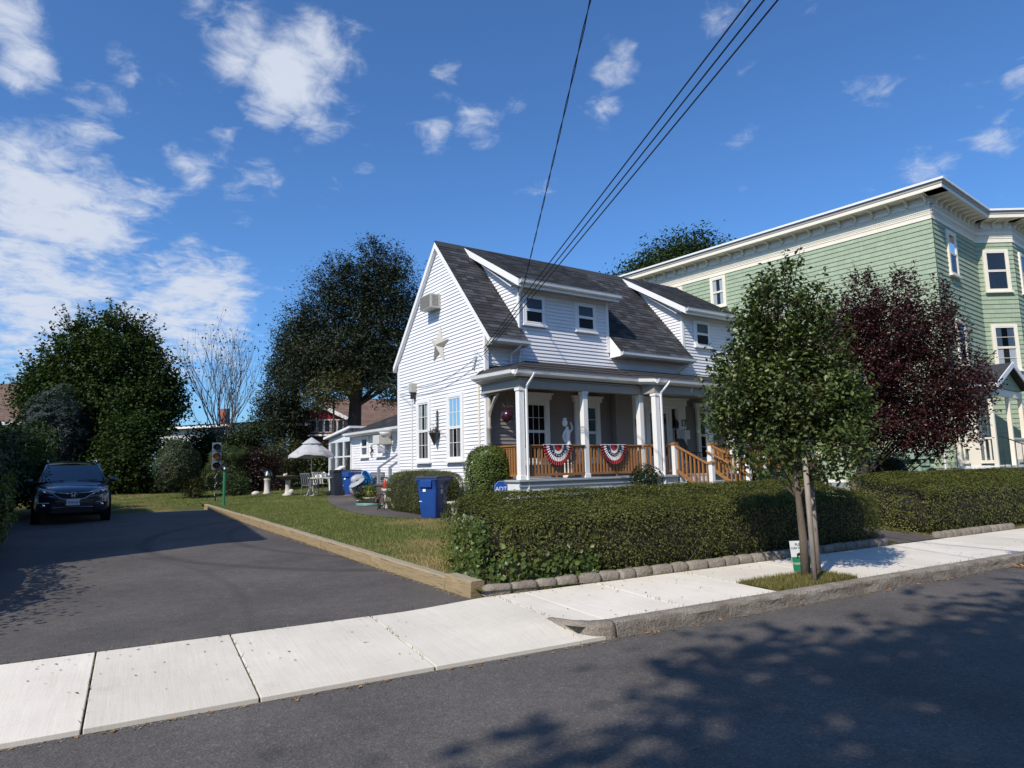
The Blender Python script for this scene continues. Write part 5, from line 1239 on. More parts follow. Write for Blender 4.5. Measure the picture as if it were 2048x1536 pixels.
def tree(name, label, base, lobes, trunk, n_twig, lpt, size, mat, bark, seed, spread=0.16, asp=0.5, hexa=False, droop=0.3, cat='tree', group=None, shell=0.5, twig_r=0.006, tdraw=500, bfac=0.42, elong=1.0, flat=1.0, shoots=0, shoot_len=.4, shoot_n=14):
    """lobes: (x,y,z,rx,ry,rz) in local metres; trunk: [(x,y,z,r),...]"""
    rg_ = np.random.default_rng(seed); t = thing(name, label, cat, base, 0.0, group)
    m = MB(); m.tube([p[:3] for p in trunk], [p[3] for p in trunk], 10); m.build('trunk', bark, t, smooth=True)
    tp = np.array([p[:3] for p in trunk]); lob = np.array(lobes, float); vol = lob[:, 3] * lob[:, 4] * lob[:, 5]
    br = MB(); anchors = []
    for k, l in enumerate(lob):
        c = l[:3]; i = int(np.argmin(np.linalg.norm(tp - (c - np.array([0, 0, np.linalg.norm(c[:2]) * 0.7 + .3])), axis=1)))
        a = tp[i]; r0 = max(.012, trunk[i][3] * bfac); mid = (a + c) / 2 + rg_.normal(size=3) * .05 * np.linalg.norm(c - a) + np.array([0, 0, .08 * np.linalg.norm(c[:2] - a[:2])])
        q1 = (a + mid) / 2; q2 = (mid + c) / 2
        br.tube([a, q1, mid, q2, c], [r0, r0 * .8, r0 * .6, r0 * .45, r0 * .3], 6); anchors.append(np.array([q1, mid, q2, c]))
    ch = rg_.choice(len(lob), n_twig, p=vol / vol.sum())
    d = nrm(rg_.normal(size=(n_twig, 3))); r = shell + (1 - shell) * rg_.random(n_twig) ** 0.6
    r *= 0.86 + 0.22 * rg_.random(n_twig)
    T_ = lob[ch, :3] + d * r[:, None] * lob[ch, 3:6]
    T_ = T_[T_[:, 2] > 0.15] if len(T_) else T_; ch = ch[:len(T_)]
    dirs = nrm(T_ - np.array([0, 0, T_[:, 2].mean() - .6]) ); dirs[:, 2] += .25; dirs = nrm(dirs)
    for i in rg_.permutation(len(T_))[:tdraw]:
        A = anchors[ch[i] if i < len(ch) else 0]; a = A[int(np.argmin(np.linalg.norm(A - T_[i], axis=1)))]; mid = (a + T_[i]) / 2 + rg_.normal(size=3) * .06
        br.tube([a, mid, T_[i]], [twig_r * 1.8, twig_r * 1.2, twig_r * .6], 4, cap=False)
    br.build('branches', bark, t, smooth=True)
    n = len(T_) * lpt; s = rg_.normal(size=(n, 3)) * spread * np.array([1 / flat ** .5, 1 / flat ** .5, flat])
    base_ = np.repeat(T_, lpt, 0); dd = np.repeat(dirs, lpt, 0)
    P = base_ + s + dd * (rg_.random((n, 1)) - .35) * spread * 2.2 * elong
    if shoots:
        lw = np.clip(lob[:, 2] - lob[:, 2].min() + .4, .1, None) * lob[:, 3]; kk = rg_.choice(len(lob), shoots, p=lw / lw.sum())
        d0 = nrm(rg_.normal(size=(shoots, 3)) + np.array([0, 0, .5])); a0 = lob[kk, :3] + d0 * lob[kk, 3:6] * .85
        d1 = nrm(d0 + np.array([0, 0, .9]) + rg_.normal(size=(shoots, 3)) * .25); ln = shoot_len * (.5 + rg_.random(shoots))
        sm = MB()
        for i in range(shoots): sm.tube([a0[i] - d1[i] * ln[i] * .4, a0[i] + d1[i] * ln[i]], [twig_r, twig_r * .5], 4, cap=False)
        stuff(sm.build('shoots', bark, t))
        tt = np.repeat(np.linspace(.0, 1.0, shoot_n)[None], shoots, 0).reshape(-1, 1); SP = np.repeat(a0, shoot_n, 0) + np.repeat(d1 * ln[:, None], shoot_n, 0) * tt + rg_.normal(size=(shoots * shoot_n, 3)) * size * .45
        P = np.concatenate([P, SP]); dd = np.concatenate([dd, np.repeat(d1, shoot_n, 0)])
    ok = P[:, 2] > .05; P = P[ok]; dd = dd[ok]
    leaves('crown', P, size, mat, t, rg_, normals=np.tile([0, 0, 1.0], (len(P), 1)) + dd * .5, align=.8, asp=asp, hexa=hexa, droop=droop)
    return t
# --- young street tree in the pit
ST = (7.72, 5.97, .14)
lob = [(0.0, 0, 2.25, .72, .70, .55), (-.62, .05, 2.35, .52, .5, .45), (.50, -.05, 2.2, .50, .5, .5), (-.35, .2, 1.65, .58, .5, .40), (.30, -.2, 1.55, .55, .5, .42), (-.55, .25, 2.0, .55, .5, .42), (.0, .3, 2.9, .55, .55, .5), (-.15, -.1, 3.4, .38, .38, .45),
       (.38, .0, 2.95, .42, .42, .45), (.12, 0, 3.75, .22, .22, .35), (-.42, .1, 3.05, .34, .34, .42), (-.34, 0, 3.55, .15, .15, .30), (.40, .0, 3.45, .22, .22, .28), (-.80, .1, 2.65, .22, .22, .25), (-.85, .15, 2.0, .25, .3, .25), (.55, -.1, 1.85, .42, .4, .38)]
lob = [(x * .95, y, z + .12, a, b, c) for x, y, z, a, b, c in lob]
# rows of the crown lie along the direction across the view, so turn the lobes there
ca, sa = cos(radians(-29)), sin(radians(-29))
lob = [(x * ca - y * sa, x * sa + y * ca, z, a, b, c) for x, y, z, a, b, c in lob]
tree('street_tree', 'young broadleaf street tree in the grass pit between two stakes', ST, lob, [(0, 0, -.05, .062), (0.0, 0, .5, .05), (-.02, .01, 1.0, .04), (-.03, .02, 1.6, .034), (0, 0, 2.4, .026), (.03, 0, 3.2, .016), (.05, 0, 3.9, .006)],
     1150, 19, .066, 'leaf_pear', 'bark', 21, spread=.075, asp=.55, hexa=True, droop=.6, shell=.66, twig_r=.004, shoots=170, shoot_len=.26, shoot_n=12)
for dx, dy, lean, lab in ((-.30, -.36, (.03, .04), 'grey wooden tree stake on the kerb side of the street tree'), (.40, .10, (-.05, -.02), 'grey wooden tree stake on the hedge side of the street tree')):
    m = MB(); m.tube([(0, 0, -.1), (lean[0] * .5, lean[1] * .5, .8), (lean[0], lean[1], 1.55)], [.032, .033, .032], 10)
    tag(m.build('tree_stake', 'stake_wood', None, smooth=True, loc=(ST[0] + dx, ST[1] + dy, .14)), lab, 'stake', 'tree stakes')
m = MB(); m.tube([(-.30, -.36, 1.35), (-.12, -.05, 1.36), (.02, .06, 1.35), (.36, .12, 1.35), (.06, -.06, 1.35), (-.27, -.38, 1.35)], .008, 6)
tag(m.build('tree_tie', 'black_rubber', None, loc=ST), 'dark rubber tie holding the street tree to its stakes', 'tie')
# --- purple leaved tree in front of the green building
PT = (15.0, 9.85, .33)
plob = [(0.1, 0, 2.6, 1.0, .9, .7), (.95, -.5, 2.5, .85, .8, .65), (1.65, -.95, 2.25, .65, .6, .5), (.55, -.3, 3.35, .95, .9, .65), (1.35, -.75, 3.35, .65, .6, .55), (.0, 0, 3.6, .6, .6, .55), (.85, -.5, 4.05, .38, .4, .5), (.25, -.1, 4.15, .30, .3, .45), (1.55, -.9, 3.95, .22, .22, .4), (1.9, -1.05, 2.75, .38, .4, .3), (-.55, .3, 2.9, .6, .6, .6), (-.4, .2, 2.1, .6, .6, .4), (1.35, -.75, 1.65, .35, .35, .35), (.55, -.3, 1.85, .6, .55, .4), (2.1, -1.2, 2.35, .25, .3, .2), (.4, -.2, 4.35, .12, .12, .35), (1.75, -1.0, 1.9, .3, .3, .3), (.1, 0, 1.75, .75, .7, .4), (.9, -.5, 1.55, .7, .6, .4), (1.4, -.8, 1.85, .55, .5, .4), (-.3, .2, 1.6, .5, .5, .35), (1.8, -1.0, 1.55, .35, .35, .3), (1.2, -.65, 1.3, .4, .4, .25), (.2, -.1, 1.45, .5, .5, .28)]
plob = [tuple(q * 1.27 for q in l) for l in plob]
tree('purple_tree', 'purple leaved plum tree in front of the green building', PT, plob, [(0, 0, -.1, .17), (.02, 0, .9, .15), (.10, -.05, 1.6, .12), (.40, -.22, 2.3, .10), (.8, -.45, 3.2, .08), (1.0, -.55, 4.2, .05), (1.05, -.6, 5.2, .02)],
     2500, 24, .068, 'leaf_purple', 'bark_dark', 31, spread=.10, asp=.52, hexa=True, droop=.25, shell=.45, twig_r=.006, bfac=.17, shoots=420, shoot_len=.36, shoot_n=16)
# --- conifer behind the rear addition
def at(u, depth, z=0.0):
    d = FWD * 1.0 + RIGHT * ((u - 1024) / 1335.0); d.z = 0
    p = d * depth / 1.0; return (p.x, p.y, z)
RX, RYv = 0.8723, -0.4889                              # across-the-view direction on the ground
def across(l): return [(a * RX - b * RYv * 0 + b * 0.488, a * RYv + b * 0.873, z, rx, ry, rz) for a, b, z, rx, ry, rz in l]
big = across([(.3, .6, 5.9, 2.3, 2.2, 1.0), (-1.8, .3, 6.0, 1.9, 1.9, 1.1), (2.2, 0, 5.3, 1.6, 1.6, 1.5), (-.3, 0, 6.6, 2.3, 2.2, 1.4), (1.4, .2, 7.6, 2.0, 1.9, 1.6), (-2.2, 0, 7.2, 1.5, 1.5, 1.2), (-.6, .2, 8.6, 1.8, 1.7, 1.2), (1.6, 0, 9.6, 1.6, 1.5, 1.3), (.6, .1, 10.4, 1.5, 1.4, 1.0), (-1.2, 0, 9.8, 1.2, 1.2, 1.0), (1.9, 0, 11.0, .8, .8, .9), (.9, 0, 11.6, .6, .6, .7), (2.7, .2, 8.4, 1.1, 1.1, 1.2), (-2.7, 0, 8.6, .8, .8, .7), (2.9, .3, 6.6, 1.0, 1, 1.2), (-1.0, 0, 11.0, .5, .5, .5)])
tree('hemlock_tree', 'tall dark needled tree behind the rear addition', at(712, 33, .8), big, [(0, 0, -.3, .42), (-.1, 0, 2, .36), (0, .1, 4, .30), (.2, .1, 6, .24), (.4, 0, 8.5, .16), (.6, 0, 11, .05)],
     2500, 30, .17, 'leaf_conifer', 'bark_dark', 41, spread=.27, asp=.30, droop=.5, shell=.45, twig_r=.015, tdraw=1100, elong=1.1, flat=.42, shoots=300, shoot_len=.5, shoot_n=24)
big2 = across([(-.5, 0, 3.6, 1.4, 1.4, 1.4), (-.4, 0, 5.2, 1.5, 1.4, 1.4), (.2, 0, 6.8, 1.4, 1.3, 1.3), (0, 0, 8.2, 1.1, 1.0, 1.0), (.6, 0, 9.2, .7, .7, .8), (-.9, 0, 4.2, 1.1, 1, 1), (-.7, 0, 6.4, .8, .8, .9), (-.4, 0, 7.8, .7, .7, .7)])
tree('spruce_tree', 'pointed dark green conifer to the left of the tall needled tree', at(590, 37, .8), big2, [(0, 0, -.3, .3), (0, 0, 3, .24), (.1, 0, 6, .15), (.3, 0, 9.5, .04)], 1200, 26, .17, 'leaf_conifer', 'bark_dark', 43, spread=.2, asp=.3, droop=-.2, shell=.4, twig_r=.012, tdraw=300, elong=1.8)
yel = across([(0, 0, 0, 1.0, .8, .6), (-.7, 0, -.5, .7, .6, .5), (.6, 0, .3, .6, .6, .5)])
yl = [(x, y, z + 4.7, a, b, c) for x, y, z, a, b, c in yel]
tree('golden_conifer', 'olive yellow conifer boughs in front of the tall dark tree', at(668, 31.5, .8), yl, [(0, 0, -.2, .10), (0, 0, 2, .08), (0, 0, 4.2, .03)], 200, 16, .22, 'leaf_yellowgreen', 'bark_dark', 44, spread=.2, asp=.25, droop=.7, tdraw=60)
# --- maple at the back of the drive
map_ = across([(0, 0, 4.2, 2.8, 2.6, 1.8), (-2.3, 0, 4.8, 1.9, 1.8, 1.6), (2.2, .2, 4.6, 1.9, 1.8, 1.5), (-1.0, 0, 6.6, 1.9, 1.8, 1.3), (1.0, 0, 6.9, 1.9, 1.8, 1.3), (-1.5, .3, 8.0, .9, .9, .9), (.5, 0, 8.3, 1.1, 1.1, .8), (2.4, 0, 6.4, 1.0, 1, 1.0), (-3.2, 0, 6.1, .8, .8, .7), (3.0, 0, 5.4, .9, .9, .8), (-3.6, 0, 4.2, .7, .7, .6), (-3.3, 0, 3.2, .8, .8, .6), (1.8, 0, 7.9, .5, .5, .5), (3.1, 0, 3.6, .8, .8, .7), (0, -.3, 2.2, 2.0, 1.6, 1.2)])
tree('maple_tree', 'broad green maple tree at the far end of the driveway', at(205, 34, .7), map_, [(0, 0, -.3, .28), (0, 0, 1.6, .24), (.1, 0, 3.4, .18), (.1, 0, 6, .10), (.2, 0, 8, .03)], 2300, 24, .14, 'leaf_maple', 'bark_dark', 51, spread=.20, asp=.75, hexa=True, droop=.4, shell=.55, twig_r=.012, tdraw=900, shoots=420, shoot_len=.8, shoot_n=18)
# --- almost leafless tree
bt = thing('bare_tree', 'nearly leafless tree with a fan of thin upright branches', 'tree', at(447, 36, .8)); m = MB(); r2 = random.Random(12); tips = []
def grow(p, d, l, r, lev):
    n_ = 4; pts = [Vector(p)]; dd = Vector(d)
    for i in range(n_):
        dd = (dd + Vector((r2.gauss(0, .07), r2.gauss(0, .07), .06))).normalized(); pts.append(pts[-1] + dd * l / n_)
    m.tube(pts, [r * (1 - .55 * i / n_) for i in range(n_ + 1)], 5 if lev < 2 else 4, cap=False)
    if lev >= 4: tips.append(pts[-1]); return
    for k in range(3 if lev < 3 else 2):
        a = r2.uniform(0, 2 * pi); s = r2.uniform(.22, .5); q = pts[r2.choice((2, 3, 4))]
        nd = (dd + Vector((cos(a) * s, sin(a) * s, .12))).normalized(); grow(q, nd, l * r2.uniform(.62, .85), r * .55, lev + 1)
m.tube([(0, 0, -.2), (.0, 0, 1.2), (.05, 0, 2.4)], [.15, .12, .09], 8)
for k in range(13):
    a = 2 * pi * k / 13 * 2; s = .2 + .38 * (k % 3); grow((0.03, 0, 1.2 + .12 * k), (cos(a) * s, sin(a) * s, 1), 2.7, .042, 1)
m.build('branches', 'bark_grey', bt)
P = [(p.x + rnd.gauss(0, .2), p.y + rnd.gauss(0, .2), p.z - abs(rnd.gauss(0, .5))) for p in tips for _ in range(2) if rnd.random() < .8]
leaves('leaves', P, .13, 'leaf_shrub', bt, rg, asp=.6)
# --- shrubs and lower trees along the back and the drive
def lump(name, label, u, depth, w, h, n, size, mat, asp=.5, cat='shrub', group=None, e=2.4, z0=None, deep=.8, wob=.16, solid=False):
    x, y, _ = at(u, depth); z = ground_z(x, y) if z0 is None else z0
    if solid:
        return hedge(name, label, cat, (x, y, z - .05), (w / 2, w / 2 * deep, h), 0.5, n, size, mat, rg, e=e, wob=wob, asp=asp, group=group, core=.74)
    return loose(name, label, (x, y, z - .05), w, w * deep, h, n, size, mat, asp, cat, -29, group)
def loose(name, label, base, w, d, h, n, size, mat, asp=.5, cat='shrub', rot=0.0, group=None):
    r3 = random.Random(label); lobes = []; ca_, sa_ = cos(radians(rot)), sin(radians(rot))
    k = 10
    for i in range(k):
        fz = (i + .5) / k; taper = 1 - .55 * fz ** 1.6; a = r3.uniform(-1, 1) * .62 * taper * w / 2; b = r3.uniform(-1, 1) * .6 * taper * d / 2; r = r3.uniform(.30, .44) * min(w, h * 1.1) * .62
        zz_ = max(r * .55, fz * (h - r * .7)); lobes.append((a * ca_ - b * sa_, a * sa_ + b * ca_, zz_, r * 1.15, r * 1.0, r * .8))
    lpt = 16
    return tree(name, label, base, lobes, [(0, 0, -.1, .07), (0, 0, h * .3, .06), (.05, 0, h * .55, .035)], n // lpt, lpt, size, mat, 'bark_dark', r3.randrange(9999), spread=size * 1.5, asp=asp, cat=cat, group=group, shell=.25, droop=.3, tdraw=120, twig_r=.008)
lump('cone_shrub', 'dense dwarf conical evergreen at the edge of the back lawn', 362, 27.5, 2.0, 2.5, 14000, .08, 'leaf_shrub', .3, e=1.55, wob=.08, solid=True)
lump('spruce_shrub', 'dark bluish spruce behind the parked car', 118, 31, 3.2, 5.2, 18000, .17, 'leaf_spruce', .22, e=1.5, solid=True, wob=.3)
lump('back_shrub', 'tall dark green shrub behind the driveway end', 255, 31.5, 4.6, 3.9, 22000, .13, 'leaf_maple', .7, deep=.6)
lump('back_shrub', 'dark leafy shrub between the spruce and the parked car', 75, 27.5, 3.0, 3.0, 12000, .12, 'leaf_shrub', .6)
lump('back_shrub', 'tall dark shrub mass under the bare tree', 410, 37, 4.5, 3.4, 15000, .15, 'leaf_maple', .7)
lump('feather_grass', 'tall feathery ornamental grass clump behind the traffic light', 462, 30, 1.8, 2.0, 9000, .34, 'leaf_grass_tall', .06, e=2.0, wob=.3, solid=True)
lump('burgundy_shrub', 'burgundy leaved shrub behind the gazing globe', 525, 30.5, 2.4, 1.9, 10000, .09, 'leaf_burgundy', .6)
lump('olive_shrub', 'olive green spreading shrub behind the burgundy shrub', 560, 33, 3.6, 2.4, 14000, .10, 'leaf_olive', .5)
lump('back_shrub', 'green shrub growing under the red cottage windows', 640, 36.5, 3.0, 2.3, 12000, .12, 'leaf_shrub', .6)
lump('back_shrub', 'leafy shrub between the bare tree and the olive shrub', 500, 35, 3.4, 3.6, 12000, .13, 'leaf_shrub', .6)
lump('low_shrub', 'low grey green ground shrub beside the traffic light post', 478, 28.5, 2.0, .85, 6000, .07, 'leaf_shrub', .5)
lump('low_shrub', 'low green tuft at the foot of the conical evergreen', 395, 27.3, 1.4, .8, 5000, .07, 'leaf_olive', .4)
# shrubbery along the left edge of the driveway
def side(name, label, x, y, w, d, h, n, size, mat, asp=.6, e=2.6):
    t = hedge(name, label, 'shrub', (x, y, drive_z(y) - .05), (w / 2 * .9, d / 2 * .94, h * .94), 0.0, n, size, mat, rg, e=e, wob=.16, asp=asp, core=.74)
    k = n // 3; P = np.stack([rg.uniform(-w / 2, w / 2, k), rg.uniform(-d / 2, d / 2, k), h * (.35 + .65 * rg.random(k))], 1)
    P = P + (vnoise(P, 2.3, 5) * .22)[:, None] * nrm(P - [0, 0, h * .4]); leaves('stray_shoots', P, size, mat, t, rg, asp=asp); return t
side('drive_hedge', 'leafy green hedge along the driveway beside the parked car', -3.55, 19.6, 2.0, 6.5, 2.5, 16000, .10, 'leaf_shrub')
side('drive_hedge', 'low dark hedge at the street end of the driveway edge', -2.95, 11.0, 2.0, 6.0, 1.72, 11000, .08, 'leaf_shrub')
side('drive_hedge', 'dark hedge between the yellow green bush and the street end hedge', -2.95, 14.4, 1.8, 2.8, 2.0, 8000, .09, 'leaf_shrub')
side('drive_hedge', 'yellow green bush at the driveway edge', -2.55, 16.2, 1.0, 1.3, 1.55, 3500, .08, 'leaf_bright')
side('drive_hedge', 'dark hedge beyond the parked car', -3.5, 25.5, 2.4, 5.0, 2.9, 12000, .11, 'leaf_maple')
# broad tree top beyond the green building, and trees across the street whose shade falls on the road
far = across([(0, 0, 9.0, 3.2, 3, 2.0), (-2.4, 0, 8.6, 2.0, 2, 1.6), (2.6, 0, 9.4, 2.2, 2, 1.7), (.8, 0, 10.8, 1.8, 1.8, 1.2), (-1.0, 0, 10.2, 1.4, 1.4, 1.0)])
tree('far_tree', 'green tree top rising behind the green building roof', at(1370, 42, 1.5), [(x, y, z + 2.6, a, b, c) for x, y, z, a, b, c in far], [(0, 0, -.3, .4), (0, 0, 5, .3), (0, 0, 10, .15), (0, 0, 13, .05)], 1700, 20, .24, 'leaf_maple', 'bark_dark', 61, spread=.34, asp=.4, droop=-.3, elong=1.6)
SH = [(-6.6, -6.0, 11.0, 'tall leafy tree across the street, left of the utility pole'), (-2.8, -6.1, 10.8, 'tall leafy tree across the street beside the utility pole'), (1.2, -5.9, 11.2, 'tall leafy tree across the street, right of the utility pole')]
DENS = (280, 370, 430)
for k, (x, y, z, lb) in enumerate(SH):
    oy = 2.9
    tree('shade_tree', lb, (x, y, .1), [(0, oy, z, 2.3, 1.7, 1.2), (-1.7, oy + .3, z - .3, 1.5, 1.2, 1.0), (1.8, oy - .2, z - .2, 1.6, 1.2, 1.0), (.3, oy - .4, z + 1.4, 1.5, 1.3, .9), (.9, oy + .9, z - .5, 1.2, .9, .8), (-.6, oy - 1.3, z - .2, 1.5, 1.1, .9), (0, .6, z + .4, 2.0, 1.6, 1.2)],
         [(0, 0, -.2, .26), (0, .2, z * .35, .22), (.1, 1.0, z * .62, .16), (.1, 2.2, z * .9, .09), (.1, 2.8, z + 1.0, .04)], DENS[k], 12, .24, 'leaf_maple', 'bark', 71 + k, spread=.34, asp=.75, hexa=True, shell=.2, twig_r=.012, tdraw=200)
# ================================================================ things round the white house
def hthing(name, label, cat, x, y, z=None, rz=0.0, group=None):
    w = hw(x, y); zz_ = ground_z(w[0], w[1]) if z is None else z
    return thing(name, label, cat, (w[0], w[1], zz_), TH + rz, group)
# --- wheeled bins
def wheelie(label, x, y, rz, s=1.0):
    t = hthing('wheeled_bin', label, 'bin', x, y, None, rz, 'blue wheeled bins')
    t.location.z += .014
    m = MB()                                          # tapered body; front faces -y, wheels at the back
    secs = [(0.0, .205, -.23, .19), (.03, .215, -.24, .20), (.62, .255, -.285, .27), (.80, .268, -.30, .32), (.82, .29, -.315, .335), (.90, .295, -.32, .34)]
    for z, w, f, b in secs:
        r = .05; ring = []
        for cx_, cy_, a0 in ((w - r, b - r, 0), (-w + r, b - r, 90), (-w + r, f + r, 180), (w - r, f + r, 270)):
            for k in range(4): a = radians(a0 + 30 * k); ring.append((cx_ + r * cos(a), cy_ + r * sin(a), z))
        m.v += ring
    n = 16
    for i in range(len(secs) - 1):
        for k in range(n): m.f.append((i * n + k, i * n + (k + 1) % n, (i + 1) * n + (k + 1) % n, (i + 1) * n + k))
    m.f += [tuple(range(n))[::-1]]
    body = smooth_by_angle(m.build('body', 'bin_blue', t), 45)
    m = MB(); m.box(-.30, .30, -.335, -.315, .86, .90); m.box(-.305, -.285, -.33, .30, .86, .90); m.box(.285, .305, -.33, .30, .86, .90); m.build('rim', 'bin_blue', t, bevel=.005)
    m = MB(); m.box(-.16, .16, -.345, -.30, .70, .86); m.build('lift_pocket', 'bin_blue', t, bevel=.012)
    m = MB()
    lid = [(-.345, .905), (-.34, .93), (-.2, .965), (.2, .975), (.37, .945), (.43, .925), (.43, .91), (.36, .905)]
    m.prism(lid, -.31, .31, lambda a, b, c: (c, a, b)); l = m.build('lid', 'bin_lid', t, bevel=.008)
    m = MB(); m.box(-.14, .14, -.20, .10, .966, .982); m.build('lid_panel', 'bin_lid', l)
    m = MB(); m.tube([(-.20, .40, .86), (.20, .40, .86)], .016, 8); m.tube([(-.2, .40, .86), (-.2, .32, .84)], .016, 6); m.tube([(.2, .40, .86), (.2, .32, .84)], .016, 6); m.build('handle', 'bin_blue', t)
    for sx in (-1, 1):
        m = MB(); m.lathe([(.05, -.03), (.115, -.03), (.125, -.018), (.125, .018), (.115, .03), (.05, .03)], 20, T=lambda a, b, c, sx=sx: (sx * .27 + c, .26 + a, .125 + b)); w = m.build('wheel', 'black_rubber', t, smooth=True)
        m = MB(); m.lathe([(.001, -.034), (.055, -.034), (.055, .034), (.001, .034)], 12, T=lambda a, b, c, sx=sx: (sx * .27 + c, .26 + a, .125 + b)); m.build('hub', 'mesh_grey', w)
    m = MB(); m.tube([(-.24, .26, .125), (.24, .26, .125)], .012, 6); m.build('axle', 'galv', t)
    # city print on the side
    sd = M4((.262, -.03, .615), (0, 1, 0), (.06, 0, 1))
    for k, (tx, sz, dz) in enumerate((('CITY OF', .034, .15), ('RECYCLE', .034, .115), ('PROGRAM', .03, .08))):
        mm = sd.copy(); mm.translation = Vector((.256 + .066 * (.615 + dz - .62) + .002, -.03, .615 + dz)); text('print', tx, sz, 'print_white', body, mm, .0008)
    m = MB(); m.lathe([(.052, 0), (.052, .003), (.035, .003), (.035, 0)], 24, T=lambda a, b, c: (.2545 + c + b * .066, -.03 + a, .60 + b)); m.lathe([(.001, 0), (.018, 0), (.018, .003), (.001, .003)], 12, T=lambda a, b, c: (.2545 + c + b * .066, -.03 + a, .60 + b)); m.build('seal_print', 'print_white', body)
    m = MB(); m.box(-.10, -.02, -.2935, -.2895, .60, .66); m.build('number_print', 'print_white', body)
    m = MB(); m.box(-.22, -.14, -.272, -.262, .37, .385); m.build('label_strip', 'print_white', body)
    t.scale = (s, s, s); return t
wheelie('blue wheeled recycling bin with dark lid beside the yew hedge', -1.22, .55, radians(-62), 1.06)
wheelie('blue wheeled recycling bin standing near the screened porch', .62, 10.9, radians(-60), 1.0)
t = hthing('black_bin', 'black wheeled bin behind the blue bin near the screened porch', 'bin', .20, 11.15)
m = MB(); m.prism([(-.22, 0), (.22, 0), (.28, .92), (-.28, .92)], -.24, .24, lambda a, b, c: (a, c, b)); m.build('body', 'bin_lid', t, bevel=.02)
m = MB(); m.prism([(-.30, .921), (.30, .921), (.27, .985), (-.24, .995)], -.27, .27, lambda a, b, c: (a, c, b)); m.build('lid', 'black_rubber', t, bevel=.01)
for sx in (-1, 1):
    m = MB(); m.lathe([(.05, -.03), (.12, -.03), (.12, .03), (.05, .03)], 16, T=lambda a, b, c, sx=sx: (.18 + a, sx * .26 + c, .12 + b)); m.build('wheel', 'black_rubber', t)
# --- gable ornaments
star = hthing('metal_star', 'weathered tin barn star hung on the gable wall', 'star', -.03, 2.36, 5.18)
P = []
for k in range(10):
    a = pi / 2 + k * pi / 5 + .12; r = .56 if k % 2 == 0 else .22; P.append((r * cos(a), r * sin(a)))
m = MB(); c = (-.16, 0, 0)
for k in range(10):
    p, q = P[k], P[(k + 1) % 10]; m.add([c, (0.0, p[0], p[1]), (0.0, q[0], q[1])], [(0, 1, 2)])
m.add([(0.0, p[0], p[1]) for p in P], [tuple(range(10))]); m.build('star_face', 'tin', star)
ac = hthing('air_conditioner', 'beige through-wall air conditioner high on the gable wall', 'air conditioner', 0.0, 2.62, 6.27)
m = MB(); m.box(-.36, 0.03, -.33, .33, 0, .42); cs = m.build('case', 'ac_beige', ac, bevel=.012)
m = MB(); m.box(-.366, -.361, -.30, .30, .03, .39); m.build('grille', 'ac_grille', ac)
for sy in (-1, 1):
    for k in range(9): m = MB(); m.box(-.30, -.10, sy * .331, sy * .334, .06 + k * .036, .075 + k * .036); m.build('louvre', 'ac_grille', cs)
wp = hthing('wall_planter', 'dark iron cone planter hanging between the gable windows', 'planter', -.03, 2.5, 2.3)
m = MB(); m.lathe([(.001, 0), (.05, .10), (.11, .26), (.16, .36), (.16, .38), (.10, .38)], 12, (-.12, 0, 0)); m.build('cone', 'black_metal', wp)
m = MB()
for k in range(7):
    z = .40 + k * .085; m.tube([(-.02, 0, z), (-.03, .05 + .02 * (k % 2), z + .04), (-.02, .02, z + .09)], .012, 5); m.tube([(-.02, 0, z), (-.03, -.06 + .02 * (k % 2), z + .04), (-.02, -.02, z + .09)], .012, 5)
m.tube([(-.02, 0, .30), (-.02, 0, 1.02)], .012, 6); m.build('scrollwork', 'black_metal', wp)
leaves('dry_plant', [(-.12 + rnd.gauss(0, .06), rnd.gauss(0, .06), .40 + abs(rnd.gauss(0, .05))) for _ in range(60)], .07, 'bark', wp, rng)
ho = hthing('hanging_ornament', 'plum coloured glass ball hanging under the porch roof', 'ornament', .04, -.95, 2.90)
m = MB(); m.ball((0, 0, 0), .165, 20, 14); m.build('ball', 'plum_glaze', ho, smooth=True)
m = MB(); m.tube([(0, 0, .16), (0, 0, .80)], .004, 5)
for k in range(7):
    a = k * .9; m.tube([(0, 0, .16), (.09 * cos(a), .09 * sin(a), .24), (.17 * cos(a), .17 * sin(a), .22 + .05 * (k % 3))], [.012, .014, .004], 5)
m.build('leaf_collar', 'bark_dark', ho)
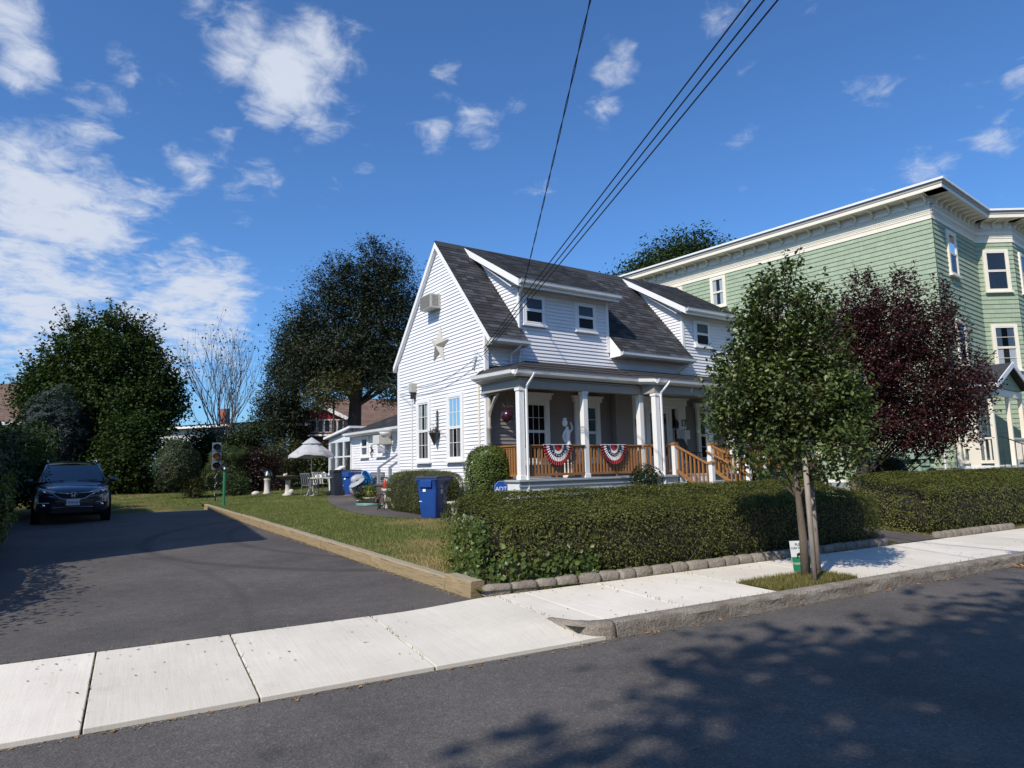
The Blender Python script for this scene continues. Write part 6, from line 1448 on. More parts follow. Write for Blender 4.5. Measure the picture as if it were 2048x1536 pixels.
# --- bunting
def bunting(label, x, y=-1.725, w=.88, h=.47):
    t = hthing('bunting', label, 'bunting', x, y, PZ + .81, 0.0, 'bunting on the porch rail')
    n = 40; bands = [(.0, .28, 'flag_red', 'red_band'), (.28, .42, 'flag_white', 'white_band'), (.42, .60, 'flag_navy', 'navy_band'), (.60, .80, 'flag_white', 'white_band'), (.80, 1.0, 'flag_red', 'red_band')]
    for r0, r1, mt, nm in bands:
        m = MB(); rows = []
        for r in np.linspace(r0, r1, 4):
            rows.append([(cos(pi + pi * i / n) * r * w / 2, (.022 * (1 if i % 2 else -1) * (.25 + .75 * r)) - .02, sin(pi + pi * i / n) * r * h - .02 * sin(pi * i / n) ) for i in range(n + 1)])
        for j in range(3):
            for i in range(n): m.add([rows[j][i], rows[j][i + 1], rows[j + 1][i + 1], rows[j + 1][i]], [(0, 1, 2, 3)])
        m.build(nm, mt, t)
    m = MB()
    for k in range(-3, 4):
        a = pi * 1.5 + k * .33; m.add([(cos(a) * .51 * w / 2 + .018 * cos(q), -.052, sin(a) * .51 * h - .02 + .018 * sin(q)) for q in [2 * pi * i / 5 for i in range(5)]], [(0, 1, 2, 3, 4)])
    m.build('star_print', 'flag_white', t)
    for sx in (-1, 1):
        m = MB(); m.add([(sx * .16, -.05, -.02), (sx * .24, -.05, -.02), (sx * .24, -.05, -.14), (sx * .16, -.05, -.16)], [(0, 1, 2, 3)]); m.build('navy_patch', 'flag_navy', t)
    m = MB(); m.bar((-w / 2, -.01, .0), (w / 2, -.01, 0), .01, .03); m.build('heading', 'flag_white', t)
bunting('red white and navy pleated bunting on the rail below the first porch window', .95)
bunting('red white and navy pleated bunting on the rail below the second porch window', 2.78)
bunting('red white and navy pleated bunting on the rail beyond the porch steps', 8.0)
# --- porch figure: white garden statue of a woman with a jar on her shoulder
st = hthing('garden_statue', 'white statue of a draped figure holding a jar on its shoulder', 'statue', 1.72, -1.18, PZ)
m = MB(); m.lathe([(.16, 0), (.16, .06), (.13, .10), (.12, .30), (.14, .34), (.14, .38)], 16); m.build('pedestal', 'statue_white', st, smooth=True)
me_ = bpy.data.meshes.new('figure'); vs = [(0, 0, .38), (0.01, 0, .55), (0.02, 0, .78), (.0, 0, .95), (-.01, 0, 1.10), (-.01, 0, 1.20), (-.01, 0, 1.24), (-.005, -.01, 1.31), (.10, 0, 1.16), (.17, -.01, 1.26), (.10, -.01, 1.42), (-.10, 0, 1.15), (-.16, -.02, 1.02), (-.12, -.05, .90)]
me_.from_pydata(vs, [(0, 1), (1, 2), (2, 3), (3, 4), (4, 5), (5, 6), (6, 7), (5, 8), (8, 9), (9, 10), (5, 11), (11, 12), (12, 13)], []); me_.materials.append(MATS['statue_white'])
fo = bpy.data.objects.new('figure', me_); COL.objects.link(fo); fo.parent = st; sk = fo.modifiers.new('skin', 'SKIN')
for v_, r_ in zip(me_.skin_vertices[0].data, (.10, .085, .10, .07, .09, .06, .032, .058, .032, .026, .02, .032, .026, .02)): v_.radius = (r_, r_ * .9)
me_.skin_vertices[0].data[0].use_root = True; sb = fo.modifiers.new('subsurf', 'SUBSURF'); sb.levels = 2; sb.render_levels = 2
m = MB(); m.lathe([(.03, 0), (.065, .04), (.07, .12), (.035, .17), (.05, .21)], 12, (-.09, -.02, 1.30)); m.build('jar', 'statue_white', st, smooth=True)
# --- porch chair
pc = hthing('patio_chair', 'dark sling patio chair on the porch beside the steps', 'chair', 6.75, -.95, PZ, radians(20))
m = MB(); m.v = [(-.25, -.3, .42), (.25, -.3, .42), (-.25, .18, .38), (.25, .18, .38), (-.25, .34, .95), (.25, .34, .95), (-.24, .42, 1.05), (.24, .42, 1.05)]; m.f = [(0, 1, 3, 2), (2, 3, 5, 4), (4, 5, 7, 6)]; m.build('sling', 'chair_fabric', pc)
for sx in (-.27, .27):
    m = MB(); m.tube([(sx, -.3, 0.01), (sx, -.3, .60), (sx, .1, .62), (sx, .25, .62)], .014, 6); m.tube([(sx, .30, .01), (sx, .1, .40), (sx, -.3, .42)], .014, 6); m.tube([(sx, .14, .38), (sx, .34, .95), (sx, .42, 1.05)], .014, 6); m.build('frame', 'black_metal', pc)
# --- signs
sg = hthing('yard_sign', 'small blue octagonal security sign behind the long hedge', 'sign', -1.29, -2.6, None, radians(-22))
oc = [(.155 * cos(radians(22.5 + 45 * k)), .155 * sin(radians(22.5 + 45 * k))) for k in range(8)]
m = MB(); m.prism(oc, -.008, .008, lambda a, b, c: (a, c, b + .84)); m.build('plate', 'sign_blue', sg)
m = MB(); oc2 = [(x * .93, z * .93) for x, z in oc]
for k in range(8):
    p, q = oc2[k], oc2[(k + 1) % 8]; m.bar((p[0], -.0095, p[1] + .84), (q[0], -.0095, q[1] + .84), .003, .008, up=(0, 1, 0))
m.build('border', 'print_white', sg)
text('lettering', 'ADT', .125, 'print_white', sg, M4((0, -.0105, .815), (1, 0, 0), (0, 0, 1)), .001)
m = MB(); m.tube([(0, .012, -.1), (0, .012, .9)], .008, 6); m.build('stake', 'galv', sg)
ts = thing('dog_sign', 'small white and green dog notice leaning behind the street tree', 'sign', (7.86, 6.13, .14), radians(-20))
m = MB(); m.add([(-.125, 0, .04), (.125, 0, .04), (.15, 0.01, .44), (-.15, .01, .44), (-.125, .006, .04), (.125, .006, .04), (.15, .016, .44), (-.15, .016, .44)], [(0, 1, 2, 3), (7, 6, 5, 4), (0, 4, 5, 1), (1, 5, 6, 2), (2, 6, 7, 3), (3, 7, 4, 0)]); m.build('board', 'print_white', ts)
m = MB(); m.add([(-.124, -.003, .045), (.124, -.003, .045), (.138, .003, .23), (-.138, .003, .23)], [(0, 1, 2, 3)]); m.build('green_field', 'sign_green', ts)
text('lettering', 'PLEASE', .05, 'print_dark', ts, M4((0, .005, .39), (1, 0, 0), (0, .02, 1)), .0006); text('lettering', 'CURB YOUR DOG', .034, 'print_dark', ts, M4((0, .004, .345), (1, 0, 0), (0, .02, 1)), .0006); text('lettering', 'THANK YOU', .045, 'print_white', ts, M4((0, -.003, .14), (1, 0, 0), (0, .02, 1)), .0006)
m = MB(); T_ = lambda a, b, c: (a, -.004 + c, b)
m.prism([(-.06, .215), (-.045, .215), (-.04, .25), (.02, .25), (.025, .215), (.04, .215), (.045, .27), (.02, .285), (-.04, .285), (-.065, .265)], 0, .001, T_); m.lathe([(.001, 0), (.024, 0), (.024, .001), (.001, .001)], 12, T=lambda a, b, c: (.06 + a, -.004 + c, .295 + b)); m.build('dog_print', 'print_dark', ts)
for sx in (-.08, .08): m = MB(); m.tube([(sx, .01, -.1), (sx, .02, .2)], .005, 5); m.build('stake', 'galv', ts)
# --- garden ornaments near the porch corner
cb = hthing('stone_bench', 'small cast stone bench with a rope edged seat by the yew hedge', 'bench', -1.05, -.62, None, radians(-10))
m = MB(); m.box(-.36, .36, -.15, .15, .40, .455); m.build('seat', 'stone_cast', cb, bevel=.012)
for k in range(12): m = MB(); m.ball((-.33 + .06 * k, -.15, .445), .034, 8, 6); m.build('rope_edge', 'stone_cast', cb, smooth=True)
for x in (-.22, .22): m = MB(); m.prism([(-.12, .0), (.12, 0), (.07, .2), (.12, .398), (-.12, .398), (-.07, .2)], x - .045, x + .045, lambda a, b, c: (c, a, b)); m.build('leg', 'stone_cast', cb)
ls = hthing('stone_figure', 'small weathered stone garden figure beside the corner column', 'figure', -.98, -2.2, None)
m = MB(); m.lathe([(.17, 0), (.18, .12), (.14, .25), (.10, .34), (.09, .42)], 12); m.build('body', 'stone_cast', ls, smooth=True)
m = MB(); m.ball((-.02, -.03, .50), .095, 12, 8); m.ball((-.09, -.06, .47), .045, 8, 6); m.build('head', 'stone_cast', ls, smooth=True)
leaves('weeds', [(rnd.gauss(.1, .16), rnd.gauss(0, .12), abs(rnd.gauss(.2, .12))) for _ in range(220)], .09, 'leaf_olive', ls, rng, asp=.3)
fb = hthing('stone_border', 'pale stone slab edging the bed under the round bush', 'edging', -.75, -1.35, None, radians(4))
m = MB(); m.box(-.75, .75, -.10, .10, -.02, .12); m.build('slab', 'stone_cast', fb, bevel=.015)
lf = hthing('street_post', 'short white fence post beside the porch shrubs', 'post', 8.35, -3.6, None)
m = MB(); m.box(-.045, .045, -.045, .045, -.1, 1.28); m.build('shaft', 'white_trim', lf, bevel=.006); m = MB(); m.lathe([(.06, 1.281), (.06, 1.31), (.001, 1.37)], 4); m.build('cap', 'white_trim', lf)
# --- white concrete table, pots and oddments by the side path
wt = hthing('stone_table', 'low white table on two sculpted white supports beside the side path', 'table', -.75, 4.15, None, radians(70))
m = MB(); m.box(-.55, .55, -.24, .24, .50, .56); m.build('top', 'plastic_white', wt, bevel=.015)
for x in (-.3, .3): m = MB(); m.prism([(-.20, 0), (.20, 0), (.14, .12), (.20, .3), (.16, .498), (-.16, .498), (-.20, .3), (-.14, .12)], x - .10, x + .10, lambda a, b, c: (c, a, b)); m.build('support', 'stone_cast', wt, bevel=.02)
def bottle(label, dx, dy, h, r, mat, nm='bottle'):
    t = hthing(nm, label, 'bottle', -.75 + dx, 4.15 + dy, wt.location.z + .561); m = MB(); m.lathe([(r, 0), (r, h * .62), (r * .45, h * .8), (r * .4, h * .92)], 12); m.build('body', mat, t, smooth=True); m = MB(); m.lathe([(r * .5, h * .921), (r * .5, h), (.001, h + .001)], 10); m.build('cap', 'plastic_white', t)
bottle('tall pale blue bottle standing on the low white table', .05, -.38, .42, .075, 'bottle_blue'); bottle('red trigger bottle standing on the low white table', -.05, .30, .30, .06, 'bottle_red')
dbx = hthing('deck_box', 'brown plastic storage box beside the back steps', 'box', -.38, 4.95, None)
m = MB(); m.box(-.30, .30, -.42, .42, 0, .60); m.build('body', 'brown_plastic', dbx, bevel=.02); m = MB(); m.box(-.33, .33, -.45, .45, .601, .67); m.build('lid', 'brown_plastic', dbx, bevel=.02)
gl_ = hthing('clay_urn', 'dark clay urn standing on the brown storage box', 'urn', -.30, 4.78, dbx.location.z + .671)
m = MB(); m.lathe([(.06, 0), (.10, .10), (.11, .22), (.07, .30), (.09, .34)], 14); m.build('body', 'bark', gl_, smooth=True)
spk = hthing('watering_can', 'turquoise watering can on the brown storage box', 'watering can', -.30, 4.58, dbx.location.z + .671)
m = MB(); m.lathe([(.09, 0), (.09, .13), (.06, .16)], 14); m.build('body', 'hose_green', spk, smooth=True); m = MB(); m.tube([(0, -.08, .05), (0, -.17, .14), (0, -.19, .2)], .014, 6); m.build('spout', 'hose_green', spk)
for k, (dx, dy, r, h, mt, lb) in enumerate(((-.95, 5.25, .19, .26, 'stone_cast', 'pale ribbed stone planter ringed by the green hose'), (-.72, 5.75, .14, .34, 'terracotta', 'terracotta pot with yellowing leaves beside the storage box'), (-1.12, 5.62, .12, .22, 'stone_cast', 'small grey stone pot behind the ribbed planter'), (-.85, 5.52, .12, .44, 'terracotta', 'tall terracotta pot in the group of pots by the back steps'), (-1.2, 5.40, .11, .18, 'plastic_white', 'small white pot beside the hose'))):
    p_ = hthing('plant_pot', lb, 'pot', dx, dy, None, 0, 'pots by the back steps'); m = MB(); m.lathe([(r * .72, 0), (r, h * .9), (r * 1.08, h * .91), (r * 1.08, h), (r * .9, h), (r * .85, h * .85)], 16); m.build('pot', mt, p_, smooth=True)
    leaves('plant', [(rnd.gauss(0, r * .7), rnd.gauss(0, r * .7), h + abs(rnd.gauss(.06, .12))) for _ in range(90)], .10, ('leaf_bright', 'leaf_olive', 'leaf_shrub')[k % 3], p_, rng)['kind'] = 'stuff'
ho_ = hthing('garden_hose', 'pale green garden hose coiled round the stone planter', 'hose', -.95, 5.25, None); m = MB()
m.tube([(.38 * cos(a) * (1 + .06 * sin(3 * a)), .36 * sin(a), .024 + .004 * a) for a in [i * .22 for i in range(75)]] + [(.6, -.5, .025), (.7, -1.0, .025)], .015, 6); m.build('coil', 'hose_green', ho_, smooth=True)
tb = hthing('hand_cart', 'black folded hand cart lying beside the yew hedge', 'cart', -1.15, 3.55, None, radians(60))
m = MB(); m.tube([(-.55, 0, .05), (.1, .0, .42), (.15, 0, .44)], .018, 6); m.tube([(-.55, .18, .05), (.1, .18, .42), (.15, .18, .44)], .018, 6); m.tube([(-.4, 0, .13), (-.4, .18, .13)], .012, 6); m.tube([(.12, 0, .43), (.12, .18, .43)], .012, 6); m.tube([(.12, .09, .43), (.3, .09, .14)], .014, 6); m.build('frame', 'black_metal', tb)
for sy in (-.04, .22): m = MB(); m.lathe([(.04, -.02), (.10, -.02), (.10, .02), (.04, .02)], 16, T=lambda a, b, c, sy=sy: (.3 + a, sy + c, .10 + b)); m.build('wheel', 'black_rubber', tb)
# --- iron bench, bags and tub by the addition
ib = hthing('iron_bench', 'black cast iron garden bench against the rear addition wall', 'bench', .72, 9.2, None, radians(-90)); 
for k in range(5): m = MB(); m.box(-.62, .62, -.26 + .11 * k, -.18 + .11 * k, .41, .435); m.build('seat_slat', 'black_metal', ib)
for k in range(12): m = MB(); m.box(-.60 + .105 * k, -.57 + .105 * k, .27, .29, .44, .88); m.build('back_slat', 'black_metal', ib)
m = MB(); m.bar((-.62, .28, .89), (.62, .28, .89), .03, .04); m.build('back_rail', 'black_metal', ib)
for x in (-.62, .62):
    m = MB(); m.tube([(x, -.27, 0), (x, -.2, .2), (x, -.28, .42), (x, -.30, .62), (x, -.1, .66), (x, .24, .64)], .018, 6); m.tube([(x, .30, 0), (x, .24, .3), (x, .27, .5), (x, .29, .9)], .018, 6); m.tube([(x, -.27, .42), (x, .27, .42)], .018, 6); m.build('end_frame', 'black_metal', ib)
bgp = hthing('plastic_bags', 'heap of pale grey filled plastic bags beside the far blue bin', 'bags', .62, 10.25, None); 
for k, (x, y, z, r, sc) in enumerate(((0, 0, .30, .30, (1, 1, 1.0)), (-.05, -.25, .62, .26, (1.2, .8, .8)), (.1, .12, .55, .22, (1, 1, 1)))): m = MB(); m.ball((x, y, z), r, 14, 10, sc); o = m.build('bag', 'grey_bag', bgp, smooth=True); dm = o.modifiers.new('sub', 'SUBSURF'); dm.levels = 1
bp_ = hthing('blue_pool', 'bright blue plastic paddling pool leaning behind the grey bags', 'paddling pool', .98, 10.05, None)
m = MB(); m.lathe([(.001, 0), (.36, 0), (.42, .03), (.44, .12), (.48, .13), (.48, .10)], 24, T=lambda a, b, c: (-c - .25 * b + .1, a, .50 + b)); m.build('shell', 'plastic_blue', bp_, smooth=True)
lt = hthing('toboggan_disc', 'large pale grey plastic disc propped on the bags', 'disc', .45, 9.85, None)
m = MB(); m.lathe([(.001, .05), (.25, .05), (.34, .02), (.36, 0), (.36, -.03), (.33, -.03)], 24, T=lambda a, b, c: (a * .75 - c * .6, b, .52 + a * .5 + c * .8)); m.build('disc', 'grey_bag', lt, smooth=True)
ub = hthing('blue_tub', 'dark blue tub on the path under the iron bench end', 'tub', .55, 9.75, None); m = MB(); m.lathe([(.16, 0), (.21, .30), (.23, .31), (.20, .30), (.15, .02)], 16); m.build('tub', 'bin_blue', ub, smooth=True)
os_ = hthing('orange_cord', 'orange extension cord heaped on the path beside the bags', 'cord', .38, 10.35, None); m = MB(); m.tube([(.18 * cos(a * 1.7) + .05 * sin(3 * a), .14 * sin(a) , .02 + .03 * (a % 1)) for a in [i * .3 for i in range(60)]], .012, 5); m.build('coil', 'terracotta', os_)
# small hanging ornaments on the addition wall
so_ = hthing('wall_ornament', 'small iron bird ornament between the addition windows', 'ornament', AX - .04, 10.05, 2.3); m = MB(); m.tube([(0, 0, .35), (-.04, .08, .25), (-.03, -.05, .12), (-.05, .05, 0), (-.03, 0, -.18)], [.01, .03, .04, .03, .008], 6); m.build('iron', 'black_metal', so_)
sl_ = hthing('hanging_basket', 'white hanging basket under the addition eave beside the window unit', 'basket', AX - .45, 7.9, 2.80); m = MB(); m.lathe([(.03, 0), (.12, .02), (.2, .12), (.22, .2), (.20, .2)], 14); m.build('bowl', 'plastic_white', sl_, smooth=True); m = MB(); m.tube([(0, 0, .2), (0.15, 0, .36)], .006, 5); m.build('hanger', 'galv', sl_)
# --- patio table, chairs and parasol on the back lawn
pt_ = hthing('patio_table', 'pale plastic patio table crowded with white clutter', 'table', .02, 11.6, None)
m = MB(); m.box(-.75, .55, -.45, .45, .66, .70); m.build('top', 'tabletop', pt_, bevel=.015)
for x in (-.68, .48):
    for y in (-.38, .38): m = MB(); m.tube([(x, y, .66), (x, y, .25), (x - .1, y, .02), (x - .22, y, .012)], .022, 6); m.build('leg', 'plastic_white', pt_)
for k in range(14):
    m = MB(); x, y = rnd.uniform(-.65, .4), rnd.uniform(-.35, .35); a = rnd.uniform(0, 3); h = rnd.uniform(.03, .22); w = rnd.uniform(.05, .2); m.bar((x, y, .701 + h / 2), (x + cos(a) * w, y + sin(a) * w, .701 + h / 2 + rnd.uniform(0, .05)), rnd.uniform(.04, .12), h); tc_ = hthing('table_clutter', 'white and grey oddments lying on the patio table', 'clutter', .02, 11.6, None, 0, 'oddments on the patio table'); m.build('oddment', rnd.choice(('plastic_white', 'grey_bag', 'flag_white', 'ac_beige')), tc_, bevel=.01)
def pchair(label, x, y, rz, mt='plastic_white'):
    t = hthing('garden_chair', label, 'chair', x, y, None, rz, 'chairs round the patio table')
    m = MB(); m.box(-.23, .23, -.22, .22, .40, .43); m.build('seat', mt, t, bevel=.01); 
    for k in range(5): m = MB(); m.bar((-.20 + .1 * k, .21, .43), (-.20 + .1 * k, .30, .85), .05, .012); m.build('back_slat', mt, t)
    m = MB(); m.bar((-.24, .30, .87), (.24, .30, .87), .03, .05); m.build('back_rail', mt, t)
    for x_ in (-.22, .22):
        m = MB(); m.tube([(x_, -.22, 0), (x_, -.2, .62), (x_, .24, .64)], .018, 6); m.tube([(x_, .25, 0), (x_, .2, .43)], .018, 6); m.build('leg_frame', mt, t)
pchair('grey mesh garden chair on the lawn side of the patio table', -.85, 11.3, radians(120), 'mesh_grey'); pchair('white garden chair behind the patio table', -.1, 12.3, radians(10)); pchair('grey mesh garden chair beside the black bin', .42, 11.75, radians(-80), 'mesh_grey')
gb = hthing('grill_cover', 'grey slanted cover board leaning over the patio table', 'board', .35, 11.9, None); m = MB(); m.bar((-.3, .05, .74), (.35, .1, 1.12), .5, .03); m.build('board', 'grey_siding', gb); m = MB(); m.box(-.05, .05, .0, .1, 0, .9); m.build('post', 'galv', gb)
ps = hthing('parasol', 'faded white parasol with drooping valance over the patio table', 'parasol', -.30, 12.9, None)
m = MB(); m.tube([(0, 0, 0), (0, 0, 2.24)], .022, 8); m.build('pole', 'galv', ps); m = MB(); m.lathe([(.25, 0), (.25, .06), (.05, .10), (.05, .3)], 16); m.build('base', 'stone_cast', ps)
m = MB(); n = 8; R_ = .92; top = (0, 0, 2.62)
for ring, (r, z) in enumerate(((.001, 2.24), (.30, 2.05), (.62, 1.82), (R_, 1.60), (R_ + .015, 1.48))):
    for k in range(n * 4):
        a = 2 * pi * k / (n * 4) + .2; sag = (.05 * (1 - cos(2 * pi * k / 4)) / 2) * r; rr = r * (1 - .05 * (1 - cos(2 * pi * k / 4)) / 2); m.v.append((rr * cos(a), rr * sin(a), z - sag + (.12 * max(0, cos(a + 1.9)) ** 6 if ring >= 3 else 0)))
w = n * 4
for i in range(4):
    for k in range(w): m.f.append((i * w + k, i * w + (k + 1) % w, (i + 1) * w + (k + 1) % w, (i + 1) * w + k))
cn = m.build('canopy', 'umbrella_cloth', ps, smooth=True)
m = MB(); m.lathe([(.001, 2.31), (.16, 2.21), (.37, 2.06), (.40, 2.03)], 16); m.build('vent_cap', 'umbrella_cloth', ps, smooth=True)
for k in range(8):
    a = 2 * pi * k / 8 + .2; m = MB(); m.tube([(0, 0, 2.12), (.62 * cos(a), .62 * sin(a), 1.76), (.90 * cos(a), .90 * sin(a), 1.55)], .01, 4); m.build('rib', 'galv', ps)
mm = M4((.25, -.84, 1.68), (1, .12, 0), (0, .75, 1)); text('lettering', 'Dunkin', .16, 'print_magenta', cn, mm, .001)
mm = M4((-.72, -.50, 1.68), (.55, -.83, 0), (.45, .3, 1)); text('lettering', 'D', .13, 'print_magenta', cn, mm, .001)
# --- lawn ornaments
bb = thing('bird_bath', 'cast stone bird bath with a dark bowl on the lawn', 'bird bath', on_ground(5.30, 27.6)); m = MB(); m.lathe([(.20, 0), (.20, .05), (.12, .10), (.09, .3), (.10, .55), (.14, .62)], 14); m.ball((.12, -.08, .14), .12, 10, 8); m.build('pedestal', 'stone_cast', bb, smooth=True)
m = MB(); m.lathe([(.05, .62), (.25, .66), (.45, .76), (.46, .79), (.42, .78), (.2, .70), (.001, .68)], 24); m.build('bowl', 'bark_grey', bb, smooth=True); m = MB(); m.ball((-.12, 0, .80), .07, 10, 8); m.ball((-.05, .05, .84), .045, 8, 6); m.build('bird_figure', 'stone_cast', bb, smooth=True)
gg = thing('gazing_globe', 'clear glass globe on a grey stone pedestal', 'garden globe', on_ground(4.85, 29.6)); m = MB(); m.lathe([(.16, 0), (.16, .05), (.12, .10), (.11, .55), (.14, .60), (.14, .64)], 14); m.build('pedestal', 'stone_cast', gg, smooth=True); m = MB(); m.ball((0, 0, .82), .20, 20, 14); m.build('globe', 'globe_glass', gg, smooth=True); m = MB(); m.lathe([(.12, .66), (.12, .72), (.03, .95)], 10); m.build('lamp_core', 'galv', gg)
gs = thing('garden_light', 'slim green post with a small clear ball on top', 'garden light', on_ground(2.62, 24.3)); m = MB(); m.tube([(0, 0, -.05), (0, 0, 1.12)], .045, 10); m.build('post', 'post_green', gs); m = MB(); m.ball((0, 0, 1.24), .11, 16, 10); m.build('ball', 'globe_glass', gs, smooth=True); m = MB(); m.lathe([(.05, 1.13), (.06, 1.2), (.02, 1.28)], 8); m.build('fitting', 'galv', gs)
tl = thing('traffic_light', 'three lens traffic light on a thin post with string lights', 'traffic light', on_ground(2.66, 27.4), radians(-6)); 
m = MB(); m.tube([(0, 0, -.05), (0, 0, 1.15)], .028, 8); m.build('post', 'black_metal', tl)
for k, mt in enumerate(('lens_red', 'lens_amber', 'lens_dark')):
    z = 1.15 + .34 * k; m = MB(); m.box(-.16, .16, -.12, .12, z + .003, z + .337); hd = m.build('housing', 'signal_grey', tl, bevel=.012)
    m = MB(); m.lathe([(.115, 0), (.10, .03), (.06, .045), (.001, .05)], 18, T=lambda a, b, c, z=z: (a, -.121 - c, z + .17 + b)); m.build('lens', mt, hd, smooth=True)
    m = MB()
    for i in range(12):
        a = radians(-10 + 200 * i / 11); b = radians(-10 + 200 * (i + 1) / 11)
        if i < 11: m.add([(.135 * cos(a), -.121, z + .17 + .135 * sin(a)), (.135 * cos(b), -.121, z + .17 + .135 * sin(b)), (.13 * cos(b), -.28, z + .16 + .13 * sin(b)), (.13 * cos(a), -.28, z + .16 + .13 * sin(a))], [(0, 1, 2, 3)])
    m.build('visor', 'signal_grey', hd)
m = MB()
for i in range(16): m.ball((.035 * cos(i * 1.3), .035 * sin(i * 1.3), .08 + i * .065), .016, 6, 4)
m.build('string_lights', 'flag_white', tl)
rk = thing('garden_stone', 'pale round stone at the edge of the lawn bed', 'stone', on_ground(4.35, 29.2)); m = MB(); m.ball((0, 0, .08), .14, 10, 8, (1.2, 1, .75)); m.build('stone', 'stone_cast', rk, smooth=True)
lm = thing('garden_figure', 'grey stone child figure behind the second hedge', 'figure', (17.75, 9.75, .33)); m = MB(); m.lathe([(.16, 0), (.17, .3), (.15, .62), (.10, .78)], 12); m.build('body', 'signal_grey', lm, smooth=True); m = MB(); m.ball((0, 0, .92), .15, 12, 8); m.build('head', 'signal_grey', lm, smooth=True)
lab = thing('dark_plank', 'pair of thin pale poles leaning in the hedge beside the car', 'poles', (-2.75, 18.6, drive_z(18.6))); m = MB(); m.tube([(0, 0, 0), (.35, .1, 1.0)], .015, 6); m.tube([(-.25, 0, 0), (.10, .1, 1.0)], .015, 6); m.build('pole', 'bark', lab)
# ================================================================ parked car
cy0 = 23.9
car = thing('parked_car', 'dark blue grey compact SUV parked nose out on the driveway', 'car', (-1.62, cy0, drive_z(cy0)), TH)
car.rotation_euler = (math.atan(.019), 0, TH)
ST_ = [(-2.24, .50, .40, .74, .70), (-2.17, .70, .30, .84, .76), (-2.02, .845, .25, .93, .80), (-1.75, .895, .24, .99, .86), (-1.35, .91, .24, 1.05, .92), (-.98, .91, .24, 1.10, .98), (-.5, .91, .24, 1.11, 1.0), (.3, .91, .24, 1.11, 1.0), (1.2, .91, .24, 1.12, 1.0), (1.9, .90, .26, 1.12, 1.0), (2.2, .84, .32, 1.10, .98), (2.30, .70, .42, 1.0, .9)]
def ring(w, zb, zt, zs):
    h = [(0, zb), (w * .7, zb), (w * .95, zb + .05), (w * .995, zb + .16), (w, (zb + zs) / 2), (w * .985, zs - .04), (w * .94, zs + .03), (w * .84, zt - .03), (w * .55, zt + .012), (0, zt + .03)]
    return h + [(-x, z) for x, z in h[-2:0:-1]]
m = MB(); k = 18
for y, w, zb, zt, zs in ST_: m.v += [(x, y, z) for x, z in ring(w, zb, zt, zs)]
for i in range(len(ST_) - 1):
    for j in range(k): m.f.append((i * k + j, i * k + (j + 1) % k, (i + 1) * k + (j + 1) % k, (i + 1) * k + j))
m.f += [tuple(range(k)), tuple(range((len(ST_) - 1) * k, len(ST_) * k))]
body = m.build('body', 'car_paint', car, smooth=True); sb = body.modifiers.new('sub', 'SUBSURF'); sb.levels = 1; sb.render_levels = 2
# cabin: dark glass volume, painted roof and pillars on top
def loft(rows, name, mat, parent, close=True):
    m = MB(); n = len(rows[0])
    for r in rows: m.v += r
    for i in range(len(rows) - 1):
        for j in range(n - 1): m.f.append((i * n + j, i * n + j + 1, (i + 1) * n + j + 1, (i + 1) * n + j))
    return m.build(name, mat, parent, smooth=True)
wind = [[(x * w, y - .10 * (1 - x * x), z) for x in np.linspace(-1, 1, 9)] for y, z, w in ((-1.0, 1.10, .74), (-.75, 1.27, .70), (-.45, 1.46, .655), (-.24, 1.575, .62))]
loft(wind, 'windscreen', 'windscreen', car)
roof = [[(x * w, y - .08 * (1 - x * x) * f, z + .05 * (1 - x * x)) for x in np.linspace(-1, 1, 9)] for y, z, w, f in ((-.26, 1.565, .625, 1), (-.1, 1.60, .64, .8), (.6, 1.63, .655, 0), (1.5, 1.60, .63, 0), (1.85, 1.55, .60, 0))]
loft(roof, 'roof', 'car_paint', car)
loft([[(x * w, y, z) for x in np.linspace(-1, 1, 5)] for y, z, w in ((1.86, 1.54, .60), (2.2, 1.12, .72))], 'rear_window', 'windscreen', car)
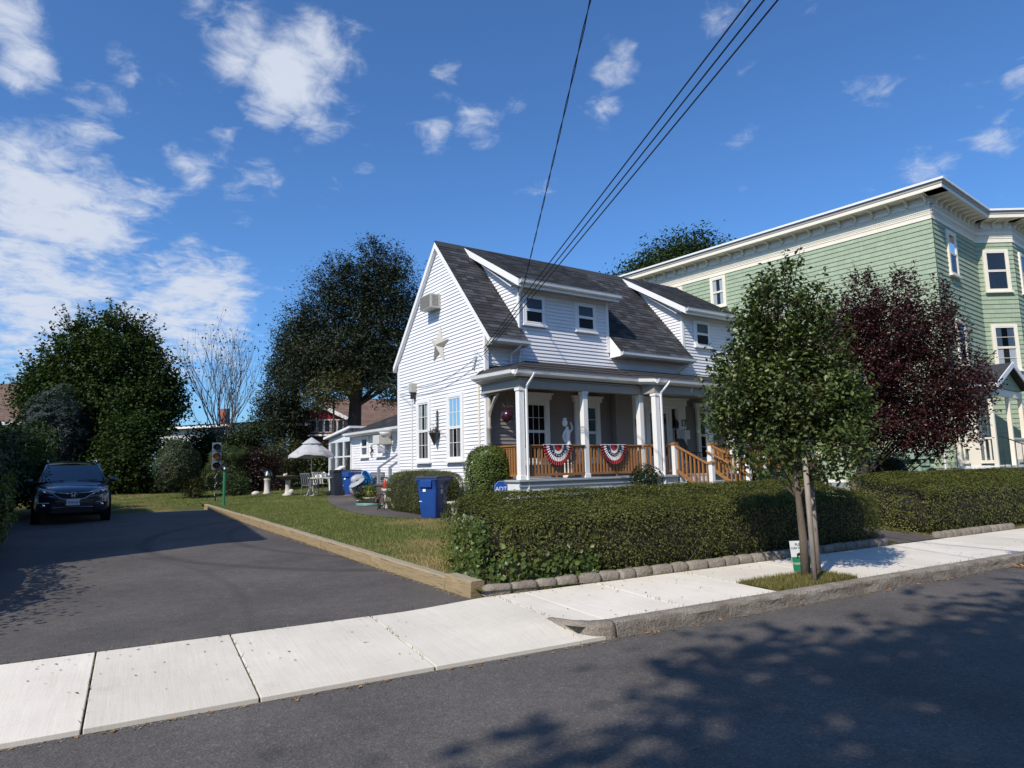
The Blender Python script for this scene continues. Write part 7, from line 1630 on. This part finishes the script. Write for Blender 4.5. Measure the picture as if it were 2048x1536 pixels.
for s in (-1, 1):
    loft([[(s * .765, -.92, 1.08), (s * .80, -.4, 1.09), (s * .81, .5, 1.09), (s * .79, 1.5, 1.10), (s * .74, 2.1, 1.11)], [(s * .64, -.28, 1.545), (s * .652, -.05, 1.575), (s * .665, .6, 1.605), (s * .645, 1.4, 1.58), (s * .615, 1.84, 1.53)]], 'side_window', 'windscreen', car)
    m = MB(); m.tube([(s * .79, -1.04, 1.085), (s * .715, -.66, 1.33), (s * .638, -.27, 1.565)], [.035, .03, .03], 8); m.build('pillar', 'car_paint', car, smooth=True)
    m = MB(); m.tube([(s * .80, .45, 1.09), (s * .66, .5, 1.60)], .03, 6); m.tube([(s * .75, 1.75, 1.12), (s * .63, 1.55, 1.58)], .05, 6); m.build('pillar', 'black_metal', car)
    m = MB(); m.tube([(s * .60, -.05, 1.63), (s * .61, .1, 1.685), (s * .62, .8, 1.70), (s * .60, 1.5, 1.67), (s * .59, 1.65, 1.62)], .018, 6); m.build('roof_rail', 'galv', car, smooth=True)
    m = MB(); m.ball((s * 1.02, -.72, 1.13), .12, 12, 8, (1.05, .6, .62)); mi = m.build('mirror', 'car_paint', car, smooth=True); m = MB(); m.tube([(s * .84, -.78, 1.08), (s * .95, -.74, 1.10)], .025, 6); m.build('mirror_stalk', 'black_metal', mi)
    # headlight wraps the corner
    hl = []
    for t in np.linspace(0, 1, 7):
        x = s * (.40 + .45 * t); y = -2.235 + .02 * t + .42 * t ** 3.0; hl.append(((x, y, .80 + .05 * t), (x, y + .03 + .03 * t, .875 + .125 * t)))
    m = MB()
    for (a, b) in hl: m.v += [(a[0], a[1] - .012, a[2]), (b[0] * 1.0, b[1] - .004, b[2])]
    for i in range(6): m.f.append((2 * i, 2 * i + 1, 2 * i + 3, 2 * i + 2))
    h_ = m.build('headlight', 'headlight', car, smooth=True); so2 = h_.modifiers.new('solid', 'SOLIDIFY'); so2.thickness = .05
    m = MB(); m.ball((s * .66, -2.17, .86), .05, 10, 8); m.build('lamp', 'chrome', h_, smooth=True)
    m = MB(); m.prism([(s * .52, .46), (s * .74, .44), (s * .80, .52), (s * .76, .57), (s * .56, .55)], -2.20, -2.08, lambda a, b, c: (a, c + .12 * max(0, abs(a) - .5), b)); fg = m.build('fog_lamp_recess', 'black_rubber', car)
    m = MB(); m.lathe([(.001, 0), (.05, 0), (.045, .02), (.001, .025)], 14, T=lambda a, b, c, s=s: (s * .66 + a, -2.19 - c, .505 + b)); m.build('fog_lamp', 'chrome', fg, smooth=True)
    m = MB(); m.tube([(s * .52, -2.21, .57), (s * .66, -2.20, .575), (s * .78, -2.15, .575)], .010, 6); m.build('fog_trim', 'chrome', fg)
    for y in (-1.38, 1.30):
        m = MB(); m.lathe([(.22, -.10), (.31, -.105), (.345, -.08), (.345, .08), (.31, .105), (.22, .10)], 28, T=lambda a, b, c, s=s, y=y: (s * .80 + c, y + a, .345 + b)); w_ = m.build('wheel', 'black_rubber', car, smooth=True)
        m = MB(); m.lathe([(.001, .07), (.06, .085), (.225, .06), (.225, .02), (.001, .0)], 20, T=lambda a, b, c, s=s, y=y: (s * (.80 + c), y + a, .345 + b)); m.build('rim', 'galv', w_)
        m = MB(); m.lathe([(.33, 0), (.41, 0), (.41, .02), (.33, .02)], 24, T=lambda a, b, c, s=s, y=y: (s * (.90 + c), y + a, .36 + b)); m.build('arch_trim', 'black_rubber', car)
    m = MB(); m.box(s * .70, s * .84, 2.26, 2.31, .8, 1.05); m.build('tail_light', 'lens_red', car)
m = MB()
gr = [(-.46, .79), (-.30, .69), (-.22, .67), (.22, .67), (.30, .69), (.46, .79), (.43, .83), (-.43, .83)]
m.prism(gr, -2.262, -2.20, lambda a, b, c: (a, c + .10 * abs(a) ** 2, b)); g_ = m.build('grille', 'black_rubber', car)
m = MB(); m.tube([(-.50, -2.225, .815), (-.40, -2.25, .77), (-.28, -2.265, .682), (-.2, -2.272, .665), (.2, -2.272, .665), (.28, -2.265, .682), (.40, -2.25, .77), (.50, -2.225, .815)], .012, 6); m.tube([(-.44, -2.25, .845), (-.1, -2.275, .812)], .010, 6); m.tube([(.1, -2.275, .812), (.44, -2.25, .845)], .010, 6); m.build('chrome_trim', 'chrome', g_, smooth=True)
m = MB(); T_ = lambda a, b, c: (a, -2.275 - c, .775 + b)
m.tube([T_(.085 * cos(2 * pi * i / 20), .068 * sin(2 * pi * i / 20), 0) for i in range(21)], .007, 5)
m.prism([(-.052, .05), (-.028, .05), (-.022, .006), (.022, .006), (.028, .05), (.052, .05), (.036, -.05), (.016, -.05), (.014, -.016), (-.014, -.016), (-.016, -.05), (-.036, -.05)], -.004, .006, T_); m.build('emblem', 'chrome', g_)
m = MB(); m.box(-.155, .155, -2.285, -2.27, .50, .655); pl = m.build('licence_plate', 'flag_white', car); text('plate_lettering', '1WB 681', .085, 'sign_blue', pl, M4((0, -2.2865, .575), (1, 0, 0), (0, 0, 1)), .001)
m = MB(); m.prism([(-.50, .30), (.50, .30), (.44, .44), (-.44, .44)], -2.245, -2.15, lambda a, b, c: (a, c + .08 * a * a, b)); lg = m.build('lower_grille', 'black_rubber', car); m = MB(); m.tube([(-.46, -2.24, .45), (0, -2.256, .46), (.46, -2.24, .45)], .008, 5); m.build('bumper_trim', 'galv', lg)
for s, x in ((1, .1), (-1, -.55)):
    m = MB(); m.tube([(x, -1.10, 1.115), (x + .25, -1.06, 1.14), (x + .5, -.98, 1.135)], .008, 5); m.build('wiper', 'black_metal', car)
m = MB(); m.box(-.07, .07, -.48, -.44, 1.44, 1.49); m.build('inner_mirror', 'black_metal', car)
m = MB(); m.box(-.6, .6, -1.8, 1.9, .20, .30); m.build('underbody', 'black_rubber', car)
# ================================================================ houses in the background, wires, poles
def simple_house(name, label, base, rz, w, d, h, ridge, wall, roofm, windows=(), axis='x', over=.35, chimney=None):
    t = thing(name, label, 'house', base, rz); m = MB(); m.box(-w / 2, w / 2, -d / 2, d / 2, -.5, h); m.build('wall', wall, t)
    if axis == 'y':                                   # gable faces the viewer
        g = MB(); g.prism([(-w / 2, h), (w / 2, h), (0, ridge)], -d / 2, d / 2, lambda a, b, c: (a, c, b)); g.build('gable', wall, t)
        for s in (-1, 1):
            sl_ = (ridge - h) / (w / 2); u = Vector((0, 1, 0)) if s < 0 else Vector((0, -1, 0)); o = Vector((s * (w / 2 + over), -d / 2 - over, h - over * sl_ + .06)) if s < 0 else Vector((s * (w / 2 + over), d / 2 + over, h - over * sl_ + .06))
            v = Vector((-s, 0, sl_)).normalized(); nn = Vector((s * sl_, 0, 1)).normalized(); shingles(t, o, u if s > 0 else Vector((0, 1, 0)), v, nn, d + 2 * over, sqrt((w / 2 + over) ** 2 * (1 + sl_ ** 2)), roofm, ex=.22, tab=.5)
            m = MB(); m.bar((s * (w / 2 + over), -d / 2 - over - .02, h - over * sl_), (0, -d / 2 - over - .02, ridge + .02), .05, .20); m.build('rake_board', 'white_trim', t)
    else:
        sl_ = (ridge - h) / (d / 2); g = MB(); g.prism([(-d / 2, h), (d / 2, h), (0, ridge)], -w / 2, w / 2, lambda a, b, c: (c, a, b)); g.build('gable', wall, t)
        for s in (-1, 1):
            o = Vector((-w / 2 - over, s * (d / 2 + over), h - over * sl_ + .06)); shingles(t, o, Vector((1, 0, 0)), Vector((0, -s, sl_)), Vector((0, s * sl_, 1)), w + 2 * over, sqrt((d / 2 + over) ** 2 * (1 + sl_ ** 2)), roofm, ex=.22, tab=.5)
        m = MB(); m.box(-w / 2 - over, w / 2 + over, -d / 2 - over - .04, -d / 2 - over, h - over * sl_ - .12, h - over * sl_ + .05); m.build('fascia', 'white_trim', t)
    for x0, x1, z0, z1 in windows:
        m = MB(); m.box(x0, x1, -d / 2 - .06, -d / 2 - .002, z0, z1); wn_ = m.build('window', 'white_trim', t); m = MB(); m.box(x0 + .08, x1 - .08, -d / 2 - .075, -d / 2 - .0605, z0 + .08, z1 - .08); m.build('pane', 'windscreen', wn_)
    if chimney: m = MB(); m.box(*chimney); m.build('chimney', 'brick', t)
    return t
ra = radians(-29)
# red cottage with a row of windows and an awning panel
rx_, ry_, _ = at(648, 40, 0)
red = simple_house('red_cottage', 'small red board cottage with white trimmed low gable', (rx_, ry_, .8), ra + radians(8), 2.9, 5.0, 3.85, 4.55, 'red_board', 'brown_shingle', (), 'y', .22)
for k in range(5):
    m = MB(); m.box(-.35 + .36 * k, -.03 + .36 * k, -2.56, -2.502, 3.0, 3.72); w_ = m.build('window', 'white_trim', red); m = MB(); m.box(-.32 + .36 * k, -.06 + .36 * k, -2.575, -2.561, 3.04, 3.68); m.build('pane', 'windscreen', w_)
for k in range(22): m = MB(); m.box(-1.43 + .13 * k, -1.32 + .13 * k, -2.52, -2.501, 3.73, 3.82 + .7 * (1 - abs(-1.38 + .13 * k) / 1.45) - .10); m.build('board', 'red_board', red)
m = MB(); m.add([(-1.55, -3.3, 3.35), (-.45, -3.3, 3.35), (-.35, -2.55, 3.72), (-1.35, -2.55, 3.72)], [(0, 1, 2, 3)]); aw = m.build('awning_panel', 'grey_siding', red)
for k in range(5): m = MB(); f = k / 4; m.tube([(-1.55 + 1.1 * f, -3.31, 3.36), (-1.35 + f, -2.55, 3.74)], .02, 5); m.build('awning_bar', 'white_trim', aw)
m = MB(); m.box(-.5, 1.6, -3.0, -2.4, 2.78, 2.88); m.build('deck', 'white_trim', red)
fn = thing('board_fence', 'weathered brown board fence below the red cottage', 'fence', (rx_ - .2, ry_ - 1.6, .8), ra + radians(8))
for k in range(24): m = MB(); m.box(-1.9 + .17 * k, -1.75 + .17 * k, -.02, .02, 0, 2.0 + .03 * (k % 3)); m.build('board', 'fence_wood', fn)
m = MB(); m.box(-1.95, -1.4, -.06, .06, 2.06, 2.18); m.build('cap', 'white_trim', fn)
x_, y_, _ = at(722, 50)
simple_house('brown_roofed_house', 'house with a brown shingle roof behind the red cottage', (x_, y_, .8), ra + radians(12), 5.5, 6, 3.9, 6.1, 'beige_siding', 'brown_shingle', (), 'x')
x_, y_, _ = at(455, 58)
simple_house('grey_house', 'pale grey low house with chimney beyond the bare tree', (x_, y_, .6), ra - radians(20), 7.0, 7.0, 4.9, 5.3, 'grey_house', 'shingle_dark', ((-2.8, -1.9, 2.6, 4.0), (-.6, .3, 2.6, 4.0), (1.6, 2.5, 2.6, 4.0)), 'x', .5, (-.5, .1, -.3, .3, 5.2, 6.6))
x_, y_, _ = at(-10, 42)
simple_house('brown_house', 'house with a broad brown shingle roof at the left behind the shrubs', (x_, y_, .6), ra + radians(10), 8, 8, 4.4, 6.9, 'beige_siding', 'brown_shingle', ((1.2, 2.1, 2.2, 3.6),), 'x')
# neighbour on the left whose shadow crosses the driveway
nb = simple_house('neighbour_house', 'flat fronted pale house to the left of the driveway', (-8.2, 16.75, .35), 0.0, 9.0, 9.4, 6.0, 6.15, 'grey_house', 'brown_shingle', ((-3.5, -2.5, 1.5, 3.2), (-.5, .5, 1.5, 3.2), (2.4, 3.4, 1.5, 3.2), (-3.5, -2.5, 4.2, 5.7), (2.4, 3.4, 4.2, 5.7)), 'x', .25)
# unseen houses across the street, added to block low sky light
for k, (x, w, h, wl, lb) in enumerate(((-16, 10, 7.5, 'grey_siding', 'added unseen grey two storey house across the street, facing the driveway'), (-2, 11, 8.5, 'beige_siding', 'added unseen taupe two storey house across the street, facing the white house'), (13, 11, 8.0, 'red_board', 'added unseen dark red two storey house across the street, facing the long hedge'), (28, 12, 9.0, 'grey_house', 'added unseen pale two storey house across the street, facing the green building'))):
    simple_house('sky_blocking_house', lb, (x, -16.5, .1), pi, w, 9, h, h + 2.6, wl, 'brown_shingle', tuple((a, a + 1.0, z, z + 1.7) for a in (-4, -1.2, 2.6) for z in (1.4, 4.5)), 'x')
# utility poles and the service cables
def catenary(p, q, sag, n=24): return [tuple(Vector(p).lerp(Vector(q), i / n) - Vector((0, 0, sag * 4 * (i / n) * (1 - i / n)))) for i in range(n + 1)]
def pole(x, y, h, lb):
    t = thing('utility_pole', lb, 'pole', (x, y, .05)); m = MB(); m.tube([(0, 0, -.3), (0, 0, h)], [.16, .11], 12); m.build('shaft', 'stake_wood', t, smooth=True); m = MB(); m.bar((-1.1, 0, h - .5), (1.1, 0, h - .5), .09, .11); m.build('crossarm', 'stake_wood', t)
    for k in (-.9, -.3, .3, .9): m = MB(); m.lathe([(.03, 0), (.05, .04), (.05, .1), (.02, .14)], 8, (k, 0, h - .44)); m.build('insulator', 'galv', t)
pole(4.5, -3.35, 9.0, 'wooden utility pole across the street carrying the three service cables'); pole(-.75, -6.2, 11.0, 'wooden utility pole set back across the street carrying the twisted cable')
B = Vector(hw(-.06, -.06, 4.62))
for k, (dx, dz, bz) in enumerate(((-.16, .06, .10), (0.0, -.02, .0), (.14, -.12, -.08))):
    m = MB(); m.tube(catenary((4.5 + dx, -3.35, 8.4 + dz), B + Vector((0, 0, bz)), .05), .011, 6); tag(m.build('service_cable', 'cable', None, smooth=True), 'black overhead service cable running from the pole to the corner of the white house', 'cable', 'service cables')
m = MB(); c1 = catenary((-.75, -6.2, 10.5), Vector(hw(.98, -.46, 6.42)), .2, 110)
for s in (0, pi): m.tube([(p[0] + .012 * cos(i * .9 + s), p[1], p[2] + .012 * sin(i * .9 + s)) for i, p in enumerate(c1)], .008, 5)
tag(m.build('twisted_cable', 'cable', None, smooth=True), 'twisted black cable running down to the eave corner of the white house', 'cable')
